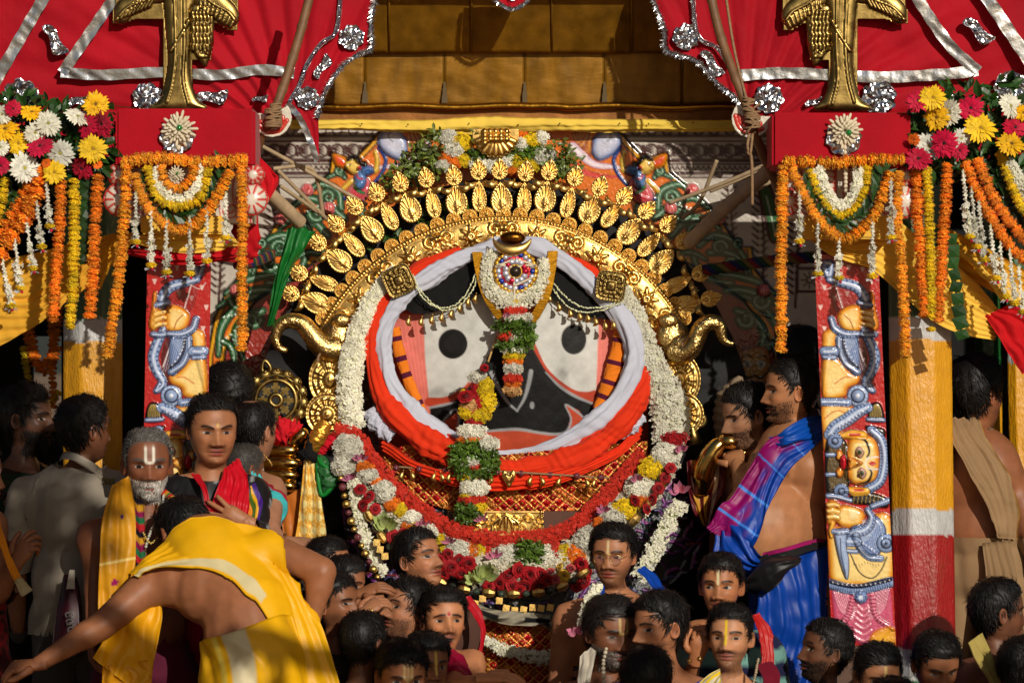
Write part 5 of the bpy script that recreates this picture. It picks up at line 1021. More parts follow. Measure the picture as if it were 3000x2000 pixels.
def capital(label, x0, x1, y0, y1, d, lobes):
    cv = Canvas(x0, y0, x1, y1, 3, (214, 206, 188)); cx = (x0 + x1) / 2; cv.mir = cx; RR = (200, 30, 30)
    for k in range(5): cv.line([(x0 + 26 + k * 22, y0 + 14), (x0 + 36 + k * 20, (y0 + y1) / 2), (x0 + 20 + k * 24, y1 - 10)], (6, 4, 3), RR, h=3)
    for k in range(8): cv.line([(cx - 36, y0 + 14 + k * 16), (cx - 60, y0 + 8 + k * 16)], (6, 3), RR); cv.line([(cx - 10, y0 + 10 + k * 16), (cx - 4, y0 + 24 + k * 16)], 4, RR)
    cv.line([(cx - 32, y0), (cx - 34, y1)], 8, RR, h=3, smooth=False); cv.spiral(x0 + 60, y1 - 36, 26, 4, 0, 1.5, 5, RR); cv.line([(x0 + 4, y0), (x0 + 4, y1)], 6, RR, smooth=False)
    cv.mir = None; t = thing('painted_capital', label, 'capital', P(cx, y1, d), 'white and red painted capitals'); link('painted_face', cv.mesh('painted_face', d), t, None, paint)
    mb = MB(); a, b = P(x0, y1, d), P(x1, y0, d); mb.box((a.x, d + .006, a.z), (b.x, d + .3, b.z), lin((200, 190, 170))); link('block', mb.mesh('block', False), t, None, plainp)
    for (lx, ly, r) in lobes:
        c2 = Canvas(-r - 2, -r - 2, r + 2, r + 2, 2, (214, 206, 188)); c2.disc(0, 0, r, (206, 40, 34), h=14); c2.disc(0, 0, r - 6, (224, 214, 196), h=18)
        for k in range(10): a = k * .628; c2.line([(r * .4 * math.cos(a), r * .4 * math.sin(a)), (r * .8 * math.cos(a), r * .8 * math.sin(a))], 5, (206, 40, 34), smooth=False)
        m_ = np.hypot(c2.X, c2.Y) < r + 1; o = link('lobe', c2.mesh('lobe', 0, lambda X, Y, H: Pn(lx + X, ly + Y, d - .01 - H * px(1) * .6), mask=m_), t, None, paint); q = o.modifiers.new('t', 'SOLIDIFY'); q.thickness = .02
capital('white capital with red strokes behind the deep marigold swags under the first red box', 352, 738, 488, 652, -.80, [(348, 512, 24), (352, 585, 40), (738, 585, 38), (742, 512, 22)])
capital('white capital with red plumes behind the leaf garland under the second red box', 2300, 2660, 490, 640, -.80, [(2655, 515, 24), (2650, 590, 40), (2312, 590, 30)])
ybl = M_('yellow_block', (236, 186, 60), .7, bump=(50, .3, .004), var=(6, .1))
for (lb, x0, x1, y0, y1) in (('yellow painted block under the first capital, above the red wrap', 412, 655, 632, 686), ('yellow painted block under the second capital, touching the long yellow swag', 2358, 2622, 632, 700)):
    t = thing('yellow_block', lb, 'block', P((x0 + x1) / 2, y1, -.72), 'yellow blocks on the posts'); bm = bmesh.new(); bmesh.ops.create_cube(bm, size=1); a, b = P(x0, y1, -.82), P(x1, y0, -.82)
    for v in bm.verts: v.co = Vector(((a.x + b.x) / 2 + v.co.x * (b.x - a.x), -.68 + v.co.y * .28, (a.z + b.z) / 2 + v.co.z * (b.z - a.z)))
    bmesh.ops.bevel(bm, geom=bm.edges[:], offset=.008, segments=2, affect='EDGES'); me = bpy.data.meshes.new('block'); bm.to_mesh(me); bm.free(); link('block', me, t, None, ybl)
YC, RC = (240, 194, 76), (186, 12, 24)
t = thing('yellow_wrap', 'yellow cloth wrapped round the post over a red wrap', 'cloth', P(530, 735, -.7)); sheet('cloth', t, [(385, 690, -.68), (450, 684, -.76), (560, 684, -.77), (650, 684, -.74), (690, 700, -.66)], [(395, 716, -.68), (450, 730, -.76), (550, 742, -.77), (640, 735, -.74), (680, 728, -.66)], YC, nu=70, nv=26, pleat=(.007, 3, .8), bulge=.02)
t = thing('red_wrap', 'red cloth wrapped round the post beneath the yellow wrap', 'cloth', P(530, 775, -.68)); sheet('cloth', t, [(380, 730, -.66), (450, 728, -.74), (560, 736, -.75), (660, 724, -.72), (700, 706, -.62)], [(392, 748, -.66), (450, 764, -.72), (560, 778, -.73), (640, 766, -.70), (688, 770, -.62)], RC, nu=70, nv=26, pleat=(.007, 3, .8), bulge=.02)
t = thing('red_cloth_bundle', 'bundled red cloth peeping out behind the outer marigold string', 'cloth', P(730, 720, -.5)); sheet('cloth', t, [(690, 610, -.5), (735, 590, -.52), (760, 640, -.5), (752, 700, -.48)], [(690, 700, -.5), (700, 740, -.52), (715, 770, -.5), (740, 770, -.48)], RC, nu=40, nv=30, pleat=(.01, 3, .5), bulge=.03)
sh = dict(rough=.8)
t = thing('yellow_swag', 'long pleated yellow swag sweeping across to the red cloth, photo right', 'swag', P(2700, 950, -.55), 'pleated yellow swags')
sheet('cloth', t, [(2358, 664, -.62), (2500, 690, -.68), (2600, 640, -.62), (2690, 690, -.56), (2790, 765, -.54), (2880, 850, -.5), (2935, 915, -.46)], [(2366, 700, -.62), (2440, 752, -.66), (2560, 792, -.64), (2650, 872, -.58), (2745, 948, -.56), (2830, 982, -.54), (2915, 996, -.46)], YC, nu=150, nv=50, pleat=(.009, 7, .3), wr=.005)
sheet('loose_end', t, [(2800, 725, -.6), (2870, 800, -.62), (2935, 880, -.6)], [(2870, 760, -.58), (2960, 820, -.58), (3050, 880, -.56)], YC, nu=70, nv=40, pleat=(.009, 5, .3))
sheet('upper_fold', t, [(2650, 600, -.5), (2760, 660, -.5), (2900, 730, -.5), (3080, 840, -.5)], [(2640, 690, -.5), (2760, 770, -.5), (2900, 850, -.5), (3080, 930, -.5)], (214, 156, 34), nu=60, nv=30, pleat=(.009, 5, .3))
t = thing('red_drape', 'crumpled red drape hanging at the end of the yellow swag', 'cloth', P(2960, 1090, -.5)); sheet('cloth', t, [(2885, 925, -.5), (2930, 990, -.53), (2965, 1050, -.52), (2995, 1096, -.5)], [(2960, 890, -.5), (3010, 900, -.5), (3060, 960, -.5), (3080, 1090, -.5)], (190, 14, 22), nu=70, nv=40, pleat=(.012, 4, .6), wr=.01)
t = thing('yellow_swag', 'pleated yellow swag drooping towards the frame edge behind the hanging marigolds, photo left', 'swag', P(150, 950, -.55), 'pleated yellow swags')
sheet('cloth', t, [(-60, 775, -.5), (100, 742, -.52), (250, 702, -.56), (378, 676, -.64)], [(-60, 1045, -.5), (80, 968, -.52), (190, 892, -.56), (300, 800, -.6), (375, 735, -.64)], (226, 168, 50), nu=120, nv=60, pleat=(.009, 8, .25), wr=.005)
t = thing('yellow_swag', 'narrow yellow cloth fold rising to the post beside the first marigold cord', 'swag', P(320, 740, -.62), 'pleated yellow swags'); sheet('cloth', t, [(290, 850, -.6), (330, 770, -.63), (400, 700, -.7)], [(300, 740, -.6), (340, 700, -.62), (400, 676, -.7)], (222, 160, 34), nu=50, nv=24, pleat=(.006, 3, .3))
# ---- floral clusters
def cluster(label, gl, spots, d, seed, orient):
    t = thing('floral_cluster', label, 'flowers', P(orient, 520, d), 'gerbera clusters'); foliage('foliage', t, spots, 620, 44, (40, 74, 26), seed, d + .03, .07, .5); g = np.random.default_rng(seed)
    for (c, x, y_, r) in gl:
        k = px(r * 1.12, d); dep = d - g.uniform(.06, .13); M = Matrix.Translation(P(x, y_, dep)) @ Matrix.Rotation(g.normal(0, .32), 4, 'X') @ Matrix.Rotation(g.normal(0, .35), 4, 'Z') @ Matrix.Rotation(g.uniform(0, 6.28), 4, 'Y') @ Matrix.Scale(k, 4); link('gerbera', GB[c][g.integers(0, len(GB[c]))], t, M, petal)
    return t
GL = [('yellow', 92, 332, 33), ('yellow', 15, 382, 40), ('yellow', 55, 420, 32), ('yellow', 272, 437, 40), ('yellow', 160, 505, 33), ('yellow', 280, 306, 36), ('white', 140, 362, 36), ('white', 103, 388, 32), ('white', 226, 345, 38), ('white', 178, 448, 40), ('white', 70, 492, 44), ('white', 8, 336, 28), ('white', 4, 432, 24), ('pink', 257, 368, 34), ('pink', 302, 363, 38), ('pink', 118, 432, 38), ('pink', 242, 492, 34), ('pink', 4, 486, 26), ('pink', 38, 318, 24), ('orange', 136, 478, 14), ('orange', 286, 482, 14)]
cluster('dense gerbera cluster beside the red box and above the long marigold strings, photo left', GL, [(150, 420, 130), (60, 380, 110), (260, 420, 90), (310, 430, 45), (300, 340, 40), (200, 500, 90), (30, 480, 80)], -.80, 3, 150)
GR_ = [('pink', 2690, 298, 33), ('pink', 2845, 318, 36), ('pink', 2768, 420, 40), ('pink', 2690, 468, 38), ('pink', 2812, 442, 25), ('pink', 2972, 372, 36), ('yellow', 2733, 288, 37), ('yellow', 2745, 345, 37), ('yellow', 2872, 378, 45), ('yellow', 2962, 425, 40), ('white', 2785, 330, 38), ('white', 2718, 432, 43), ('white', 2958, 312, 38), ('white', 2815, 405, 30), ('orange', 2678, 408, 18), ('yellow', 2998, 330, 24)]
cluster('loose gerbera cluster with trailing leaves beside the tied bamboo box, photo right', GR_, [(2750, 390, 95), (2850, 420, 100), (2940, 400, 90), (2820, 300, 60), (2720, 460, 60), (2890, 500, 70), (2960, 500, 60), (2930, 270, 40), (2700, 330, 40)], -.80, 5, 2830)
# ---- strings under the left cluster and box
G1, G2, G3, G4 = 'marigold strings on the photo left', 'marigold garlands under the first red box', 'marigold strings on the photo right', 'marigold garlands under the second red box'
d = -.86
marigolds([(122, 505, d), (100, 580, d), (50, 670, d), (-20, 760, d)], 'deep', 30, 'broad deep orange marigold rope slanting off the frame edge', G1); marigolds([(105, 500, d + .03), (70, 590, d + .03), (20, 660, d + .03), (-30, 715, d + .03)], 'deep', 26, 'deep orange marigold rope behind the broad slanting one', G1)
marigolds([(180, 530, d), (174, 680, d), (165, 800, d), (155, 935, d)], 'deep', 16.5, 'deep orange marigold string between the slanting rope and the yellow string', G1); marigolds([(218, 532, d), (217, 700, d), (213, 850, d), (206, 955, d)], 'yellow', 16, 'yellow marigold string between two orange ones, above the khaki-shirted man', G1); marigolds([(286, 520, d), (280, 650, d), (272, 800, d), (265, 922, d)], 'deep', 17, 'deep orange marigold string just beside the first red box', G1); marigolds([(14, 525, d), (6, 580, d), (-14, 650, d)], 'yellow', 15, 'short yellow marigold string at the frame edge beneath the gerberas', G1)
leafstrand('dark leaf garland hanging behind the yellow marigold string', [(246, 540, d + .04), (243, 660, d + .04), (240, 760, d + .04)], 34, 'leaf garlands', 4, folded=True); leafstrand('dark leaf garland at the frame edge beneath the gerberas', [(45, 560, d + .02), (25, 620, d + .02), (-10, 690, d + .02)], 46, 'leaf garlands', 8)
d = -.92
marigolds([(364, 474, d), (450, 462, d), (520, 468, d)], 'orange', 19, 'first half of the marigold row along the foot of the first red box', G2); marigolds([(540, 472, d), (620, 474, d), (716, 468, d)], 'orange', 19, 'second half of the marigold row along the foot of the first red box', G2)
marigolds([(372, 490, d), (364, 640, d), (352, 780, d), (332, 930, d), (314, 1042, d)], 'orange', 17, 'long orange marigold cord drifting sideways beside the left pillar', G2); marigolds([(706, 486, d), (712, 620, d), (708, 780, d), (710, 920, d), (708, 1020, d)], 'orange', 15.5, 'long orange marigold cord in front of the green scrolled board', G2)
marigolds([(394, 520, d - .01), (430, 600, d - .01), (480, 655, d - .01), (528, 674, d - .01), (580, 648, d - .01), (630, 585, d - .01), (672, 505, d - .01)], 'orange', 16.5, 'deep outer orange marigold swag below the first red box', G2); marigolds([(472, 492, d - .01), (485, 530, d - .01), (520, 552, d - .01), (555, 530, d - .01), (572, 492, d - .01)], 'orange', 14.5, 'small inner orange marigold swag round the little pith flower', G2)
marigolds([(434, 494, d), (458, 570, d), (500, 600, d), (545, 602, d), (590, 570, d), (608, 494, d)], 'yellow', 15.5, 'yellow marigold swag between the leaf garland and the white one', G2)
t = thing('jasmine_swag', 'white jasmine swag inside the yellow marigold swag', 'garland', P(525, 580, d)); jasmine('blossoms', t, [(455, 492, d), (470, 550, d), (520, 585, d), (570, 560, d), (590, 492, d)], 26, 260, 4)
leafstrand('broad dark leaf swag below the yellow marigold swag', [(414, 492, d + .02), (440, 570, d + .02), (490, 618, d + .02), (535, 632, d + .02), (590, 605, d + .02), (630, 560, d + .02), (652, 492, d + .02)], 44, 'leaf garlands', 6)
for k, (x, a, b) in enumerate(((398, 575, 708), (443, 622, 776), (488, 650, 797), (556, 645, 801), (606, 618, 764), (661, 575, 696))): tassel('white tuberose tassel, %s along the deep swag of the first red box' % ORD[k], x, a, b, -.945, 'tuberose tassels under the first red box', seed=k)
for k, (x, a, b, ln) in enumerate(((8, 770, 895, 24), (44, 712, 842, 16), (78, 650, 785, 18), (108, 600, 722, 14), (136, 540, 662, 10))): tassel('white tuberose tassel, %s from the frame edge below the slanting marigold rope' % ORD[k], x, a, b, -.89, 'tuberose tassels below the slanting rope', ln, seed=k + 7)
# ---- right box and cluster
marigolds([(2302, 476, d), (2380, 474, d), (2462, 478, d)], 'orange', 18, 'first half of the marigold row along the foot of the second red box', G4); marigolds([(2478, 474, d), (2560, 468, d), (2640, 468, d)], 'orange', 18, 'second half of the marigold row along the foot of the second red box', G4)
marigolds([(2294, 492, d), (2292, 640, d), (2288, 780, d), (2290, 920, d), (2288, 1024, d)], 'orange', 16.5, 'long orange marigold cord in front of the shaded board beside the second box', G4); marigolds([(2634, 510, d), (2628, 640, d), (2640, 760, d), (2648, 900, d), (2654, 1040, d)], 'orange', 15.5, 'long orange marigold cord in front of the sunlit yellow pillar', G4)
marigolds([(2322, 495, d - .01), (2350, 560, d - .01), (2400, 645, d - .01), (2452, 695, d - .01), (2500, 690, d - .01), (2560, 630, d - .01), (2606, 510, d - .01)], 'orange', 16.5, 'deep outer orange marigold swag below the second red box', G4); marigolds([(2540, 494, d), (2535, 550, d), (2500, 610, d), (2455, 630, d), (2400, 570, d), (2375, 500, d)], 'yellow', 15, 'yellow marigold swag beside the white one below the second red box', G4)
leafstrand('dark folded leaf swag below the second red box', [(2362, 492, d - .004), (2390, 570, d - .004), (2430, 640, d - .004), (2470, 656, d - .004), (2530, 625, d - .004), (2570, 560, d - .004), (2588, 492, d - .004)], 40, 'leaf garlands', 6)
t = thing('jasmine_swag', 'white jasmine swag hanging before the red plumed capital', 'garland', P(2460, 610, d)); jasmine('blossoms', t, [(2398, 496, d), (2420, 560, d), (2455, 605, d), (2490, 590, d), (2510, 545, d), (2516, 494, d)], 26, 280, 5)
for k, (x, a, b) in enumerate(((2342, 570, 706), (2396, 655, 801), (2458, 706, 813), (2556, 650, 808), (2610, 530, 694))): tassel('white tuberose tassel, %s along the deep swag of the second red box' % ORD[k], x, a, b, -.945, 'tuberose tassels under the second red box', seed=k + 13)
d = -.86
marigolds([(2684, 495, d), (2690, 640, d), (2700, 780, d), (2710, 920, d)], 'deep', 17, 'deep orange marigold string nearest the second red box', G3); marigolds([(2716, 495, d - .01), (2722, 640, d - .01), (2726, 780, d - .01), (2728, 925, d - .01)], 'yellow', 14.5, 'yellow marigold string between two deep orange ones before the yellow swag', G3); marigolds([(2776, 485, d), (2768, 640, d), (2758, 800, d), (2748, 935, d)], 'deep', 16, 'deep orange marigold string beside the folded leaf strand', G3)
marigolds([(2832, 480, d), (2862, 560, d), (2910, 650, d), (2960, 720, d), (3030, 790, d)], 'deep', 17, 'lower of two slanting deep orange marigold ropes at the frame edge', G3); marigolds([(2866, 470, d), (2900, 560, d), (2950, 640, d), (3030, 730, d)], 'deep', 17, 'upper of two slanting deep orange marigold ropes at the frame edge', G3); marigolds([(2930, 450, d), (2955, 520, d), (2985, 590, d), (3020, 650, d)], 'yellow', 15, 'slanting yellow marigold rope under the yellow gerbera at the edge', G3)
t = thing('yellow_marigold', 'single yellow marigold dangling below the yellow string', 'flower', P(2728, 965, -.86)); link('blossom', MG['yellow'][0], t, Matrix.Translation(P(2727, 964, -.86)) @ Matrix.Scale(px(15), 4), petal); mb = MB(); mb.tube([P(2728, 930, -.86), P(2727, 956, -.86)], .002, lin((60, 70, 30)), 5); link('stalk', mb.mesh('stalk'), t, None, leafm)
leafstrand('strand of square folded leaves in front of the yellow swag', [(2788, 700, d), (2796, 800, d), (2808, 900, d), (2818, 980, d)], 36, 'leaf garlands', 16, folded=True); leafstrand('leaf garland behind the slanting ropes near the edge', [(2890, 500, d + .05), (2940, 580, d + .05), (3020, 680, d + .05)], 46, 'leaf garlands', 18)
t = thing('jasmine_swag', 'white jasmine rope at the frame edge under the gerberas', 'garland', P(2990, 560, d)); jasmine('blossoms', t, [(2950, 470, d), (2985, 530, d), (3030, 590, d)], 32, 160, 6)
for k, (x, a, b, ln) in enumerate(((2822, 510, 692, 20), (2846, 560, 722, 18), (2868, 600, 760, 16), (2902, 670, 814, 18), (2930, 720, 868, 16), (2958, 740, 888, 16), (2985, 790, 912, 12))): tassel('white tuberose tassel, %s from the second red box under the slanting ropes' % ORD[k], x, a, b, -.90, 'tuberose tassels under the slanting ropes', ln, seed=k + 20)
# ---- dim garlands at the rear opening
for k, (pts, c) in enumerate((([(60, 900), (85, 1010), (115, 1080), (160, 1010), (175, 900)], 'deep'), ([(90, 960), (110, 1060), (140, 1090), (172, 1020)], 'deep'), ([(70, 1020), (90, 1140), (130, 1190), (170, 1150)], 'yellow'), ([(150, 900), (152, 1000), (156, 1190)], 'deep'))): marigolds(pts, c, 12, 'dim marigold swag, %s across the sky gap behind the post' % ORD[k], 'marigold swags at the rear gap', 1.9, squeeze=1.6)

# ------------------------------------------------------------------ bamboo, canes, ropes and knots
def bambpole(label, pts, r, name='bamboo_pole', col=(120, 84, 52), nodes=6):
    t = thing(name, label, 'pole', P(*pts[-1]), None); q = catmull(PA(pts), 60); rr = np.full(60, px(r)); 
    for k in range(nodes): i = int((k + .5) / nodes * 60); rr[i] *= 1.18
    mb = MB(); mb.tube(q, rr, lin(col), 12); link('cane', mb.mesh('cane'), t, None, bamboo); return t
def tie(t, x, y_, d, r, h, n=11, seed=0):
    g = np.random.default_rng(seed); mb = MB(); k = px(1, d)
    for j in range(n):
        c = np.array(P(x, y_ + (j / n - .5) * h, d)); a = np.linspace(0, 6.283, 14); tilt = g.normal(0, .35); mb.tube(c + np.stack([np.cos(a) * r * k, np.sin(a) * r * k, np.cos(a) * r * k * tilt], 1), k * 3.2, sides=5, cap=False)
    link('jute_lashing', mb.mesh('jute_lashing'), t, None, rope)
def paddle(label, x0, y0, r, d, rot):
    cv = Canvas(-r, -r, r, r, 2, (222, 212, 192)); cv.line([(-r * .8, 8), (-r * .4, r * .62), (r * .2, r * .72), (r * .7, r * .3)], 6, (206, 50, 34), h=2)
    for k in range(5): cv.line([(-r * .62 + k * r * .28, r * .1), (-r * .42 + k * r * .24, r * .42)], (9, 5), (206, 50, 34), h=2)
    m_ = (np.hypot(cv.X, cv.Y) < r) & (cv.Y > -.18 * r - .3 * np.abs(cv.X)); ca, sa = math.cos(R(rot)), math.sin(R(rot)); o = link('painted_paddle', cv.mesh('painted_paddle', 0, lambda X, Y, H: Pn(x0 + X * ca - Y * sa, y0 + X * sa + Y * ca, d - H * px(1)), mask=m_), None, None, paint); q = o.modifiers.new('t', 'SOLIDIFY'); q.thickness = .015; tag(o, label, 'ornament', 'painted half-moon paddles')
t = bambpole('leaning bamboo pole lashed with jute beside the first red box', [(920, -60, -.5), (870, 130, -.55), (806, 320, -.62), (742, 450, -.5)], 13); tie(t, 800, 348, -.63, 24, 56, seed=1); tie(t, 808, 318, -.63, 16, 24, 5, 2)
t = bambpole('leaning bamboo pole with a hanging jute end beside the second red box', [(2072, -60, -.5), (2112, 110, -.55), (2178, 290, -.62), (2230, 440, -.55), (2300, 590, -.4)], 13); tie(t, 2204, 350, -.62, 22, 60, seed=3); tie(t, 2192, 310, -.63, 17, 40, 7, 4)
mb = MB(); q = PA([(2196, 392, -.8), (2190, 430, -.8), (2202, 470, -.8), (2204, 600, -.8)]); mb.tube(catmull(q, 30), px(4.5), sides=6); mb.tube(catmull(PA([(2205, 392, -.81), (2198, 450, -.81), (2190, 446, -.8)]), 16), px(4), sides=6); mb.tube(catmull(PA([(2122, -40, -.53), (2150, 140, -.58), (2186, 290, -.65)]), 20), px(4), sides=6); link('jute_end', mb.mesh('jute_end'), t, None, rope)
paddle('white half-moon paddle with red strokes tied beside the first red box', 798, 345, 58, -.58, -12); paddle('white half-moon paddle with red strokes tied beside the second red box', 2200, 348, 58, -.58, 20)
CANE = (176, 152, 118)
for k, pts in enumerate(([(762, 425, .0), (880, 490, .1), (1075, 600, .22)], [(800, 494, .05), (885, 488, .1), (925, 515, .15), (948, 640, .25)], [(815, 500, .05), (960, 645, .25)], [(822, 545, .05), (932, 622, .22)])): bambpole('split cane lath, %s down from the first paddle' % ORD[k], pts, 6, 'split_cane', CANE, 0)
for k, pts in enumerate(([(2350, 430, .0), (2160, 520, .1), (1960, 596, .24)], [(2340, 480, .05), (2210, 560, .1), (2050, 640, .24)], [(2100, 470, .1), (2050, 590, .2), (2000, 640, .26)], [(2380, 470, .1), (2240, 500, .15), (2080, 560, .24)])): bambpole('split cane lath in the shade, %s beside the second paddle' % ORD[k], pts, 6, 'split_cane', CANE, 0)
bambpole('pale wooden pole end above the green cloth', [(782, 560, -.2), (880, 652, .0)], 20, 'wooden_pole', (186, 160, 126), 0)
bambpole('cloth wrapped pole running into the gold leaf crown', [(2330, 420, -.2), (2230, 520, -.12), (2140, 595, -.08), (2070, 660, -.04), (2015, 715, .02)], 20, 'wrapped_pole', (176, 150, 120), 9)
t = thing('red_cloth_knot', 'red cloth knot hanging under the first bamboo lashing', 'cloth', P(780, 600, -.5)); sheet('cloth', t, [(748, 452, -.55), (742, 510, -.56), (760, 570, -.55), (778, 600, -.54)], [(752, 450, -.55), (800, 500, -.56), (818, 530, -.55), (782, 600, -.54)], (196, 12, 28), nu=50, nv=24, pleat=(.012, 3, .2), bulge=.03)
t = thing('green_cloth', 'green satin cloth trailing beside the gold leaf crown', 'cloth', P(800, 950, -.05)); sheet('cloth', t, [(842, 668, -.02), (825, 740, -.04), (800, 840, -.04), (782, 955, -.02)], [(930, 680, -.02), (900, 720, -.06), (850, 800, -.04), (800, 950, -.02)], (14, 104, 36), nu=70, nv=26, pleat=(.014, 2.5, .3), material=silk, bulge=.02)
for nm, pts in (('woven coloured cord before the green scrolls', [(690, 772, -.2), (740, 768, -.15), (800, 745, .05)]), ('woven coloured cord crossing the shaded board', [(2062, 792, .1), (2180, 775, .0), (2300, 760, -.2), (2420, 750, -.3)])):
    t = thing('woven_cord', nm, 'cord', P(*pts[-1])); q = catmull(PA(pts), 60); mb = MB()
    for k, c in enumerate(((20, 60, 40), (28, 36, 80), (110, 30, 36), (110, 92, 46))):
        a = np.linspace(0, 6.28 * 5, 60) + k * 1.57; mb.tube(q + np.stack([0 * a, np.cos(a) * px(9), np.sin(a) * px(9)], 1), px(9), lin(c), 6)
    link('strands', mb.mesh('strands'), t, None, cloth)
# ------------------------------------------------------------------ the shrine figure
goldscale = M_('gold_scales', (222, 186, 116), .25, 1, bump=(95, .9, .005), var=(14, .25), rvar=.08)
sequin = M_('sequin_cloth', None, .3, .5, bump=(160, .5, .003), var=(60, .35), rvar=.15)
st = thing('deity_statue', 'large painted wooden deity face with round black eyes wrapped in orange and white cloth', 'statue', P(1480, 2330, .15))
f5 = lambda a, b: (1000 + a / 2.24, 650 + b / 2.24)
cv = Canvas(1110, 770, 1900, 1350, 3.0, (186, 72, 44)); cv.T = f5
CR, PK, BKF = (204, 203, 196), (224, 120, 108), (17, 16, 16)
cv.poly([(330, 600), (545, 600), (560, 900), (600, 1340), (480, 1260), (360, 900)], PK, smooth=False); cv.poly([(1668, 600), (1850, 640), (1830, 900), (1690, 1250), (1660, 1150)], PK, smooth=False)
for k in range(6): cv.line([(380 + k * 28, 620), (430 + k * 24, 900), (500 + k * 16, 1250)], 3, (240, 150, 130), alpha=.5); cv.line([(1690 + k * 22, 650), (1685 + k * 18, 1000)], 3, (240, 150, 130), alpha=.5)
cv.poly([(536, 560), (700, 500), (940, 470), (1060, 620), (1020, 800), (930, 940), (760, 1130), (660, 1165), (575, 1160), (550, 900)], CR, out=(214, 120, 100), outw=2, smooth=False); cv.poly([(1240, 620), (1400, 470), (1690, 600), (1672, 1130), (1600, 1135), (1500, 1110), (1350, 980), (1250, 800)], CR, smooth=False)
cv.line([(575, 1180), (690, 1170), (790, 1110)], (26, 22, 14), (184, 66, 40)); cv.line([(1255, 800), (1345, 975), (1500, 1112), (1600, 1140), (1665, 1130)], (14, 14, 16, 22, 24), (184, 66, 40))
cv.poly([(960, 880), (1010, 800), (1120, 780), (1245, 810), (1330, 960), (1440, 1085), (1540, 1145), (1650, 1190), (1652, 1290), (1612, 1330), (1560, 1235), (1472, 1200), (1505, 1290), (1480, 1375), (1400, 1392), (1150, 1362), (950, 1372), (760, 1375), (770, 1240), (660, 1320), (588, 1345), (580, 1210), (690, 1195), (780, 1150), (880, 1020)], BKF, smooth=False)
WL = (158, 160, 162)
for (q, w_) in (([(950, 1372), (1150, 1360), (1300, 1382), (1410, 1392), (1480, 1372), (1508, 1290), (1470, 1198), (1560, 1255), (1622, 1320)], (6, 8, 9, 8, 8, 7, 4, 7, 4)), ([(1340, 985), (1430, 1075), (1530, 1140), (1650, 1192)], (3, 8, 9, 6)), ([(580, 1218), (690, 1195), (750, 1180)], (6, 8, 3)), ([(645, 1335), (690, 1280), (750, 1228), (772, 1290), (758, 1370)], (4, 6, 4, 6, 4)), ([(985, 990), (1045, 1110), (1100, 1190), (1155, 1240)], (13, 12, 9, 5)), ([(1245, 980), (1230, 1060), (1200, 1160), (1152, 1240)], (13, 12, 8, 5))): cv.line(q, w_, WL, alpha=.9)
cv.disc(1018, 1192, (18, 24), WL, alpha=.9); cv.disc(1252, 1202, (15, 24), WL, alpha=.9); cv.poly([(740, 960), (700, 990), (680, 920)], (90, 80, 76), alpha=.0)
for (x, y_, rx, ry) in ((732, 800, 93, 95), (1525, 770, 80, 96)): cv.disc(x, y_, (rx, ry), (20, 18, 17), out=(70, 60, 56), outw=1.2); cv.disc(x - 6, y_ - 4, (rx * .55, ry * .6), (28, 25, 24), alpha=.6)
q3 = np.stack([cv.X / 40, cv.Y / 40, 0 * cv.X], -1).reshape(-1, 3); nz_ = noise3(q3, 1, 4, 5).reshape(cv.X.shape); cv.col *= (1 + .10 * nz_)[..., None]
sm = np.exp(-(((cv.X - 1655) / 26) ** 2 + ((cv.Y - 1095) / 45) ** 2)) * np.clip(.5 + nz_, 0, 1); cv.col *= (1 - .75 * sm)[..., None]
sm = np.exp(-(((cv.X - 1290) / 60) ** 2 + ((cv.Y - 1150) / 22) ** 2)) * np.clip(.5 + nz_, 0, 1); cv.col *= (1 - .45 * sm)[..., None]
cv.h = 60 - 75 * ((cv.X - 1500) / 390) ** 2 - 30 * ((cv.Y - 1050) / 300) ** 2 + 1.2 * nz_
fm = M_('painted_wood_face', None, .55, bump=(70, .35, .003), var=(26, .12), spec=.2); link('painted_face', cv.mesh('painted_face', .06), st, None, fm)
mb = MB(); a, b = P(1130, 2200, .1), P(1880, 820, .1); mb.box((a.x, .14, a.z), (b.x, .34, b.z), lin((60, 36, 24))); a, b = P(1010, 2330, .1), P(1960, 2160, .1); mb.box((a.x, .0, DECK), (b.x, .36, a.z + .2), lin((50, 30, 22))); link('wooden_trunk', mb.mesh('wooden_trunk', False), st, None, plainp)
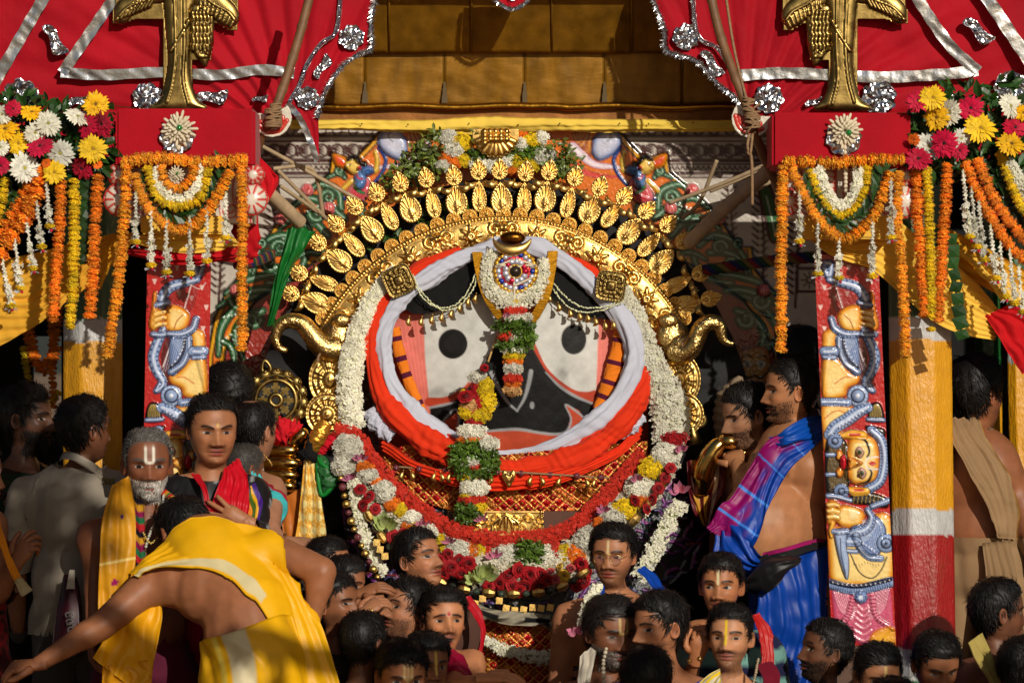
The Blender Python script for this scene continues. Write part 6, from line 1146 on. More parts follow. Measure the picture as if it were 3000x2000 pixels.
def roll(name, parent, path, rad, col, seed, twist=3, folds=4, amp=.17, flat=.75, closed=False, material=None, n=190, m=32, rings=None):
    """a bolster of gathered cloth along a path"""
    q = catmull(PA(path), n); t = np.gradient(q, axis=0); t /= np.linalg.norm(t, axis=1)[:, None]; a = np.cross(t, [0, 1, 0]); a /= np.linalg.norm(a, axis=1)[:, None]; b = np.cross(a, t)
    s = np.linspace(0, 1, n); th = np.linspace(0, 2 * math.pi, m, endpoint=False); rr = px(1) * np.interp(s, np.linspace(0, 1, len(np.atleast_1d(rad))), np.atleast_1d(rad)); S, T = np.meshgrid(s, th, indexing='ij'); g = np.random.default_rng(seed); ph = g.uniform(0, 6.28, 6)
    w_ = 1 + amp * (np.sin(folds * T + twist * 6.28 * S + ph[0]) * .6 + .45 * np.sin((folds + 4) * T + twist * 9.1 * S + ph[1] + np.sin(S * 40)) + .3 * np.sin((2 * folds + 3) * T - 23 * S + ph[2]) + .35 * np.sin(S * 190 + 2.5 * T + ph[3]) * (.5 + .5 * np.sin(S * 31 + ph[4])))
    w_ = w_ + amp * (.9 * (1 - np.abs(np.sin(2.5 * T + twist * 10 * S + ph[5] + 1.5 * np.sin(S * 13 + ph[1]))) * 1.6) * (.5 + .5 * np.sin(S * 17 + ph[2])) - .5 * np.abs(np.sin(4 * T - 14 * S + ph[3])) ** 6 + .6 * np.sin(S * 21 + ph[0]) + .4 * np.sin(S * 47 + ph[4]))
    v = q[:, None] + rr[:, None, None] * w_[..., None] * (np.cos(T)[..., None] * a[:, None] + flat * np.sin(T)[..., None] * b[:, None]); c = np.tile(lin(col), (n * m, 1)).reshape(n, m, 3)
    if rings: 
        for x in rings: c[np.abs(s - x) < .028] = lin((86, 16, 46))
    return link(name, mesh_np(name, v.reshape(-1, 3), gridf(n, m, True), c.reshape(-1, 3)), parent, None, material or cloth)
OC, WC = (222, 52, 16), (196, 198, 212)
cottonW = M_('white_cotton', None, .85, bump=(500, .2, .001), var=(7, .05), spec=.2)
roll('white_cloth_roll', st, [(1450, 716, -0.03), (1379, 744, -0.03), (1312, 779, -0.035), (1250, 819, -0.04), (1200, 850, -0.045), (1147, 917, -0.05), (1122, 989, -0.055), (1127, 1051, -0.06), (1142, 1109, -0.065), (1178, 1172, -0.075), (1223, 1225, -0.085), (1285, 1272, -0.09), (1348, 1297, -0.09)], (20, 22, 24, 24, 26, 24, 22, 22, 24, 28, 32, 34, 24), WC, 1, material=cottonW); roll('white_cloth_roll', st, [(1339, 1333, -0.075), (1468, 1333, -0.08), (1558, 1324, -0.085), (1625, 1310, -0.09), (1696, 1275, -0.09), (1741, 1243, -0.09), (1785, 1205, -0.085), (1825, 1154, -0.08), (1854, 1091, -0.07), (1860, 1033, -0.06), (1843, 966, -0.055), (1803, 908, -0.05), (1758, 859, -0.045), (1696, 799, -0.04), (1625, 750, -0.035), (1558, 723, -0.03), (1446, 716, -0.03)], (12, 13, 15, 19, 25, 29, 33, 33, 31, 28, 25, 25, 25, 26, 26, 24, 22), WC, 2, material=cottonW, n=280)
roll('orange_cloth_roll', st, [(1352, 734, -0.005), (1285, 759, -0.01), (1223, 788, -0.015), (1156, 859, -0.03), (1120, 900, -0.035), (1094, 962, -0.045), (1089, 1029, -0.055), (1103, 1096, -0.06), (1120, 1154, -0.07), (1160, 1212, -0.09), (1214, 1266, -0.11), (1285, 1310, -0.13), (1401, 1355, -0.13)], (10, 14, 17, 20, 21, 22, 22, 27, 32, 38, 42, 42, 34), OC, 3, twist=2); roll('orange_cloth_roll', st, [(1655, 748, .0), (1730, 795, .0), (1790, 855, -.01), (1850, 935, -.01), (1885, 1030, -.02)], (10, 16, 20, 18, 14), OC, 7); roll('orange_cloth_roll', st, [(1400, 1385, -.11), (1550, 1372, -.12), (1700, 1330, -.12), (1820, 1240, -.1), (1880, 1150, -.08), (1900, 1060, -.05), (1895, 1000, -.03)], (24, 30, 34, 36, 30, 22, 12), OC, 4, twist=2)
sheet('orange_swag', st, [(1120, 1290, -.06), (1220, 1350, -.14), (1340, 1385, -.17), (1480, 1392, -.17), (1640, 1370, -.16), (1800, 1310, -.1), (1880, 1240, -.06)], [(1140, 1330, -.04), (1240, 1392, -.12), (1350, 1428, -.15), (1480, 1438, -.15), (1620, 1420, -.14), (1770, 1362, -.1), (1870, 1290, -.05)], OC, nu=150, nv=34, pleat=(.008, 4, 1.2), bulge=.015)
roll('white_cloth_end', st, [(1085, 1200, -.04), (1110, 1245, -.06), (1150, 1280, -.07)], (24, 26, 20), WC, 9, material=cottonW); roll('white_cloth_end', st, [(1880, 1215, -.06), (1850, 1250, -.08), (1790, 1280, -.09)], (18, 20, 14), WC, 10, material=cottonW)
OS = (232, 124, 26)
roll('patterned_cloth_roll', st, [(1155, 960, -.01), (1172, 1040, -.01), (1198, 1120, -.015), (1228, 1185, -.02), (1240, 1220, -.02)], (16, 17, 16, 16, 14), OS, 12, amp=.06, rings=(.12, .34, .52, .84)); roll('patterned_cloth_roll', st, [(1826, 960, -.01), (1806, 1050, -.01), (1784, 1130, -.015), (1756, 1200, -.02)], (22, 24, 24, 20), OS, 13, amp=.06, rings=(.15, .42, .66, .84))
HB = (15, 14, 14)
sheet('black_hood', st, [(1182, 905, -.02), (1225, 850, -.02), (1300, 800, -.015), (1400, 752, -.01)], [(1212, 918, -.035), (1265, 915, -.04), (1340, 892, -.045), (1425, 850, -.045)], HB, nu=80, nv=24, pleat=(.002, 1, 0), wr=.004); sheet('black_hood', st, [(1600, 760, -.01), (1690, 795, -.015), (1760, 850, -.02), (1810, 905, -.02)], [(1585, 845, -.045), (1640, 885, -.045), (1700, 920, -.04), (1792, 938, -.03)], HB, nu=80, nv=24, pleat=(.002, 1, 0), wr=.004)
dm = MB(); dm.tube(np.stack([[0, .12, .3, .5, .4, .1, -.15], [0, 0, 0, 0, 0, 0, 0], [0, -.2, -.5, -.95, -1.3, -1.6, -1.75]], 1) * .017, np.array([.0015, .0045, .0072, .0092, .008, .0045, .001]), sides=10); dm.ball((0, 0, .004), .003, nu=5, nv=7); dmesh = dm.mesh('gold_drop')
for sg, pts in ((1, ((1200, 930), (1237, 930), (1268, 925), (1297, 918), (1325, 908), (1350, 890), (1375, 873), (1396, 862))), (-1, ((1606, 862), (1634, 888), (1667, 906), (1695, 915), (1719, 920), (1742, 930), (1770, 942), (1794, 940)))):
    for (x, y_) in pts: link('gold_drop', dmesh, st, placed(x, y_, -.075, 1.2, 8 * sg, mx=sg > 0), gold)
mb = MB(); g = np.random.default_rng(2)
for q in ([(1210, 806), (1232, 850), (1282, 898), (1335, 892), (1372, 850), (1396, 792)], [(1206, 812), (1238, 870), (1290, 905), (1340, 900), (1384, 850), (1400, 800)], [(1612, 818), (1660, 872), (1712, 900), (1770, 898), (1822, 880)], [(1616, 840), (1655, 890), (1706, 914), (1770, 906), (1826, 884)]):
    p_, t = walk(q, .0085, -.085)
    for k in range(len(p_)): bud(mb, p_[k] + g.normal(0, .0015, 3), .0062, t[k] + g.normal(0, .002, 3), g, lin((232, 230, 196)))
    mb.tube(p_, .0008, lin((170, 180, 90)), 4)
o = link('bud_string', mb.mesh('bud_string', False), st, None, petal); o['kind'] = 'stuff'
def disc_mesh(r, petals, square=False, seed=0, dome=.5):
    n = 96; th = np.linspace(0, 2 * math.pi, n, endpoint=False); rr = r * np.ones(n)
    if square: rr = r * (np.abs(np.cos(th)) ** 5 + np.abs(np.sin(th)) ** 5) ** -.2 * .84
    o = np.stack([rr * np.cos(th), rr * np.sin(th)], 1)
    def hf(t, q):
        h = .004 + .012 * dome * max(0, 1 - t) + .002 * math.cos(t * 26)
        if .86 < t < .97: h = h + .0022 * (np.cos(th * 32) > 0)
        if .35 < t < .8: h = h + .0045 * np.cos(th * petals) * math.sin((t - .35) / .45 * math.pi) + .002 * np.cos(th * petals * 3)
        if t < .26: h = h + .012 * math.sqrt(max(0, 1 - (t / .26) ** 2))
        elif t < .32: h = h + .002 * np.cos(th * 24)
        return h if t < .999 else .001
    return ringmesh(o, 26, hf).mesh('embossed_disc')
sq = disc_mesh(px(62), 12, True)
for (x, y_, r) in ((1168, 822, 24), (1790, 838, -8)): link('square_plate', sq, st, placed(x, y_, -.09, .84, r), oldgold if x < 1500 else gold)
for q in ([(1398, 738, -.07), (1408, 800, -.09), (1428, 868, -.105), (1468, 935, -.11)], [(1620, 735, -.07), (1612, 800, -.09), (1596, 870, -.105), (1558, 945, -.11)]):
    c = catmull(PA(q), 30); d_ = .0225; v = []
    for k in range(30): w_ = d_ * (1 if k < 28 else .8); x_ = c[k]; v += [x_ + [-w_, .012, 0], x_ + [-w_ * .9, -.004, 0], x_ + [w_ * .9, -.004, 0], x_ + [w_, .012, 0]]
    mb = MB(); mb.add(v, gridf(30, 4, True).tolist()); link('gold_strip', mb.mesh('gold_strip', False), st, None, M_('brushed_gold', (150, 104, 24), .3, 1, bump=(30, .3, .004, (1, 1, 6)), var=(8, .3)))
# brow jewel
cv = Canvas(1440, 725, 1585, 870, 1.8, (200, 140, 30)); cx, cy = 1510, 795
for r, c in ((62, (170, 20, 40)), (56, (214, 160, 40)), (44, (196, 30, 50)), (36, (214, 160, 40)), (14, (40, 34, 30))): cv.disc(cx, cy, r, c, h=3)
for k in range(20): a = k / 20 * 6.283; cv.disc(cx + 50 * math.cos(a), cy + 50 * math.sin(a), 3.8, (200, 200, 214) if k % 4 else (40, 60, 150), h=12)
for k in range(13): a = k / 13 * 6.283; cv.disc(cx + 29 * math.cos(a), cy + 29 * math.sin(a), 4.2, (206, 206, 220) if k % 4 else (190, 20, 60), h=14)
for k in range(30): a = k / 30 * 6.283; cv.disc(cx + 59 * math.cos(a), cy + 59 * math.sin(a), 2.6, (230, 176, 50), h=12)
cv.disc(cx, cy, 11, (60, 50, 40), h=20); o = link('brow_jewel', cv.mesh('brow_jewel', 0, lambda X, Y, H: Pn(X, Y, -.115 - H * px(1) * .5), mask=np.hypot(cv.X - cx, cv.Y - cy) < 62), st, None, sequin); q = o.modifiers.new('t', 'SOLIDIFY'); q.thickness = .012
mb = MB()
for q in ([(1450, 782), (1500, 764), (1540, 768), (1572, 780)], [(1454, 778), (1486, 778), (1506, 786), (1530, 778), (1570, 778)], [(1506, 838), (1540, 822), (1570, 808)], [(1505, 784), (1506, 830), (1508, 880)]): mb.tube(catmull(PA(q, -.135), 20), px(3.4), sides=6)
link('pith_strip', mb.mesh('pith_strip'), st, None, shola)
jasmine('brow_blossoms', st, [(1445, 735, -.09), (1432, 790, -.1), (1450, 850, -.11), (1500, 885, -.115), (1555, 860, -.11), (1588, 800, -.1), (1590, 760, -.09)], (34, 50, 62, 62, 62, 48, 30), 900, 6, r=6.5, depth=.5); jasmine('brow_blossoms', st, [(1460, 860, -.1), (1505, 878, -.115), (1555, 862, -.1)], 50, 260, 7, r=6.5)
mb = MB(); a = np.linspace(R(198), R(342), 28); rr = px(1) * np.array([2 + 15 * math.sin((k) / 27 * math.pi) for k in range(28)]); c0 = np.array(P(1500, 690, -.12)); mb.tube(c0 + np.stack([np.cos(a) * px(58), 0 * a - .012 * np.sin(np.linspace(0, math.pi, 28)), np.sin(a) * px(50) + px(6)], 1), rr, sides=12, flat=.7); link('gold_crescent', mb.mesh('gold_crescent'), st, None, gold); mb = MB(); mb.ball(P(1502, 697, -.09), (px(38), .03, px(20)), nu=12, nv=16); link('domed_boss', mb.mesh('domed_boss'), st, None, M_('dark_gold', (120, 74, 24), .3, 1, bump=(60, .5, .004), var=(20, .3)))

# ------------------------------------------------------------------ gold arch with leaf crown
AC, AR = (1475, 1238), 603
ar = thing('gold_arch', 'embossed gold arch crowned with gold leaf plates round the deity face', 'ornament', P(1475, 1260, .1))
L_ = 555 * R(128); cv = Canvas(0, 0, L_, 98, 2.6, (230, 164, 40))
for k in range(13):
    u = (k + .5) / 13 * L_
    if k % 2: 
        for j in range(8): a = j * .785; cv.line([(u + 10 * math.cos(a), 50 + 10 * math.sin(a)), (u + 34 * math.cos(a), 50 + 34 * math.sin(a))], (10, 17, 3), (230, 164, 40), h=11, smooth=False)
        cv.disc(u, 50, 13, (230, 164, 40), h=20)
    else:
        for sg in (-1, 1):
            cv.spiral(u + sg * 26, 36, 24, 3, 90, sg * 1.6, (9, 5), (230, 164, 40), h=10); cv.spiral(u + sg * 24, 72, 19, 3, -90, -sg * 1.5, (8, 4), (230, 164, 40), h=10); cv.line([(u, 88), (u + sg * 20, 66), (u + sg * 44, 60), (u + sg * 60, 80)], (4, 10, 8, 3), (230, 164, 40), h=9); cv.line([(u, 88), (u + sg * 6, 50), (u + sg * 16, 14)], (4, 9, 3), (230, 164, 40), h=9)
        cv.disc(u, 30, 11, (230, 164, 40), h=12)
for k in range(int(L_ / 9)): cv.disc(k * 9 + 4, 4.5, 4, (230, 164, 40), h=7); cv.disc(k * 9 + 4, 93, 3, (230, 164, 40), h=5)
cv.line([(0, 12), (L_, 12)], 4, (230, 164, 40), h=6, smooth=False)
def archmap(X, Y, H):
    a = R(154) - X / L_ * R(128); r = AR - Y; return Pn(AC[0] + r * np.cos(a), AC[1] - r * np.sin(a), .05 - H * px(1) * 1.0 - .012 * np.sin(Y / 98 * math.pi))
o = link('embossed_band', cv.mesh('embossed_band', 0, archmap), ar, None, gold); q = o.modifiers.new('t', 'SOLIDIFY'); q.thickness = .006
def leafplate(hw, hh, fl):
    n = 84; th = np.linspace(0, 2 * math.pi, n, endpoint=False); z = np.cos(th); x = np.sin(th) * np.sqrt(np.clip((1 - z) / 2, 0, 1)) ** .55 * 1.06; o = np.stack([x * hw, z * hh], 1)
    def hf(t, q):
        ph = np.arctan2(q[:, 0], q[:, 1] + hh * .62); h = .002 + .004 * (1 - t) ** .6
        if .83 < t < .95: h = h + .004 * (np.cos(th * 28) > -.2)
        elif t < .8: h = h - .001 + .0028 * np.cos(ph * fl) * min(1, t * 2.2) + .006 * np.exp(-(q[:, 0] / (hw * .16)) ** 2 - ((q[:, 1] + hh * .35) / (hh * .42)) ** 2)
        return h if t < .999 else 0 * th
    return ringmesh(o, 24, hf, centre=(0, -hh * .15)).mesh('leaf_plate')
def fanmesh():
    n = 64; th = np.linspace(0, 2 * math.pi, n, endpoint=False); r = 1 - .12 * np.abs(np.cos(th)) + .32 * np.maximum(0, np.sin(th)) ** 14; o = np.stack([r * np.cos(th), r * np.sin(th)], 1) * px(29)
    def hf(t, q):
        ph = np.arctan2(q[:, 0], q[:, 1] + px(14)); h = .003 + .003 * (1 - t) + (.003 * (np.cos(th * 20) > 0) if .84 < t < .97 else .004 * np.cos(ph * 17) * min(1, t * 2))
        return h if t < .999 else 0 * th
    mb = ringmesh(o, 16, hf); mb.ball((0, -.012, -px(10)), px(6), nu=6, nv=8)
    for sg in (-1, 1):
        q = catmull(np.array([(sg * 8, 0, -32), (sg * 24, -8, -42), (sg * 38, -6, -36), (sg * 44, 0, -26)]) * px(1), 12); mb.tube(q, np.array([3, 5, 7, 8, 9, 10, 10, 9, 7, 5, 3, 1]) * px(1), sides=8, flat=.4)
    return mb.mesh('finial')
LW, LN, FN = leafplate(px(38), px(50), 30), leafplate(px(26), px(50), 34), fanmesh()
LEAF = [(920, 885, 851, 860), (947, 827, 876, 800), (990, 760, 932, 711), (1034, 715, 986, 657), (1086, 669, 1040, 605), (1139, 632, 1104, 566), (1200, 607, 1173, 537), (1268, 595, 1249, 524), (1337, 585, 1330, 518), (1404, 576, 1402, 502), (1469, 580, 1464, 500), (1536, 580, 1540, 506), (1598, 576, 1609, 503), (1665, 594, 1685, 520), (1730, 612, 1757, 549), (1792, 628, 1828, 576), (1846, 676, 1893, 618), (1902, 716, 1956, 658), (1940, 765, 2003, 707), (1985, 832, 2052, 801), (2012, 895, 2079, 875)]
for k, (x, y_, fx, fy) in enumerate(LEAF):
    rot = math.degrees(math.atan2(-(fy - y_), fx - x)) - 90; dep = .10 + .012 * (k % 2)
    o = link('leaf_plate', LW if k % 2 == 0 else LN, ar, placed(x, y_, dep, .95, rot + 2 * math.sin(k * 7)), gold); link('finial', FN, o, placed(fx, fy, dep - .004, .98, rot + 4 * math.sin(k * 5)), gold)
hd = disc_mesh(px(29), 9)
for k in range(27): a = R(150) - k / 26 * R(120); link('rosette', hd, ar, placed(AC[0] + (AR + 8) * math.cos(a), AC[1] - (AR + 8) * math.sin(a), .10, .78, math.degrees(a) - 90), gold)
# sea-beast heads, bosses
def beast(sg):
    X = lambda x: x if sg < 0 else 2957 - x
    mb = MB(); mb.ball(P(X(992), 990, .02), (px(56), .05, px(62)), nu=16, nv=22); mb.ball(P(X(1000), 940, .0), (px(34), .035, px(26)), nu=10, nv=14); mb.ball(P(X(962), 1010, .0), (px(40), .05, px(36)), nu=10, nv=14); link('beast_head', mb.mesh('beast_head'), ar, None, goldscale); mb = MB()
    q = [(990, 1022, .0), (950, 1018, -.02), (918, 985, -.03), (888, 950, -.03), (852, 940, -.03), (822, 952, -.03), (808, 985, -.03), (818, 1018, -.03), (842, 1028, -.03)] if sg < 0 else [(990, 1030, .0), (955, 1035, -.02), (925, 1010, -.03), (905, 965, -.03), (880, 945, -.03), (852, 952, -.03), (842, 985, -.03), (828, 1002, -.03), (806, 1008, -.03)]
    c = catmull(PA([(X(a), b, d) for a, b, d in q]), 50); rr = px(1) * np.interp(np.linspace(0, 1, 50), [0, .3, .7, 1], [40, 30, 19, 8] if sg < 0 else [38, 28, 23, 6]); mb.tube(c, rr, sides=14); link('trunk', mb.mesh('trunk'), ar, None, goldscale)
    mb = MB(); mb.tube(catmull(PA([(X(940), 985, -.055), (X(958), 1010, -.06), (X(935), 1040, -.055), (X(930), 1060, -.05)]), 14), px(4), sides=6); link('cord', mb.mesh('cord'), ar, None, rope)
    b1 = disc_mesh(px(70), 7, seed=1); link('boss', b1, ar, Matrix.Translation(P(X(966), 1112, .0)) @ Matrix.Diagonal((.9, 1, 1.15, 1)), gold); link('boss', disc_mesh(px(64), 14), ar, placed(X(958), 1213, -.04, 1), gold)
beast(-1); beast(1)
# black cloth behind the leaves
cl = thing('black_backing_cloth', 'black cloth stretched behind the gold leaf crown', 'cloth', P(1475, 1150, .2)); th = np.linspace(R(212), R(-32), 140); ro = np.interp(np.degrees(th), [-32, -5, 25, 60, 90, 120, 150, 185, 212], [640, 735, 712, 712, 716, 712, 712, 735, 640]); G = []
for j in np.linspace(0, 1, 18): r = 470 + (ro - 470) * j; G.append(Pn(AC[0] + r * np.cos(th), AC[1] - r * np.sin(th) * 1.0, .19 + .012 * np.sin(th * 23 + j * 3) * j + .01 * np.sin(th * 51)))
link('cloth', mesh_np('cloth', np.array(G).reshape(-1, 3), gridf(18, 140)), cl, None, M_('black_cotton', (20, 19, 20), .75, bump=(20, .4, .01), var=(8, .2)))
# garland stacked over the crown: clumps
def mixed(t, items, d, seed=0):
    for k, (x, y_, rx, ry, c) in enumerate(items):
        if c in ('rose', 'yrose', 'prose'):
            g = np.random.default_rng(seed + k); link('rose', RS[dict(rose='red', yrose='yellow', prose='pink')[c]][k % (3 if c == 'rose' else 1)], t, Matrix.Translation(P(x, y_, d - .03 - .02 * g.random())) @ Matrix.Rotation(g.normal(0, .4), 4, 'X') @ Matrix.Rotation(g.normal(0, .4), 4, 'Z') @ Matrix.Rotation(g.uniform(0, 6.28), 4, 'Y') @ Matrix.Scale(px(rx) * .84, 4), petal)
        elif c in ('lotus', 'bud'):
            g = np.random.default_rng(seed + k); mb = MB(); col = lin((176, 190, 110)) if c == 'lotus' else lin((206, 120, 150)); n = 11 if c == 'lotus' else 6; p0 = np.array(P(x, y_ + ry * .4, d - .02))
            for j in range(n): a = (j / n - .5) * 3.0 + g.normal(0, .1); dr = np.array([math.sin(a), -.5 - .4 * g.random(), math.cos(a) * (1 if c == 'lotus' else .8)]); leaf_add(mb, p0 + dr * .004, dr, np.array([-math.sin(a) * .3, -1, .2]), px(ry) * 1.5 * g.uniform(.8, 1.1), px(rx) * .3, col * g.uniform(.75, 1.2) * [1, 1, g.uniform(.8, 1.2)], -.3)
            link('lotus', mb.mesh('lotus'), t, None, petal)
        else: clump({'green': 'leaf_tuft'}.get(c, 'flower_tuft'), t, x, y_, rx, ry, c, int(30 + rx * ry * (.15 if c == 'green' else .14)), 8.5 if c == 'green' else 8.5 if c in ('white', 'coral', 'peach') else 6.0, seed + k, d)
tg = thing('top_garland', 'garland of white, yellow and orange tufts on the gold crest under the yellow valance', 'garland', P(1450, 500, .2))
mixed(tg, [(1312, 402, 26, 20, 'white'), (1328, 436, 30, 24, 'white'), (1354, 414, 34, 24, 'yellow'), (1302, 455, 18, 16, 'orange'), (1330, 476, 30, 17, 'orange'), (1300, 485, 22, 16, 'white'), (1362, 470, 26, 20, 'yellow'), (1402, 482, 34, 22, 'white'), (1446, 486, 40, 20, 'white'), (1480, 470, 30, 20, 'white'), (1522, 474, 32, 24, 'yellow'), (1560, 484, 26, 20, 'yellow'), (1592, 458, 36, 26, 'white'), (1528, 424, 22, 22, 'white'), (1558, 412, 28, 22, 'yellow'), (1586, 404, 20, 18, 'white'), (1524, 393, 22, 9, 'orange'), (1506, 500, 24, 14, 'orange'), (1400, 455, 26, 18, 'green'), (1510, 448, 24, 18, 'green'), (1560, 446, 30, 16, 'green')], .24, 50)
foliage('foliage', tg, [(1225, 470, 42), (1262, 430, 36), (1180, 508, 34), (1250, 490, 42), (1145, 530, 24), (1640, 450, 38), (1665, 485, 38), (1620, 490, 34), (1400, 400, 18), (1275, 400, 22)], 800, 19, (98, 112, 48), 7, .25, .05, .6); foliage('leaf_sprigs', tg, [(1260, 640, 30), (1320, 630, 26), (1370, 625, 22), (1140, 690, 28), (1080, 740, 20), (1300, 605, 16), (1240, 560, 24)], 120, 26, (66, 96, 34), 8, .17, .02, .6)
cv = Canvas(1380, 378, 1525, 462, 2, (170, 120, 40)); 
for k in range(9): a = R(200 + k * 17.5); cv.line([(1452 + 12 * math.cos(a), 395 - 12 * math.sin(a)), (1452 + 40 * math.cos(a), 395 - 40 * math.sin(a)), (1452 + 62 * math.cos(a), 395 - 60 * math.sin(a))], (6, 16, 6), (180, 128, 44), h=16)
for k in range(16): cv.disc(1420 + (k % 5) * 16, 386 + (k // 5) * 11, 5, (190, 136, 50), h=20)
o = link('gold_crest', cv.mesh('gold_crest', .22, mask=(((cv.X - 1452) / 70) ** 2 + ((cv.Y - 395) / 66) ** 2) < 1), tg, None, gold); q = o.modifiers.new('t', 'SOLIDIFY'); q.thickness = .01

# ------------------------------------------------------------------ garlands on the figure
t = thing('jasmine_garland', 'thick white jasmine rope down the side of the face beside the gold disc', 'garland', P(1035, 1250, -.05), 'jasmine ropes framing the face'); jasmine('blossoms', t, [(1160, 795, -.02), (1118, 845, -.03), (1080, 910, -.04), (1050, 985, -.05), (1030, 1070, -.06), (1022, 1150, -.06), (1038, 1250, -.06)], (34, 48, 56, 60, 64, 70, 56), 2000, 11)
t = thing('jasmine_garland', 'thick white jasmine rope widening down beside the man bending to the gold hand', 'garland', P(1960, 1290, -.05), 'jasmine ropes framing the face'); jasmine('blossoms', t, [(1826, 850, -.02), (1856, 920, -.03), (1886, 1000, -.04), (1918, 1080, -.05), (1948, 1150, -.06), (1966, 1230, -.06), (1962, 1295, -.06)], (34, 52, 62, 70, 92, 104, 90), 2400, 12)
hg = thing('nose_garland', 'short mixed flower garland hanging down the middle of the face', 'garland', P(1505, 1155, -.15))
mixed(hg, [(1508, 884, 16, 9, 'yellow'), (1508, 895, 24, 10, 'white'), (1508, 910, 32, 15, 'coral'), (1485, 922, 22, 8, 'bud'), (1515, 930, 44, 14, 'white'), (1505, 958, 54, 22, 'green'), (1485, 985, 26, 18, 'coral'), (1540, 985, 24, 22, 'green'), (1508, 990, 32, 16, 'white'), (1508, 1010, 46, 18, 'green'), (1505, 1026, 34, 10, 'white'), (1506, 1042, 32, 15, 'yellow'), (1504, 1060, 30, 13, 'orange'), (1504, 1080, 28, 17, 'white'), (1503, 1108, 26, 15, 'coral'), (1503, 1126, 24, 12, 'orange'), (1502, 1145, 26, 13, 'peach')], -.13, 80)
lg = thing('pendant_garland', 'long mixed flower pendant with a red rosette hanging over the mouth', 'garland', P(1390, 1545, -.25))
mb = MB(); mb.tube([P(1455, 985, -.05), P(1430, 1060, -.13)], px(3), lin((190, 150, 90))); link('stick', mb.mesh('stick'), lg, None, bamboo)
mixed(lg, [(1419, 1078, 17, 17, 'rose'), (1398, 1104, 26, 18, 'white'), (1420, 1135, 26, 34, 'yellow'), (1428, 1175, 26, 40, 'yellow'), (1405, 1215, 34, 22, 'yellow'), (1366, 1205, 26, 22, 'yellow'), (1393, 1140, 14, 26, 'red'), (1402, 1180, 16, 24, 'red'), (1388, 1205, 18, 16, 'red'), (1364, 1160, 30, 30, 'rose'), (1376, 1188, 26, 22, 'peach'), (1360, 1150, 10, 8, 'yellow'), (1386, 1238, 26, 12, 'red'), (1382, 1262, 42, 22, 'white'), (1430, 1300, 30, 26, 'white'), (1380, 1288, 40, 14, 'orange'), (1378, 1318, 54, 22, 'green'), (1345, 1345, 26, 30, 'green'), (1432, 1350, 24, 40, 'green'), (1376, 1352, 34, 18, 'white'), (1394, 1368, 28, 13, 'coral'), (1380, 1385, 46, 14, 'green'), (1370, 1398, 26, 12, 'yellow'), (1388, 1428, 44, 24, 'white'), (1370, 1450, 22, 9, 'yellow'), (1385, 1464, 40, 13, 'coral'), (1370, 1500, 32, 26, 'green'), (1406, 1484, 20, 16, 'yellow'), (1414, 1515, 14, 26, 'bud')], -.2, 120)
cg = thing('coral_garland', 'coral red blossom rope looping from hand to hand below the face', 'garland', P(1490, 1580, -.2)); jasmine('blossoms', cg, [(985, 1258, -.14), (1040, 1275, -.15), (1090, 1345, -.16), (1155, 1425, -.17), (1240, 1500, -.19), (1330, 1552, -.2), (1420, 1574, -.21), (1510, 1578, -.21), (1600, 1570, -.2), (1680, 1538, -.19), (1760, 1468, -.17), (1830, 1390, -.16), (1878, 1330, -.14)], (34, 46, 46, 46, 46, 44, 42, 42, 42, 44, 46, 44, 36), 2600, 21, r=6.5, col=(226, 52, 28), buds=.1, depth=.5)
bg = thing('great_garland', 'heavy outer garland of roses, lotuses and marigold tufts round the figure', 'garland', P(1490, 1740, -.25))
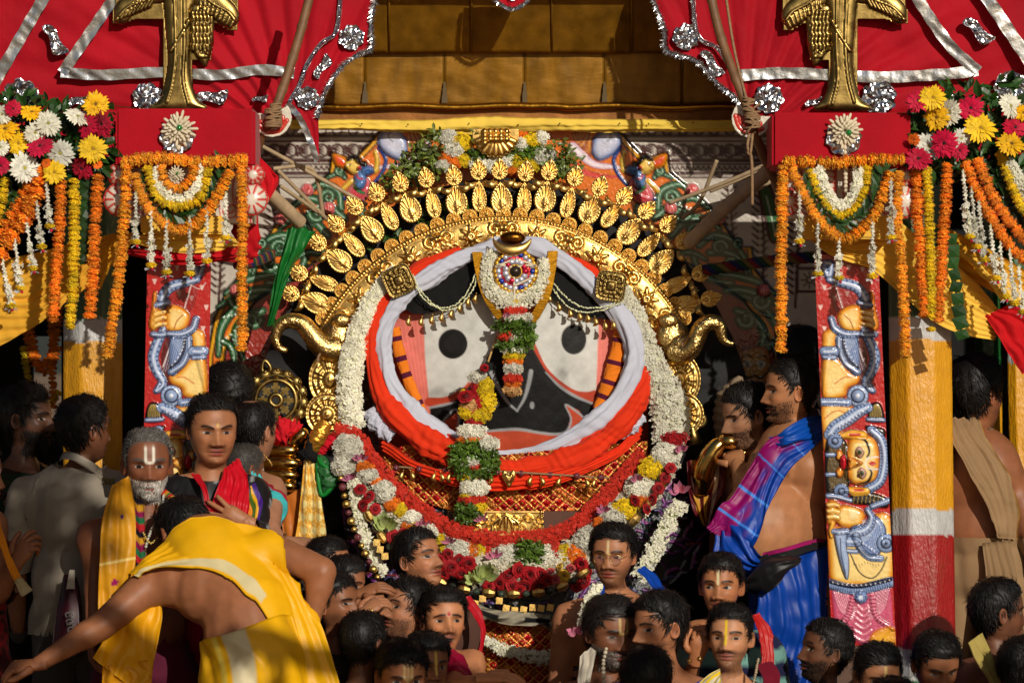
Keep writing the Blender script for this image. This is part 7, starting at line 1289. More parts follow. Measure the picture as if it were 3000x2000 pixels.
IT = [(1020, 1312, 44, 40, 'white'), (1006, 1362, 34, 36, 'white'), (1058, 1338, 20, 24, 'bud'), (1066, 1366, 30, 15, 'orange'), (1078, 1392, 30, 22, 'white'), (1028, 1395, 20, 24, 'bud'), (1098, 1408, 18, 12, 'orange'), (1056, 1432, 24, 24, 'rose'), (1080, 1455, 26, 24, 'rose'), (1062, 1480, 24, 24, 'rose'), (1100, 1490, 22, 22, 'rose'), (1124, 1440, 34, 32, 'white'), (1148, 1476, 26, 22, 'orange'), (1172, 1492, 20, 20, 'yellow'), (1130, 1530, 46, 42, 'lotus'), (1206, 1516, 28, 20, 'white'), (1192, 1542, 18, 14, 'orange'), (1216, 1532, 18, 16, 'yellow'), (1240, 1528, 16, 26, 'bud'), (1156, 1572, 30, 28, 'rose'), (1194, 1592, 30, 28, 'rose'), (1214, 1566, 24, 24, 'rose'), (1180, 1560, 20, 24, 'rose'), (1252, 1562, 36, 28, 'white'), (1260, 1590, 22, 26, 'orange'), (1288, 1592, 24, 30, 'yellow'), (1318, 1580, 14, 26, 'bud'), (1336, 1612, 32, 36, 'white'), (1352, 1612, 30, 36, 'white'), (1382, 1616, 24, 34, 'orange'), (1411, 1616, 16, 34, 'yellow'), (1430, 1616, 11, 26, 'coral'), (1448, 1622, 20, 30, 'bud'), (1484, 1622, 34, 44, 'white'), (1546, 1620, 44, 46, 'green'), (1606, 1636, 22, 38, 'white'), (1627, 1612, 12, 26, 'coral'), (1651, 1622, 19, 36, 'yellow'), (1686, 1626, 30, 34, 'orange'), (1722, 1582, 42, 40, 'white'), (1760, 1532, 24, 22, 'orange'), (1796, 1514, 40, 30, 'white'), (1770, 1488, 18, 26, 'bud'), (1832, 1490, 40, 30, 'yellow'), (1860, 1466, 22, 22, 'rose'), (1872, 1460, 28, 26, 'orange'), (1872, 1428, 42, 34, 'white'), (1868, 1398, 24, 22, 'bud'), (1908, 1370, 38, 34, 'yellow'), (1950, 1332, 42, 36, 'white'), (1978, 1283, 42, 20, 'red'), (1996, 1312, 26, 22, 'bud'), (1930, 1430, 24, 28, 'rose'), (1950, 1398, 22, 26, 'rose'), (1912, 1462, 24, 26, 'rose'), (1965, 1370, 22, 26, 'rose'), (1895, 1490, 22, 24, 'rose'), (1990, 1430, 30, 34, 'bud')]
IT += [(x, y_, r, r, c) for (x, y_, r, c) in ((1284, 1640, 30, 'rose'), (1312, 1622, 22, 'rose'), (1322, 1662, 32, 'rose'), (1352, 1680, 28, 'rose'), (1372, 1650, 30, 'rose'), (1384, 1678, 26, 'rose'), (1342, 1640, 26, 'rose'), (1300, 1680, 26, 'rose'), (1490, 1684, 34, 'rose'), (1520, 1668, 30, 'rose'), (1552, 1684, 36, 'rose'), (1502, 1714, 30, 'rose'), (1538, 1716, 30, 'rose'), (1586, 1682, 32, 'rose'), (1578, 1714, 30, 'rose'), (1462, 1708, 28, 'rose'), (1522, 1730, 26, 'rose'), (1602, 1700, 26, 'rose'), (1626, 1696, 20, 'prose'), (1612, 1672, 18, 'prose'), (1652, 1686, 24, 'yrose'), (1640, 1660, 18, 'yrose'), (1672, 1664, 20, 'prose'), (1702, 1652, 28, 'rose'), (1712, 1702, 30, 'rose'), (1690, 1716, 24, 'rose'), (1432, 1718, 24, 'rose'), (1720, 1670, 24, 'rose'))] + [(1420, 1676, 46, 44, 'lotus'), (1390, 1690, 30, 34, 'lotus')]
mixed(bg, IT, -.2, 200); jasmine('backing_blossoms', bg, [(1030, 1330, -.15), (1070, 1420, -.16), (1130, 1510, -.17), (1230, 1580, -.18), (1350, 1640, -.19), (1500, 1670, -.2), (1640, 1650, -.19), (1740, 1590, -.18), (1850, 1480, -.17), (1930, 1390, -.16), (1970, 1310, -.15)], (60, 90, 96, 96, 110, 130, 116, 96, 90, 84, 60), 1900, 91, r=11, col=(232, 222, 196), buds=.05, depth=.3)
for nm, lb, pth, w_ in (('bead_garland', 'white jasmine strand edging the great garland beside the brocade', [(1035, 1400, -.2), (1050, 1500, -.21), (1085, 1610, -.22), (1122, 1680, -.23)], 34), ('bead_garland', 'white jasmine strand edging the great garland beside the man in glasses', [(1996, 1470, -.2), (1950, 1545, -.21), (1912, 1620, -.22), (1870, 1690, -.23)], 46)):
    t = thing('jasmine_strand', lb, 'garland', P(*pth[-1]), 'jasmine strands edging the great garland'); jasmine('blossoms', t, pth, w_, 420, int(pth[0][0]), r=8, buds=.6)
t = thing('jasmine_strand', 'white jasmine strand slung low across the quilted waist cloth', 'garland', P(1550, 1930, -.3), None); jasmine('blossoms', t, [(1412, 1870, -.22), (1460, 1895, -.24), (1530, 1915, -.26), (1600, 1925, -.26), (1660, 1895, -.24), (1705, 1850, -.22)], (24, 30, 34, 38, 34, 34), 420, 77, r=8.5, buds=.5)
bn = thing('bead_necklace', 'long necklace of big gold barrels and dull stones under the roses', 'necklace', P(1500, 1735, -.25)); p_, tt = walk([(1082, 1510, -.24), (1140, 1600, -.25), (1220, 1660, -.26), (1310, 1712, -.27), (1420, 1735, -.28), (1540, 1738, -.28), (1640, 1720, -.27), (1720, 1670, -.25), (1800, 1590, -.24), (1880, 1500, -.23), (1950, 1410, -.2)], px(34)); br = MB(); br.tube(np.array([(0, 0, -1.25), (0, 0, -1.1), (0, 0, -.8), (0, 0, 0), (0, 0, .8), (0, 0, 1.1), (0, 0, 1.25)]), [.3, .55, .7, .95, .7, .55, .3], sides=8); brm = br.mesh('gold_barrel', False); bs = MB(); bs.ball((0, 0, 0), 1, lin((40, 56, 40)), 7, 9); bsm = bs.mesh('stone_bead')
for k in range(len(p_)):
    M = Matrix.Translation(p_[k]) @ align(tt[k]) @ Matrix.Scale(px(15 if k % 2 == 0 else 11), 4); link('gold_barrel' if k % 2 == 0 else 'stone_bead', brm if k % 2 == 0 else bsm, bn, M, gold if k % 2 == 0 else paint)
bn = thing('bead_necklace', 'strand of small gold balls and maroon stones beside the brocade cloth', 'necklace', P(1110, 1690, -.25)); p_, tt = walk([(990, 1350, -.2), (1004, 1430, -.22), (1030, 1530, -.24), (1070, 1620, -.25), (1106, 1690, -.26)], px(23)); rb = MB(); rb.ball((0, 0, 0), 1, lin((110, 40, 50)), 7, 9); rbm = rb.mesh('stone_bead'); gbm = MB(); gbm.ball((0, 0, 0), 1, nu=7, nv=9); gbm = gbm.mesh('gold_ball')
for k in range(len(p_)): link('gold_ball' if k % 3 else 'stone_bead', gbm if k % 3 else rbm, bn, Matrix.Translation(p_[k]) @ Matrix.Scale(px(9 + k % 2 * 3), 4), gold if k % 3 else paint)
cbm = MB(); cbm.box((-1, -1, -1), (1, 1, 1)); cbm.box((-.7, -1.25, -.7), (.7, -1, .7)); cbm.box((-.35, -1.5, -.35), (.35, -1.25, .35)); cbm = cbm.mesh('gold_block', False)
bn = thing('block_necklace', 'string of square gold blocks across the sequined black garment', 'necklace', P(1500, 1800, -.25))
for k, (x, y_) in enumerate([(1104, 1588), (1114, 1608), (1128, 1628), (1392, 1766), (1414, 1752), (1463, 1758), (1483, 1780), (1508, 1786), (1534, 1784), (1561, 1778), (1585, 1780), (1612, 1778)]): link('gold_block', cbm, bn, placed(x, y_, -.27, px(9.5), random.uniform(-12, 12)), gold)
pr = thing('pendant_row', 'row of gold paisley drops and maroon beads below the orange cloth', 'necklace', P(1480, 1420, -.22)); mb = MB(); mb.tube(catmull(PA([(1155, 1366, -.12), (1300, 1376, -.16), (1450, 1380, -.19), (1600, 1388, -.18), (1790, 1400, -.12)]), 40), px(3), lin((60, 50, 40)), 6); link('cord', mb.mesh('cord'), pr, None, rope)
for k, x in enumerate((1160, 1228, 1304, 1456, 1527, 1611, 1690, 1760)): link('stone_bead', rbm, pr, Matrix.Translation(P(x, 1370 + (x - 1160) * .045, -.19 + .00016 * abs(x - 1480))) @ Matrix.Scale(px(10), 4), paint)
for k, x in enumerate((1182, 1203, 1276, 1290, 1320, 1432, 1558, 1584, 1642, 1715, 1745, 1785)): link('gold_drop', dmesh, pr, placed(x, 1380 + (x - 1160) * .04, -.2 + .00016 * abs(x - 1480), 1.25, 0, mx=k % 2 == 0), gold)
ht = Canvas(-26, -30, 26, 34, 2, (200, 140, 40)); ht.poly([(0, -18), (14, -26), (22, -12), (14, 10), (0, 30), (-14, 10), (-22, -12), (-14, -26)], (200, 140, 40), h=8, r=8); ht.poly([(0, -8), (8, -14), (12, -4), (0, 14), (-12, -4), (-8, -14)], (210, 150, 50), h=8, r=5); o = link('heart_pendant', ht.mesh('heart_pendant', 0, lambda X, Y, H: Pn(1491 + X, 1400 + Y, -.2 - H * px(1)), mask=ht.h > 0), pr, None, gold)

# ------------------------------------------------------------------ garments below the face
def lattice(name, x0, y0, x1, y1, poly_, dep, seed, cell=36, squash=.9):
    cv = Canvas(x0, y0, x1, y1, 2.4, (150, 12, 20)); g = np.random.default_rng(seed); cxm = (x0 + x1) / 2; X = cv.X; Y = cv.Y - .00035 * (cv.X - cxm) ** 2 * -1 * squash + 5 * np.sin(cv.X / 60 + seed); U = (X + Y * 1.15) / cell; V = (X - Y * 1.15) / cell
    du = np.abs(U - np.round(U)); dv = np.abs(V - np.round(V)); ln = sstep(.08, .04, np.minimum(du, dv)); iu, iv = np.floor(U).astype(int), np.floor(V).astype(int); par = (iu + iv) % 2 == 0; hsh = (np.sin(iu * 12.9898 + iv * 78.233) * 43758.5453) % 1
    fu, fv = U - iu - .5, V - iv - .5; ctr = np.hypot(fu, fv); cv.col[par] = lin((176, 16, 22)); mid = sstep(.15, .1, ctr); alt = (hsh > .55)
    goldc = lin((218, 168, 70)); m = np.maximum(ln, mid * (hsh > .2)); m = np.maximum(m, alt * (.55 + .45 * np.sin(U * 40) * np.sin(V * 37)) * sstep(.42, .36, ctr) * .8); cv.col = cv.col * (1 - m[..., None]) + goldc * m[..., None]
    cv.h = 5 * ln + 9 * mid + 5 * sstep(.5, .1, ctr) + g.normal(0, .5, cv.h.shape) + 6 * noise3(np.stack([X / 60, cv.Y / 60, 0 * X], -1).reshape(-1, 3), 1, 2, seed).reshape(X.shape)
    w_ = cv.win(np.array(poly_, float), 5); q = np.array(poly_, float); d, _, ins, _ = cv.segd((slice(None), slice(None)), q, True); return link(name, cv.mesh(name, dep(cv.X, cv.Y), mask=ins), st, None, sequin)
lattice('quilted_bib', 1100, 1290, 1920, 1530, [(1120, 1330), (1190, 1300), (1480, 1330), (1780, 1300), (1900, 1290), (1890, 1380), (1800, 1462), (1680, 1498), (1480, 1506), (1330, 1498), (1230, 1470), (1140, 1392)], lambda X, Y: -.10 + .09 * ((X - 1490) / 400) ** 2 + .0002 * (Y - 1400), 3)
lattice('quilted_waist', 1360, 1790, 1720, 2060, [(1390, 1800), (1480, 1815), (1600, 1815), (1680, 1800), (1690, 2055), (1370, 2055)], lambda X, Y: -.20 + .12 * ((X - 1530) / 170) ** 2 - .00012 * (Y - 1900), 4, 34)
cv = Canvas(960, 1380, 2090, 2000, 3.8, (14, 10, 14)); g = np.random.default_rng(12)
for k in range(1100):
    x, y_ = g.uniform(965, 2085), g.uniform(1390, 1990); a = g.uniform(-.9, .9) + .9 * math.sin(x / 70) ; L = g.uniform(10, 26); c = ((110, 36, 118), (160, 60, 150), (80, 74, 130), (26, 84, 78), (126, 40, 30), (150, 150, 160))[g.choice(6, p=[.36, .2, .16, .1, .1, .08])]; cv.line([(x - L * math.cos(a), y_ - L * math.sin(a)), (x, y_ + 4 * math.sin(k)), (x + L * math.cos(a), y_ + L * math.sin(a))], g.uniform(3, 5.5), c, h=6, n=6)
q = np.array([(985, 1390), (1200, 1400), (1780, 1400), (1990, 1390), (2080, 1560), (2040, 1660), (1900, 1760), (1720, 1850), (1690, 1995), (1380, 1995), (1370, 1860), (1150, 1760), (1020, 1640)], float); d, _, ins, _ = cv.segd((slice(None), slice(None)), q, True); link('sequined_garment', cv.mesh('sequined_garment', -.06 + .14 * ((cv.X - 1510) / 520) ** 2 - .0002 * (cv.Y - 1500), mask=ins), st, None, M_('sequins', None, .35, .0, bump=(120, .5, .004), var=(40, .4)))
for k, (A, B) in enumerate((([(1385, 1758, -.26), (1450, 1785, -.28), (1530, 1790, -.28), (1615, 1800, -.26)], [(1380, 1790, -.25), (1450, 1822, -.28), (1530, 1832, -.28), (1600, 1830, -.26)]), ([(1590, 1800, -.25), (1640, 1840, -.24)], [(1580, 1826, -.25), (1650, 1872, -.24)]))): sheet('silver_ruffle', st, A, B, lambda u, v: np.where((v > .35)[:, None] & (v < .75)[:, None] & (np.sin(u * 9) > -.2)[:, None], lin((16, 15, 16)), lin((150, 142, 122))), nu=70, nv=16, pleat=(.014, 1.2, 3), bulge=.02)
gb_ = thing('gold_casket', 'embossed gold casket on brown wood between the garlands', 'box', P(1480, 1560, -.12)); mb = MB(); a, b = P(1312, 1570, -.1), P(1720, 1496, -.1); mb.box((a.x, -.13, a.z), (b.x, .0, b.z), lin((84, 44, 20))); link('wooden_base', mb.mesh('wooden_base', False), gb_, None, plainp)
cv = Canvas(1370, 1496, 1592, 1572, 2, (230, 164, 40))
for sg in (-1, 1):
    for k in range(5): cv.spiral(1482 + sg * (30 + k * 18), 1520 + (k % 2) * 26, 14, 2, 90 * k, sg * 1.4, (7, 3), (230, 164, 40), h=9)
for k in range(5): cv.line([(1442 + k * 20, 1560), (1446 + k * 18, 1530), (1482, 1506)], (4, 12, 3), (230, 164, 40), h=10)
for yy in (1500, 1566): cv.line([(1370, yy), (1592, yy)], 4, (230, 164, 40), h=6, smooth=False)
for xx in (1376, 1586): cv.line([(xx, 1496), (xx, 1570)], 5, (230, 164, 40), h=6, smooth=False)
link('embossed_plate', cv.mesh('embossed_plate', -.137), gb_, None, gold)

# ------------------------------------------------------------------ gold hands and regalia
gm = M_('polished_gold', (214, 174, 96), .16, 1, bump=(25, .15, .004), var=(10, .2))
lh = thing('golden_hand', 'golden hand of stacked fingers beside the balding man and the openwork disc', 'hand', P(850, 1440, -.1), 'golden hands')
for k, (y_, x1, r) in enumerate(((1319, 878, 19), (1356, 888, 19), (1391, 878, 18), (1423, 870, 17))):
    mb = MB(); q = catmull(PA([(770, y_ + 2, -.06), (810, y_ - 3, -.1), (850, y_, -.11), (x1, y_ + 1, -.1)]), 18); rr = px(r) * np.array([1] * 12 + [.98, .95, .9, .8, .6, .2]); mb.tube(q, rr, sides=14); mb.tube([q[12] + [.002, -px(r) * .75, 0], q[16] + [0, -px(r) * .62, 0]], px(8), sides=8, flat=.5); link('finger', mb.mesh('finger'), lh, None, gm)
mb = MB(); mb.tube(catmull(PA([(862, 1298, -.1), (872, 1282, -.12), (890, 1268, -.12), (900, 1262, -.11)]), 14), px(1) * np.array([10, 16, 20, 21, 21, 20, 19, 18, 18, 18, 17, 15, 10, 4]), sides=14); link('thumb', mb.mesh('thumb'), lh, None, gm); mb = MB(); a, b = P(760, 1440, .02), P(870, 1290, .02); mb.box((a.x, -.05, a.z), (b.x, .05, b.z)); link('palm', mb.mesh('palm', False), lh, None, gm)
ga = thing('gilded_staff_head', 'gold foil wrapped staff head tied with black above the brocade', 'ornament', P(905, 1330, -.15)); roll('foil_wrap', ga, [(908, 1318, -.14), (925, 1290, -.16), (945, 1255, -.16), (955, 1240, -.15)], (22, 25, 25, 20), (226, 160, 60), 5, amp=.06, material=M_('gold_foil_cloth', None, .3, .8, bump=(60, .6, .004)))
roll('black_tie', ga, [(880, 1330, -.15), (905, 1332, -.18), (930, 1345, -.16)], (12, 16, 12), (16, 15, 16), 6, n=60); roll('black_tie', ga, [(912, 1260, -.15), (908, 1295, -.17), (905, 1330, -.17)], (8, 10, 12), (16, 15, 16), 8, n=60)
bc = thing('brocade_cloth', 'yellow brocade cloth with pale gold flowers hanging below the golden hand', 'cloth', P(910, 1660, -.12))
def broc(u, v):
    c = np.tile(lin((232, 168, 50)), (len(u), 1)); X, Y = v * 3.0, u * 9; m = np.zeros(len(u))
    for i in range(10): 
        for j in range(3): cx, cy = j + .5 + .25 * (i % 2), i + .5; d = np.hypot((X - cx) * .9, (Y - cy)); m = np.maximum(m, sstep(.34, .28, d * (1 + .12 * np.sin(np.arctan2(X - cx, Y - cy) * 8)))); m = np.maximum(m, .8 * sstep(.08, .03, np.abs(np.hypot(X - cx, Y - cy) - .48)) * (np.sin(np.arctan2(X - cx, Y - cy) * 5) > 0))
    return c * (1 - m[:, None]) + lin((245, 226, 150)) * m[:, None]
sheet('cloth', bc, [(892, 1338, -.15), (880, 1450, -.14), (868, 1560, -.12), (850, 1690, -.1)], [(925, 1340, -.15), (940, 1450, -.16), (955, 1560, -.15), (972, 1690, -.12)], broc, nu=160, nv=60, pleat=(.006, 2.2, .05), material=M_('brocade', None, .35, .15, bump=(300, .3, .001), sheen=.2)); sheet('side_fold', bc, [(812, 1462, -.05), (830, 1560, -.05), (850, 1690, -.05)], [(878, 1430, -.08), (876, 1560, -.08), (880, 1690, -.08)], (196, 110, 40), nu=50, nv=16, pleat=(.004, 2, .1), material=silk)
t = thing('green_wrap', 'green satin bundle edged in bright green beside the brocade', 'cloth', P(955, 1450, -.15)); roll('wrap', t, [(932, 1335, -.14), (950, 1370, -.16), (962, 1410, -.16), (950, 1448, -.15)], (12, 24, 26, 10), (40, 96, 50), 14, n=80, amp=.12, material=silk); roll('edge', t, [(925, 1330, -.16), (945, 1360, -.18), (975, 1380, -.18), (980, 1410, -.17), (945, 1450, -.17), (932, 1400, -.17), (930, 1340, -.16)], 6, (10, 120, 40), 15, n=90, m=14, material=silk)
t = thing('red_print_bundle', 'red printed cloth bundle resting above the golden fingers', 'cloth', P(830, 1300, -.1)); roll('bundle', t, [(790, 1280, -.08), (820, 1262, -.1), (850, 1258, -.1), (868, 1275, -.1)], (22, 36, 34, 22), (196, 20, 34), 16, n=80, amp=.2); roll('tail', t, [(935, 1330, -.12), (965, 1295, -.13), (985, 1268, -.12)], (8, 16, 10), (190, 14, 34), 17, n=50, amp=.2)
# openwork disc
dk = thing('openwork_disc', 'openwork gilded disc on a staff beside the golden fingers', 'ornament', P(808, 1265, -.1)); g = np.random.default_rng(4)
def annulus(r0, r1, th_=.008, n=60): 
    a = np.linspace(0, 2 * math.pi, n, endpoint=False); c, s = np.cos(a), np.sin(a); v = np.concatenate([np.stack([c * r, 0 * c + y_, s * r], 1) for r, y_ in ((r0, 0), (r0, -th_), ((r0 + r1) / 2, -th_ * 1.5), (r1, -th_), (r1, 0))]); mb = MB(); mb.add(v, [tuple(q) for q in gridf(5, n, True).tolist()]); return mb
for r0, r1 in ((52, 66), (9, 24), (70, 76)): link('ring', annulus(px(r0), px(r1)).mesh('ring'), dk, placed(808, 1172, -.1), oldgold)
for k in range(8):
    a = k * .785; mb = MB(); mb.box((-px(7), -.008, px(22)), (px(7), 0, px(54))); mb.box((-px(13), -.009, px(33)), (px(13), 0, px(42))); link('spoke', mb.mesh('spoke', False), dk, placed(808, 1172, -.1, 1, math.degrees(a)), oldgold)
for k in range(15):
    mb = MB(); mb.ball((0, 0, 0), (px(19), .012, px(15)), nu=8, nv=12); mb.ball((px(6), -.006, px(7)), (px(7), .01, px(6)), nu=6, nv=8); link('flame_lobe', mb.mesh('flame_lobe'), dk, Matrix.Translation(P(808, 1172, -.1)) @ Matrix.Rotation(k / 15 * 6.283, 4, 'Y') @ Matrix.Translation((0, -.002, px(80))), oldgold)
mb = MB(); mb.tube(catmull(np.array([(-10, 0, 82), (-12, 0, 98), (0, 0, 118), (12, 0, 98), (10, 0, 82)]) * px(1), 20), px(6), sides=8); link('tip_loop', mb.mesh('tip_loop'), dk, placed(800, 1172, -.1, 1, 12), oldgold); mb = MB(); mb.tube([P(808, 1250, -.09), P(800, 1600, -.05)], .014, sides=10); link('staff', mb.mesh('staff'), dk, None, oldgold)
rh = thing('golden_hand', 'golden forearm and hand reached for by the man in the blue and magenta shawl', 'hand', P(2100, 1450, -.1), 'golden hands'); mb = MB(); mb.tube(catmull(PA([(2055, 1440, -.1), (2062, 1380, -.14), (2090, 1320, -.16), (2118, 1292, -.16)]), 30), px(1) * np.interp(np.linspace(0, 1, 30), [0, .3, .7, 1], [26, 34, 30, 20]), sides=18); link('forearm', mb.mesh('forearm'), rh, None, gm); mb = MB(); mb.tube(catmull(PA([(2112, 1288, -.16), (2135, 1292, -.18), (2155, 1300, -.18), (2164, 1304, -.18)]), 14), px(1) * np.array([16, 19, 20, 21, 22, 23, 23, 22, 21, 20, 18, 15, 10, 3]), sides=14); link('thumb', mb.mesh('thumb'), rh, None, gm)
for (y_, x0, x1, r) in ((1330, 2136, 2240, 15), (1362, 2132, 2230, 15), (1396, 2138, 2230, 15)):
    mb = MB(); q = catmull(PA([(x0, y_, -.14), (x0 + 20, y_ - 2, -.15), (x0 + 60, y_ - 4, -.14), (x1, y_ - 10, -.1)]), 16); mb.tube(q, px(r) * np.array([.2, .6, .85, .95] + [1] * 12), sides=12); link('finger', mb.mesh('finger'), rh, None, gm)
dr = thing('maroon_drape', 'maroon and gold drape hanging below the golden forearm', 'cloth', P(2070, 1540, -.1)); sheet('cloth', dr, [(2012, 1350, -.08), (2015, 1420, -.1), (2030, 1490, -.1), (2060, 1540, -.08)], [(2130, 1330, -.1), (2125, 1410, -.12), (2105, 1480, -.12), (2078, 1542, -.08)], lambda u, v: np.where((np.abs(v - .22) < .08)[:, None] | (np.abs(v - .5) < .05)[:, None], lin((196, 140, 40)), np.where((np.abs(v - .75) < .05)[:, None], lin((190, 160, 140)), lin((92, 14, 26)))), nu=80, nv=50, pleat=(.008, 4, .2), material=silk)
t = thing('spiral_finial', 'brass spiral finial against the tinselled plate', 'ornament', P(2045, 1290, .0)); a = np.linspace(0, 4 * math.pi, 50); r = np.linspace(24, 5, 50); mb = MB(); q = PA([(2046 + rr * math.sin(x), 1232 - rr * math.cos(x)) for rr, x in zip(r, a - 2)], -.03); mb.tube(np.vstack([PA([(2038, 1300), (2030, 1270), (2026, 1250)], -.03), q]), np.concatenate([[px(22), px(16), px(12)], px(1) * np.linspace(10, 4, 50)]), sides=10); link('scroll', mb.mesh('scroll'), t, None, oldgold)
t = thing('conch_shell', 'pale banded conch shell standing behind the bending man', 'ornament', P(2150, 1300, .05)); mb = MB(); n = 40; z = np.linspace(0, 1, n); rad = np.interp(z, [0, .3, .65, .9, 1], [18, 44, 52, 26, 8]) * (1 + .06 * np.sin(z * 50)); mb.tube([P(2115 + 45 * k + 10 * k * k, 1290 - 188 * k, .06) for k in z], rad * px(1), lin((150, 128, 104)), 20); link('shell', mb.mesh('shell'), t, None, M_('shell', None, .35, bump=(20, .3, .006, (1, 1, 6)), var=(10, .25)))
# ------------------------------------------------------------------ the people
T1, T2, T3, T4 = (178, 118, 80), (150, 96, 64), (120, 76, 52), (190, 132, 94)
def zr(p_, a, b=None): return lambda v: (v[:, 2] < a) & (v[:, 2] > (b if b is not None else -9))
def lower(k, col=(70, 60, 52), top='waist', m=None):
    r = PEOPLE[k]; return garment(r, 'waist_cloth', zr(r, r['J'][top][2] - .03 * r['s'], r['J']['lft'][2] + .06), col, .028, (.012, 16), m, len(k), 25)
def shirt(k, col, neck=.0, name='shirt', m=None, off=.012, sleeve=None):
    r = PEOPLE[k]; J = r['J']; s = r['s']; zt = J['neck'][2] + neck * s
    def pr(v):
        ok = (v[:, 2] < zt) & (v[:, 2] > J['pelvis'][2] - .08 * s)
        if sleeve is not None:
            for q in 'lr': a, b = J[q + 'el'], J[q + 'wr']; d = b - a; t = ((v - a) @ d) / (d @ d); dist = np.linalg.norm(v - a - np.clip(t, 0, 1)[:, None] * d, axis=1); ok &= ~((dist < .07 * s) & (t > sleeve))
        return ok
    return garment(r, name, pr, col, off + .012, (.008, 22), m, len(k), 22)
def stripes(*cols, n=6, ax=2, per=.06): return lambda v: np.array([lin(c) for c in cols])[(np.floor(v[:, ax] / per).astype(int)) % len(cols)]
def plaid(a, b, c, per=.035): return lambda v: np.where((np.sin(v[:, 2:3] * 6.28 / per) > 0) ^ (np.sin((v[:, 0:1] + v[:, 1:2]) * 6.28 / per) > 0), lin(a), np.where(np.sin(v[:, 2:3] * 6.28 / per * .5) > .8, lin(c), lin(b)))
def two(c1, c2, lo=.86, c3=None): return lambda u, v: np.where((v > lo)[:, None], lin(c2), np.where((v < .06)[:, None], lin(c3 if c3 else c1), lin(c1)))
def beadrope(k, path, r, col, name='necklace', m=None):
    mb = MB(); beads(mb, path, r, lin(col), None, 1.7, .1); link(name, mb.mesh(name), PEOPLE[k]['root'], None, m or paint)
GC = 'people on the lower platform'; GD = 'people on the deck'
# --- on the deck, photo left
person('A', 'bearded person in dark green plaid, in deep shade behind the khaki-shirted back', (78, 1232), 186, -.30, yaw=76, face=dict(skin=(96, 64, 48), beard=1.3, stubble=.9, beardlen=.03, style=dict(thick=.02, len=.04)), floor=DECK, group=GD); shirt('A', plaid((18, 44, 24), (40, 14, 12), (60, 50, 20)), .0); lower('A', (30, 24, 22))
person('B', 'person in khaki uniform shirt with shoulder strap seen from behind', (248, 1264), 184, -.62, yaw=128, body=168, face=dict(skin=T3, stubble=.3, style=dict(thick=.017, len=.035, count=1300)), floor=DECK, bulk=1.12, shoulder=.2, group=GD, voxel=.011)
shirt('B', (140, 130, 116), .02, 'uniform_shirt', sleeve=.1); lower('B', (62, 58, 54), 'pelvis')
r = PEOPLE['B']; rt = r['root']; sheet('collar', rt, [(178, 1335, -.5), (190, 1322, -.62), (230, 1330, -.74), (285, 1362, -.72), (300, 1380, -.6)], [(172, 1350, -.5), (186, 1344, -.65), (222, 1350, -.78), (276, 1384, -.76), (296, 1398, -.62)], (150, 140, 126), nu=40, nv=8, pleat=(.001, 1, 0), wr=.001)
sheet('shoulder_strap', rt, [(286, 1376, -.73), (318, 1396, -.71), (345, 1412, -.66)], [(276, 1388, -.75), (306, 1412, -.75), (338, 1432, -.70)], (150, 140, 122), nu=24, nv=8, pleat=(.0005, 1, 0), wr=.0005, rec=r, gap=.022)
sheet('name_flash', rt, [(300, 1398, -.76), (338, 1406, -.74)], [(304, 1414, -.77), (334, 1422, -.745)], (120, 104, 50), nu=12, nv=6, pleat=(0, 1, 0), wr=0, rec=r, gap=.03)
def lettering(txt, x, y_, d, size, rot, col, parent, name='lettering'):
    fc = bpy.data.curves.new('txt', 'FONT'); fc.body = txt; fc.size = size; fc.align_x = 'CENTER'; fc.extrude = .0008; fo = bpy.data.objects.new('txt', fc); C.objects.link(fo); me = bpy.data.meshes.new_from_object(fo.evaluated_get(bpy.context.evaluated_depsgraph_get())); bpy.data.objects.remove(fo)
    o = link(name, me, parent, placed(x, y_, d, 1, rot) @ Matrix.Rotation(R(90), 4, 'X'), M_('letters_%d' % sum(col), col, .5)); return o
lettering('A.T.P', 319, 1417, -.79, px(16), -12, (30, 26, 22), rt)
person('I', 'person in red and black plaid with orange scarf at the frame edge', (-70, 1400), 195, -1.2, yaw=70, face=dict(skin=T2, stubble=.4, marks=[('line', (220, 215, 200))]), floor=DECK, joints=dict(rsh=(-20, 1530, -1.1), rel=(0, 1740, -1.2), rwr=(46, 1650, -1.3), lsh=(-110, 1540, -1.3), lel=(-140, 1760, -1.3), lwr=(-60, 1880, -1.4)), hands=dict(r=dict(n=(.6, .8, 0), dir=(.5, -.1, .8), curl=(.5, .7, .9, 1.1, .3), flip=1)), group=GD)
shirt('I', plaid((120, 14, 18), (18, 14, 16), (90, 40, 20)), -.02, sleeve=.2); lower('I', (60, 16, 18)); sheet('orange_scarf', PEOPLE['I']['root'], [(-40, 1500, -1.35), (-10, 1560, -1.38), (15, 1640, -1.4), (40, 1700, -1.4)], [(0, 1520, -1.3), (14, 1580, -1.36), (38, 1640, -1.4), (62, 1690, -1.4)], (214, 130, 20), nu=40, nv=12, pleat=(.003, 2, 0), rec=PEOPLE['I']); sheet('scarf_fringe', PEOPLE['I']['root'], [(40, 1700, -1.4), (64, 1748, -1.4)], [(62, 1688, -1.4), (96, 1728, -1.4)], (176, 160, 120), nu=12, nv=14, pleat=(.005, 4, 0))
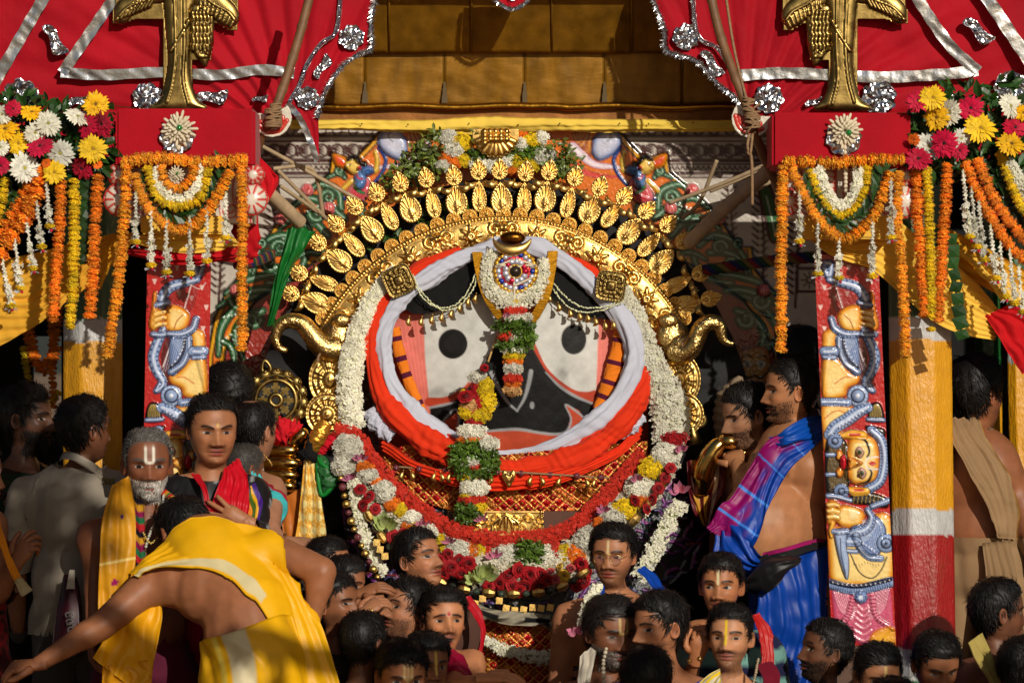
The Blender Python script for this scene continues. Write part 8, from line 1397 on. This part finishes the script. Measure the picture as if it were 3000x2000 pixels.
person('C', 'old person with white forehead mark, grey beard and long yellow shawl', (432, 1366), 200, -1.02, yaw=10, pitch=4, face=dict(skin=(140, 86, 58), hair=(96, 92, 88), beard=1.2, beardc=(190, 184, 174), stubble=.55, beardlen=.016, moust=.7, marks=[('u', (226, 218, 200))], mouth=.25, brow=.15, style=dict(recede=.02, thick=.007, len=.016)), floor=DECK, bulk=.95, joints=dict(lel=(278, 1680, -1.0), lwr=(272, 1860, -1.05)), hands=dict(l=dict(n=(1, 0, 0), curl=.5)), group=GD, voxel=.011)
r = PEOPLE['C']; rt = r['root']; lower('C', (86, 20, 44)); sheet('yellow_shawl', rt, [(330, 1420, -1.12), (300, 1520, -1.18), (292, 1640, -1.2), (288, 1780, -1.2), (296, 1900, -1.2)], [(378, 1392, -1.06), (396, 1500, -1.16), (396, 1640, -1.2), (390, 1780, -1.2), (380, 1900, -1.2)], lambda u, v: np.where((np.hypot((u - .25) * 5, (v - .6) * 1.2) < .06)[:, None], lin((40, 20, 110)), np.where((np.hypot((u - .62) * 5, (v - .45) * 1.0) < .1)[:, None], lin((150, 10, 90)), np.where((np.abs((u * 7) % 1 - .5) < .012)[:, None], lin((250, 220, 130)), lin((214, 150, 24))))), nu=110, nv=36, pleat=(.008, 2.4, .1), rec=r, gap=.02, material=silk)
sheet('ikat_cloth', rt, [(385, 1450, -1.1), (395, 1560, -1.16), (400, 1700, -1.18)], [(420, 1470, -1.14), (424, 1580, -1.17), (428, 1700, -1.18)], lambda u, v: np.array([lin(c) for c in ((20, 16, 30), (196, 140, 30), (130, 14, 70), (20, 100, 60), (170, 20, 30))])[(np.floor(u * 12 + 1.2 * np.abs(v - .5)).astype(int)) % 5], nu=80, nv=18, pleat=(.003, 1.2, 0), rec=r, gap=.014); sheet('ikat_shoulder', rt, [(470, 1448, -1.0), (500, 1470, -1.08)], [(486, 1432, -.98), (520, 1462, -1.02)], lambda u, v: np.array([lin(c) for c in ((190, 40, 30), (210, 140, 30), (30, 110, 60))])[(np.floor(u * 6).astype(int)) % 3], nu=24, nv=12, pleat=(.002, 1, 0), rec=r, gap=.014); beadrope('C', [(480, 1450, -1.12), (470, 1500, -1.17), (440, 1560, -1.19), (428, 1600, -1.19)], 4, (190, 186, 170)); beadrope('C', [(420, 1560, -1.19), (440, 1590, -1.2), (462, 1575, -1.19)], 3, (210, 180, 90))
person('D', 'worried looking person in black shirt with crinkled red scarf, hand at the chest', (622, 1265), 196, -.82, yaw=16, pitch=6, face=dict(skin=T1, stubble=.22, marks=[('dot', (196, 150, 70))], eyes=.8, brow=.2, gaze=(.3, -.6), style=dict(thick=.012, recede=.012, len=.022)), floor=DECK, joints=dict(rsh=(735, 1455, -.78), rel=(760, 1600, -.86), rwr=(720, 1530, -1.0), lsh=(505, 1440, -.78)), hands=dict(r=dict(n=(0, 1, 0), dir=(-.9, -.1, .35), curl=.18, flip=1, spread=.45)), group=GD, voxel=.011)
r = PEOPLE['D']; rt = r['root']; shirt('D', lambda v: np.where((np.sin(v[:, 0:1] * 90) > .93) & (np.sin(v[:, 2:3] * 60) > .3), lin((150, 150, 150)), lin((22, 21, 22))), .0, sleeve=.9, m=silk); lower('D', (150, 20, 40)); sheet('red_scarf', rt, [(560, 1385, -.88), (590, 1430, -.96), (600, 1480, -.98), (610, 1540, -.98)], [(588, 1390, -.86), (606, 1430, -.96), (618, 1480, -.98), (640, 1540, -.98)], (190, 14, 30), nu=60, nv=14, pleat=(.004, 2, .2), rec=r, gap=.02, material=silk); sheet('red_scarf', rt, [(655, 1375, -.86), (640, 1420, -.94), (620, 1480, -.98), (612, 1540, -.98)], [(700, 1345, -.8), (725, 1400, -.88), (730, 1470, -.94), (720, 1545, -.96)], (196, 14, 34), nu=90, nv=40, pleat=(.006, 5, .4), rec=r, gap=.02, wr=.008, material=silk)
sheet('striped_edge', rt, [(700, 1440, -.88), (720, 1490, -.92), (715, 1530, -.94)], [(742, 1420, -.82), (768, 1470, -.86), (762, 1525, -.9)], lambda u, v: np.array([lin(c) for c in ((190, 20, 40), (220, 130, 20), (60, 90, 20), (226, 170, 20), (60, 20, 120))])[np.minimum(4, (v * 5).astype(int))], nu=40, nv=30, pleat=(.008, 3, 0), rec=r, gap=.02, material=silk)
person('F', 'person with a curly mop of hair half hidden behind the carved board', (668, 1168), 180, -.30, yaw=-150, face=dict(skin=T2, style=dict(thick=.022, curl=1, len=.022, count=1300, lift=.01)), floor=DECK, group=GD); shirt('F', (190, 180, 165)); lower('F', (120, 110, 100))
person('E', 'balding person in a turquoise shawl seen from behind beside the golden fingers', (742, 1268), 176, -.50, yaw=146, pitch=6, body=150, face=dict(skin=(160, 112, 84), stubble=.3, style=dict(bald=.75, thick=.009, len=.022, count=800)), floor=DECK, joints=dict(lsh=(800, 1430, -.62), lel=(792, 1560, -.86), lwr=(838, 1588, -.9)), hands=dict(l=dict(n=(0, .6, -1), dir=(1, 0, -.15), curl=1.25, flip=-1, s=1.15)), group=GD)
r = PEOPLE['E']; lower('E', (150, 130, 100)); sheet('turquoise_shawl', r['root'], [(735, 1380, -.72), (740, 1460, -.76), (745, 1560, -.78)], [(756, 1372, -.66), (800, 1450, -.7), (828, 1530, -.72)], two((64, 176, 180), (150, 24, 40), .93), nu=60, nv=24, pleat=(.005, 3, .1), rec=r, gap=.02); beadrope('E', [(768, 1330, -.62), (786, 1345, -.62), (796, 1362, -.58)], 3.5, (210, 160, 60), m=gold); mb = MB(); a = np.linspace(0, 6.28, 16); mb.tube(np.array(P(836, 1584, -.9)) + np.stack([0 * a, np.cos(a) * .033, np.sin(a) * .033], 1), .004, sides=6); link('bangle', mb.mesh('bangle'), r['root'], None, gold)
person('G', 'grey haired person wedged between the red scarf and the turquoise shawl', (716, 1378), 140, -.66, yaw=130, pitch=10, face=dict(skin=T3, hair=(70, 66, 62), stubble=.4, style=dict(thick=.006, len=.014)), floor=DECK, group=GD, bulk=.75, arms=False); lower('G', (60, 50, 50))
# bending person in yellow
person('H', 'bending person in bright yellow shawl and waist cloth reaching down to the side', (540, 1572), 205, -1.22, yaw=-150, pitch=30, body=160, floor=DECK, face=dict(skin=T2, style=dict(thick=.016, len=.03)), joints=dict(neck=(590, 1612, -1.3), chest=(640, 1660, -1.4), waist=(725, 1800, -1.5), pelvis=(745, 1945, -1.55), lsh=(455, 1700, -1.42), lel=(300, 1830, -1.5), lwr=(110, 1945, -1.55), rsh=(790, 1612, -1.42), rel=(945, 1672, -1.5), rwr=(905, 1850, -1.5)), hands=dict(l=dict(n=(0, .4, -1), dir=(-1, 0, -.12), curl=.6, flip=1)), bulk=1.15, group=GD, voxel=.01, lumps=[(610, 1720, -1.44, 112), (690, 1800, -1.5, 106), (520, 1700, -1.42, 84)])
r = PEOPLE['H']; rt = r['root']; YS = (236, 176, 8); yband = lambda u, v: np.where(((v > .80) & (v < .97))[:, None] & (u < .6)[:, None], lin((216, 200, 150)), lin(YS))
sheet('yellow_shawl', rt, [(384, 1700, -1.40), (418, 1640, -1.42), (520, 1560, -1.42), (650, 1530, -1.42), (790, 1562, -1.45), (876, 1690, -1.5), (950, 1850, -1.55), (1008, 2040, -1.6)], [(404, 1690, -1.5), (430, 1668, -1.53), (520, 1660, -1.56), (640, 1680, -1.58), (722, 1752, -1.62), (790, 1840, -1.66), (830, 1930, -1.68), (850, 2040, -1.7)], yband, nu=170, nv=60, pleat=(.006, 4, .5), rec=r, gap=.018, wr=.004, material=silk, seed=5)
sheet('hanging_end', rt, [(404, 1712, -1.5), (352, 1790, -1.48), (300, 1880, -1.48), (272, 1926, -1.48)], [(478, 1740, -1.42), (472, 1830, -1.45), (452, 1930, -1.46), (420, 2040, -1.46)], (226, 160, 10), nu=90, nv=40, pleat=(.012, 2.5, .4), wr=.008, material=silk, seed=2); sheet('lower_end', rt, [(300, 1950, -1.46), (296, 2060, -1.46)], [(450, 1930, -1.46), (440, 2060, -1.46)], (220, 150, 14), nu=30, nv=40, pleat=(.012, 3, 0), material=silk)
def dh(u, v): return np.where(((v > .36) & (v < .52))[:, None], lin((214, 200, 160)), np.where(((v > .28) & (v < .31))[:, None], lin((236, 204, 80)), lin(YS)))
sheet('waist_cloth', rt, [(592, 1890, -1.66), (580, 1990, -1.68), (575, 2330, -1.68)], [(850, 1800, -1.6), (900, 1960, -1.64), (930, 2330, -1.66)], dh, nu=70, nv=70, pleat=(.007, 5, .1), bulge=.12, rec=r, gap=.02, material=silk, mid=[(700, 1838, -1.72), (740, 1980, -1.72), (750, 2330, -1.7)])
garment(r, 'under_wrap', lambda v: (v[:, 2] < r['J']['pelvis'][2] + .05) & (v[:, 0] > P(570, 0, -1.5).x), YS, .014, (.006, 14), silk)
t = thing('dark_scabbard_bag', 'maroon strap bag with pale rotated lettering hanging beside the old person', 'bag', P(200, 1900, -.95)); sheet('bag', t, [(186, 1690, -.85), (168, 1780, -.9), (150, 1920, -.95)], [(225, 1690, -.88), (238, 1780, -.94), (240, 1920, -.98)], (52, 10, 20), nu=30, nv=14, pleat=(.002, 1, 0), bulge=.03, material=silk); sheet('white_tag', t, [(204, 1668, -.93), (194, 1724, -.95)], [(219, 1668, -.93), (219, 1724, -.95)], (190, 180, 165), nu=10, nv=8, pleat=(0, 1, 0)); lettering('pna', 216, 1820, -.99, px(46), 98, (84, 78, 76), t)
# --- on the deck, photo right
person('AF', 'heavy bare-chested person in profile with blue and magenta shawl and blue waist cloth', (2318, 1152), 188, -.36, yaw=-84, body=-48, floor=DECK, belly=1.3, bulk=1.12, face=dict(skin=(190, 130, 88), beard=.7, stubble=.7, beardlen=.006, fat=.4, style=dict(thick=.007, len=.012, count=1300)), joints=dict(neck=(2345, 1268, -.33), chest=(2330, 1400, -.35), waist=(2304, 1545, -.35), pelvis=(2330, 1650, -.33), lsh=(2262, 1345, -.5), rsh=(2408, 1330, -.28), rel=(2440, 1560, -.26), rwr=(2412, 1760, -.3), lel=(2190, 1440, -.42), lwr=(2160, 1360, -.24)), hands=dict(r=dict(n=(-1, 0, 0), curl=.35, flip=1), l=dict(n=(0, 1, 0), curl=.6)), group=GD, voxel=.01, spots=[(2302, 1388, -.5, .016)])
r = PEOPLE['AF']; rt = r['root']; BLU, MAG = (0, 62, 160), (136, 2, 92)
def ik(u, v):
    m = (.5 + .5 * np.tanh((v - .52 + .16 * np.sin(u * 26) * np.sin(v * 19)) * 9)); c = lin(MAG)[None] * (1 - m)[:, None] + lin(BLU)[None] * m[:, None]; ln = (np.abs((u * 5.2) % 1 - .5) < .035); c[ln] = lin((60, 130, 220)); return c
sheet('shawl', rt, [(2412, 1222, -.42), (2330, 1262, -.52), (2250, 1290, -.55), (2190, 1380, -.56), (2140, 1460, -.58), (2110, 1480, -.6), (2068, 1552, -.58)], [(2412, 1290, -.44), (2370, 1320, -.58), (2318, 1370, -.6), (2262, 1460, -.62), (2232, 1545, -.64), (2215, 1590, -.66), (2195, 1610, -.62)], lambda u, v: np.where((u < .2)[:, None], lin((0, 70, 160)), ik(u, v)), nu=170, nv=60, pleat=(.007, 4, .3), rec=r, gap=.016, wr=.005, material=silk, seed=4)
sheet('shawl_collar', rt, [(2255, 1290, -.5), (2300, 1252, -.55), (2360, 1222, -.5), (2415, 1215, -.36)], [(2262, 1312, -.54), (2310, 1300, -.6), (2370, 1285, -.55), (2415, 1275, -.4)], (0, 72, 164), nu=70, nv=24, pleat=(.008, 3, .2), rec=r, gap=.02, material=silk); sheet('shawl_end', rt, [(2130, 1480, -.58), (2180, 1560, -.64), (2225, 1625, -.66), (2250, 1640, -.6)], [(2090, 1560, -.56), (2095, 1640, -.6), (2140, 1660, -.62), (2200, 1680, -.6)], BLU, nu=70, nv=36, pleat=(.012, 3, .3), material=silk); sheet('shawl_tail', rt, [(2110, 1490, -.6), (2070, 1545, -.6)], [(2140, 1540, -.6), (2098, 1565, -.6)], MAG, nu=24, nv=16, pleat=(.006, 2, 0), material=silk)
garment(r, 'waist_cloth', lambda v: (v[:, 2] < P(0, 1612, -.4).z + .1 * np.clip((v[:, 0] - P(2300, 0, -.4).x), -.1, .25)) & (v[:, 0] < P(2412, 0, -.3).x) & (v[:, 2] > DECK + .06), (0, 58, 150), .02, (.012, 14), silk); sheet('waist_fold', rt, [(2225, 1640, -.62), (2215, 1780, -.66), (2190, 1960, -.62), (2190, 2330, -.6)], [(2408, 1600, -.46), (2412, 1780, -.5), (2414, 1960, -.5), (2410, 2330, -.5)], (0, 58, 150), nu=90, nv=70, pleat=(.010, 5, .2), rec=r, gap=.03, wr=.008, material=silk, seed=9, bulge=.05)
sheet('belt', rt, [(2222, 1622, -.62), (2300, 1610, -.66), (2370, 1590, -.58), (2415, 1582, -.45)], [(2232, 1650, -.64), (2300, 1640, -.68), (2370, 1614, -.6), (2415, 1606, -.47)], (26, 25, 26), nu=40, nv=10, pleat=(.001, 1, 0), rec=r, gap=.045); sheet('belt_bag', rt, [(2195, 1690, -.64), (2230, 1640, -.7), (2300, 1625, -.72), (2325, 1628, -.68)], [(2215, 1740, -.66), (2250, 1735, -.72), (2290, 1700, -.74), (2318, 1650, -.7)], (24, 23, 25), nu=50, nv=30, pleat=(.006, 2, .3), bulge=.05, rec=r, gap=.05, material=silk); sheet('magenta_edge', rt, [(2235, 1618, -.64), (2300, 1602, -.67), (2370, 1582, -.59), (2415, 1574, -.46)], [(2235, 1630, -.64), (2300, 1614, -.67), (2370, 1594, -.59), (2415, 1586, -.46)], (150, 16, 90), nu=40, nv=6, pleat=(.001, 1, 0), rec=r, gap=.03)
person('AG', 'person with stubble leaning down towards the golden hand', (2192, 1222), 178, -.16, yaw=-72, pitch=14, body=-40, floor=DECK, face=dict(skin=(176, 128, 96), stubble=.65, beard=.5, beardlen=.007, eyes=.7, style=dict(thick=.016, len=.03)), lean=(.06, 0), group=GD, arms=True); shirt('AG', (120, 80, 60), -.1, 'wrap'); lower('AG', (110, 90, 70)); beadrope('AG', [(2208, 1330, -.36), (2200, 1360, -.38), (2190, 1385, -.38)], 4, (190, 170, 130))
person('AH', 'person in a round black cap turned away behind the hanging marigold cord', (2345, 1058), 180, .10, yaw=170, floor=DECK, face=dict(skin=T3, hair=(10, 10, 10), style=dict(thick=.02, count=300)), group=GD); shirt('AH', (60, 40, 34)); lower('AH', (50, 40, 36))
person('AE', 'person in a beige shawl with bare back turned, beside the yellow pillar', (2858, 1160), 205, -.18, yaw=132, body=165, floor=DECK, bulk=1.05, face=dict(skin=(150, 94, 62), style=dict(thick=.02, len=.035, count=1400)), joints=dict(neck=(2850, 1290, -.16), chest=(2850, 1430, -.2), waist=(2860, 1540, -.2), pelvis=(2870, 1660, -.18), rsh=(2770, 1360, -.2), lsh=(2945, 1370, -.2)), group=GD, voxel=.011)
r = PEOPLE['AE']; rt = r['root']; KH = (150, 120, 86); garment(r, 'waist_cloth', lambda v: (v[:, 2] < P(0, 1565, -.2).z) & (v[:, 2] > DECK + .06), KH, .018, (.010, 14)); sheet('shawl', rt, [(2768, 1225, -.3), (2790, 1290, -.38), (2860, 1420, -.42), (2915, 1540, -.42), (2925, 1575, -.4)], [(2870, 1225, -.24), (2900, 1300, -.34), (2960, 1400, -.36), (2985, 1500, -.34), (2980, 1580, -.32)], two(KH, (176, 130, 30), .97), nu=110, nv=44, pleat=(.008, 4, .3), rec=r, gap=.016); sheet('shawl_back', rt, [(2900, 1250, -.26), (2960, 1400, -.3), (2985, 1580, -.3), (2990, 1800, -.3)], [(2940, 1290, -.1), (2990, 1400, -.1), (3010, 1580, -.1), (3020, 1800, -.1)], (120, 96, 70), nu=60, nv=24, pleat=(.008, 3, .2)); sheet('waist_fold', rt, [(2880, 1590, -.38), (2890, 1700, -.4), (2870, 1900, -.38), (2860, 2330, -.38)], [(2960, 1580, -.34), (2985, 1700, -.36), (3000, 1900, -.36), (3010, 2330, -.36)], (140, 112, 80), nu=70, nv=30, pleat=(.010, 4, .2), rec=r, gap=.03)
# --- crowd on the lower platform
def crowd(key, label, hp, hpx, y, yaw, pitch=0, wear=None, low=(70, 60, 52), **k):
    f = k.pop('face'); person(key, label, hp, hpx, y, yaw=yaw, pitch=pitch, face=f, floor=STEP, group=GC, **k); lower(key, low)
    if wear: shirt(key, *wear) if isinstance(wear, tuple) else shirt(key, wear)
    return PEOPLE[key]
HS = dict(thick=.015, len=.03)
crowd('R', 'face peeping past the yellow bent elbow', (962, 1662), 158, -1.0, 62, face=dict(skin=T1, style=HS), wear=((64, 120, 124),))
crowd('K', 'wide-eyed person glancing up and away before the red roses', (1228, 1645), 172, -.88, 52, -14, face=dict(skin=(168, 112, 78), stubble=.15, gaze=(.6, .9), eyes=1.25, style=dict(thick=.018, len=.035)), wear=((90, 60, 50),))
crowd('O', 'person with unruly hair below the bent elbow', (985, 1775), 168, -1.3, 58, -6, face=dict(skin=T2, stubble=.4, style=dict(thick=.018, curl=1, len=.02)), wear=((50, 40, 40),))
r = crowd('L', 'person in profile with fingers raised to the lips', (1196, 1790), 176, -1.1, -62, -12, face=dict(skin=(166, 112, 80), stubble=.7, beard=.3, beardlen=.006, style=HS), wear=((40, 110, 112), -.06), joints=dict(lel=(1060, 1900, -1.35), lwr=(1060, 1800, -1.4)), hands=dict(l=dict(n=(.8, .6, 0), dir=(.7, .3, .55), curl=.55, flip=1, spread=.3))); beadrope('L', [(1085, 1780, -1.5), (1090, 1788, -1.5)], 4, (214, 160, 40), 'ring', gold)
person('S', 'person whose hand reaches over the heads beside the bead strand', (1008, 1712), 150, -1.16, yaw=70, pitch=10, floor=STEP, face=dict(skin=T2, style=HS), joints=dict(rel=(1010, 1850, -1.25), rwr=(1052, 1738, -1.25)), hands=dict(r=dict(n=(0, .5, -1), dir=(1, 0, .35), curl=.35, flip=-1, s=1.1)), group=GC, bulk=.85); shirt('S', (30, 28, 30), sleeve=.3); lower('S')
r = crowd('M', 'person with red forehead drop, mouth open mid-shout, in crimson satin', (1300, 1822), 178, -1.2, 14, -3, face=dict(skin=(180, 120, 82), mouth=.85, stubble=.3, moust=.8, marks=[('dot', (170, 10, 20))], brow=-.25, gaze=(.4, 0), style=dict(thick=.02, len=.03)), joints=dict(rsh=(1385, 1935, -1.15), rel=(1320, 2010, -1.4), rwr=(1418, 1985, -1.5)), hands=dict(r=dict(n=(0, .3, -1), dir=(1, 0, .05), curl=.25, flip=1))); sheet('crimson_satin', r['root'], [(1265, 1910, -1.3), (1270, 1960, -1.34), (1290, 2060, -1.36)], [(1330, 1890, -1.24), (1370, 1950, -1.32), (1372, 2060, -1.36)], (150, 6, 50), nu=60, nv=36, pleat=(.008, 4, .2), rec=r, gap=.02, material=silk)
sheet('red_print_scarf', r['root'], [(1345, 1755, -1.02), (1390, 1800, -1.06), (1410, 1860, -1.1), (1385, 1990, -1.12)], [(1380, 1745, -.98), (1412, 1790, -1.02), (1418, 1870, -1.06), (1400, 1990, -1.08)], (176, 14, 30), nu=80, nv=20, pleat=(.006, 2, .2), material=silk)
crowd('N', 'head with cropped nape below the raised fingers', (1064, 1890), 178, -1.48, 150, 4, face=dict(skin=T3, style=dict(thick=.014, len=.022, count=1300)), wear=((24, 22, 24),))
r = crowd('P', 'person with a broad twin-stripe sandal mark bowing the forehead', (1176, 1985), 196, -1.62, 16, 12, face=dict(skin=T2, marks=[('u', (190, 160, 104)), ('long', (180, 150, 96))], style=dict(thick=.016, curl=1, len=.018)), wear=((206, 170, 20),))
crowd('Q', 'person with a long yellow stripe peeping over the shoulder', (1250, 1952), 176, -1.50, 24, 4, face=dict(skin=T2, marks=[('long', (206, 170, 70))], style=dict(thick=.02, curl=1, len=.018)), wear=((40, 120, 120),))
r = crowd('T', 'person in thin-framed glasses with a short forehead stripe', (1796, 1632), 172, -.84, -14, 2, face=dict(skin=(178, 120, 84), stubble=.55, moust=.6, fat=.8, wide=1.05, marks=[('line', (214, 190, 140))], gaze=(-.7, 0), style=dict(thick=.02, len=.034, recede=.004)), bulk=1.1)
tf = r['tf']; mb = MB()
for sg in (-1, 1): a = np.linspace(0, 6.28, 26); mb.tube(tf(np.stack([sg * .033 + .0235 * np.cos(a), -.100 + .006 * np.abs(np.cos(a)) * (np.cos(a) * sg > 0), .001 + .0205 * np.sin(a) * (1 - .12 * np.sin(a))], 1)), .0011, lin((150, 110, 60)), 5); mb.tube(tf(np.array([(sg * .056, -.094, .008), (sg * .073, -.04, .01), (sg * .078, .005, .006)])), .0011, lin((150, 110, 60)), 5)
mb.tube(tf(np.array([(-.012, -.106, .012), (0, -.110, .014), (.012, -.106, .012)])), .0011, lin((150, 110, 60)), 5); mb.tube(tf(np.array([(-.02, -.104, .021), (0, -.108, .021), (.02, -.104, .021)])), .001, lin((150, 110, 60)), 5); gl = link('glasses', mb.mesh('glasses'), r['root'], None, gold)
lens = M_('tinted_lens', (120, 70, 70), .05, spec=.5); ln = lens.node_tree.nodes['Principled BSDF']; ln.inputs['Alpha'].default_value = .28
for sg in (-1, 1): a = np.linspace(0, 6.28, 20, endpoint=False); mb = MB(); mb.add(tf(np.stack([sg * .033 + .0228 * np.cos(a), -.0995 + 0 * a, .001 + .0195 * np.sin(a) * (1 - .12 * np.sin(a))], 1)), [list(range(20))]); link('lens', mb.mesh('lens', False), gl, None, lens)
sheet('blue_shawl', r['root'], [(1865, 1672, -.86), (1900, 1700, -.9), (1935, 1760, -.9)], [(1890, 1656, -.8), (1925, 1690, -.82), (1960, 1740, -.82)], BLU, nu=40, nv=20, pleat=(.005, 2, .2), rec=r, gap=.02, material=silk); sheet('blue_shawl', r['root'], [(1742, 1720, -.98), (1735, 1780, -1.0), (1730, 1850, -1.0)], [(1772, 1712, -.98), (1772, 1780, -1.0), (1768, 1850, -1.0)], BLU, nu=40, nv=14, pleat=(.004, 1.5, .2), rec=r, gap=.02, material=silk)
t = thing('jasmine_necklace', 'white jasmine strand with a drooping pink lotus on the bare shoulder', 'garland', P(1700, 1890, -1.02)); jasmine('blossoms', t, [(1752, 1712, -1.0), (1730, 1760, -1.05), (1712, 1810, -1.07), (1706, 1850, -1.06)], (24, 30, 30, 24), 220, 31, r=8, buds=.7); mixed(t, [(1690, 1846, 30, 26, 'bud')], -1.03, 7)
r = crowd('U', 'grey-bearded person with narrow loop mark, face in shade, white cloth on one shoulder', (1790, 1858), 198, -1.1, 26, 8, face=dict(skin=T3, hair=(30, 26, 24), beard=1.0, beardc=(110, 104, 98), stubble=.8, moust=1, marks=[('u', (190, 160, 100))], eyes=.6, style=dict(thick=.018, len=.03))); sheet('white_cloth', r['root'], [(1700, 1920, -1.16), (1694, 1980, -1.24), (1690, 2060, -1.26)], [(1752, 1878, -1.08), (1740, 1940, -1.2), (1720, 2060, -1.26)], (200, 190, 172), nu=50, nv=20, pleat=(.006, 2, .2), rec=r, gap=.02, material=silk); beadrope('U', [(1776, 1900, -1.22), (1768, 1950, -1.26), (1770, 2020, -1.28)], 6, (200, 186, 160))
r = crowd('V', 'person in profile whispering beside the grey beard, blue shirt', (1932, 1842), 190, -1.26, -58, 4, face=dict(skin=(168, 112, 78), stubble=.6, moust=.8, style=dict(thick=.022, len=.036, count=1300)), wear=(BLU, -.02))
crowd('W', 'dark crown of hair at the bottom edge below the whisperer', (1892, 2005), 196, -1.66, 176, 0, face=dict(skin=T3, style=dict(thick=.018, len=.034, count=1400)), wear=((30, 26, 26),))
r = crowd('X', 'person with pale oblong forehead mark and teal and navy striped sleeves', (2112, 1722), 176, -.98, -10, 0, face=dict(skin=(170, 110, 72), stubble=.3, moust=.9, marks=[('line', (220, 206, 160))], gaze=(-1, 0), eyes=1.1, fat=.4, style=dict(thick=.02, curl=1, len=.02)), wear=(stripes((28, 30, 62), (110, 156, 146)),), joints=dict(lsh=(2040, 1850, -.95), lel=(2020, 1990, -1.1), lwr=(2040, 1925, -1.22)), hands=dict(l=dict(n=(0, 1, 0), dir=(.2, -.3, .8), curl=1.2, flip=1))); beadrope('X', [(2020, 1935, -1.3), (2050, 1930, -1.32)], 7, (200, 150, 60), 'ring', gold)
r = crowd('Y', 'person with a yellow painted line to the nose tip and red shawl behind', (2138, 1872), 184, -1.3, -12, -2, face=dict(skin=(182, 128, 92), stubble=.55, moust=.9, marks=[('long', (226, 190, 20))], eyes=.75, lips=(150, 78, 72), style=dict(thick=.014, len=.028)), bulk=1.05); sheet('yellow_scarf', r['root'], [(2110, 1955, -1.36), (2060, 1985, -1.4), (1990, 2060, -1.4)], [(2112, 1990, -1.42), (2090, 2030, -1.44), (2080, 2080, -1.44)], lambda u, v: np.where((np.sin(v * 22) > .2)[:, None], lin((226, 190, 10)), lin((206, 200, 180))), nu=40, nv=30, pleat=(.005, 2, .2), rec=r, gap=.02); sheet('red_shawl', r['root'], [(2205, 1800, -1.14), (2225, 1860, -1.18), (2232, 1950, -1.2)], [(2228, 1792, -1.1), (2262, 1860, -1.14), (2270, 1950, -1.16)], (180, 18, 14), nu=50, nv=24, pleat=(.006, 3, .1), material=silk); sheet('maroon_strap', r['root'], [(2215, 1945, -1.36), (2235, 1990, -1.4), (2235, 2060, -1.42)], [(2262, 1935, -1.3), (2285, 1980, -1.34), (2280, 2060, -1.38)], (110, 10, 34), nu=40, nv=16, pleat=(.002, 1, 0), rec=r, gap=.022); beadrope('Y', [(2222, 1930, -1.38), (2216, 1960, -1.42), (2208, 2000, -1.44)], 4, (170, 150, 120))
crowd('Z', 'dark bearded profile looking up below the hanging hand', (2418, 1912), 178, -1.1, -74, -8, face=dict(skin=(110, 72, 50), beard=.9, stubble=.9, beardlen=.01, style=dict(thick=.012, len=.022)), wear=((60, 24, 20),))
crowd('AA', 'person bowing with a small pale forehead mark between the profile and the post', (2572, 1985), 182, -1.42, 12, 14, face=dict(skin=(170, 116, 80), marks=[('line', (210, 180, 110))], style=dict(thick=.016, len=.03)), wear=((140, 130, 120),))
crowd('AB', 'dark crown of hair cut off by the bottom edge below the bowing person', (2615, 2085), 180, -1.75, 170, 0, face=dict(skin=T3, style=HS), wear=((30, 28, 30),))
crowd('AC', 'bare-shouldered person gazing down with a dark dot by the brow', (2742, 1952), 182, -1.2, 16, 24, face=dict(skin=(152, 98, 66), eyes=.5, stubble=.25, style=dict(thick=.016, len=.026)))
r = crowd('AD', 'person facing the frame edge with a pale scarf on the shoulder', (2925, 1800), 186, -1.0, 104, 0, face=dict(skin=T3, style=dict(thick=.018, len=.03, count=1300)), body=150); sheet('pale_scarf', r['root'], [(2838, 1880, -1.2), (2870, 1950, -1.24), (2915, 2020, -1.24)], [(2880, 1850, -1.14), (2910, 1930, -1.2), (2935, 2000, -1.2)], (170, 150, 80), nu=40, nv=18, pleat=(.005, 2, .2), rec=r, gap=.02)
crowd('AI', 'person cut by the frame edge below the pale scarf', (3000, 1968), 180, -1.32, 120, 0, face=dict(skin=T2, style=HS), bulk=.9)
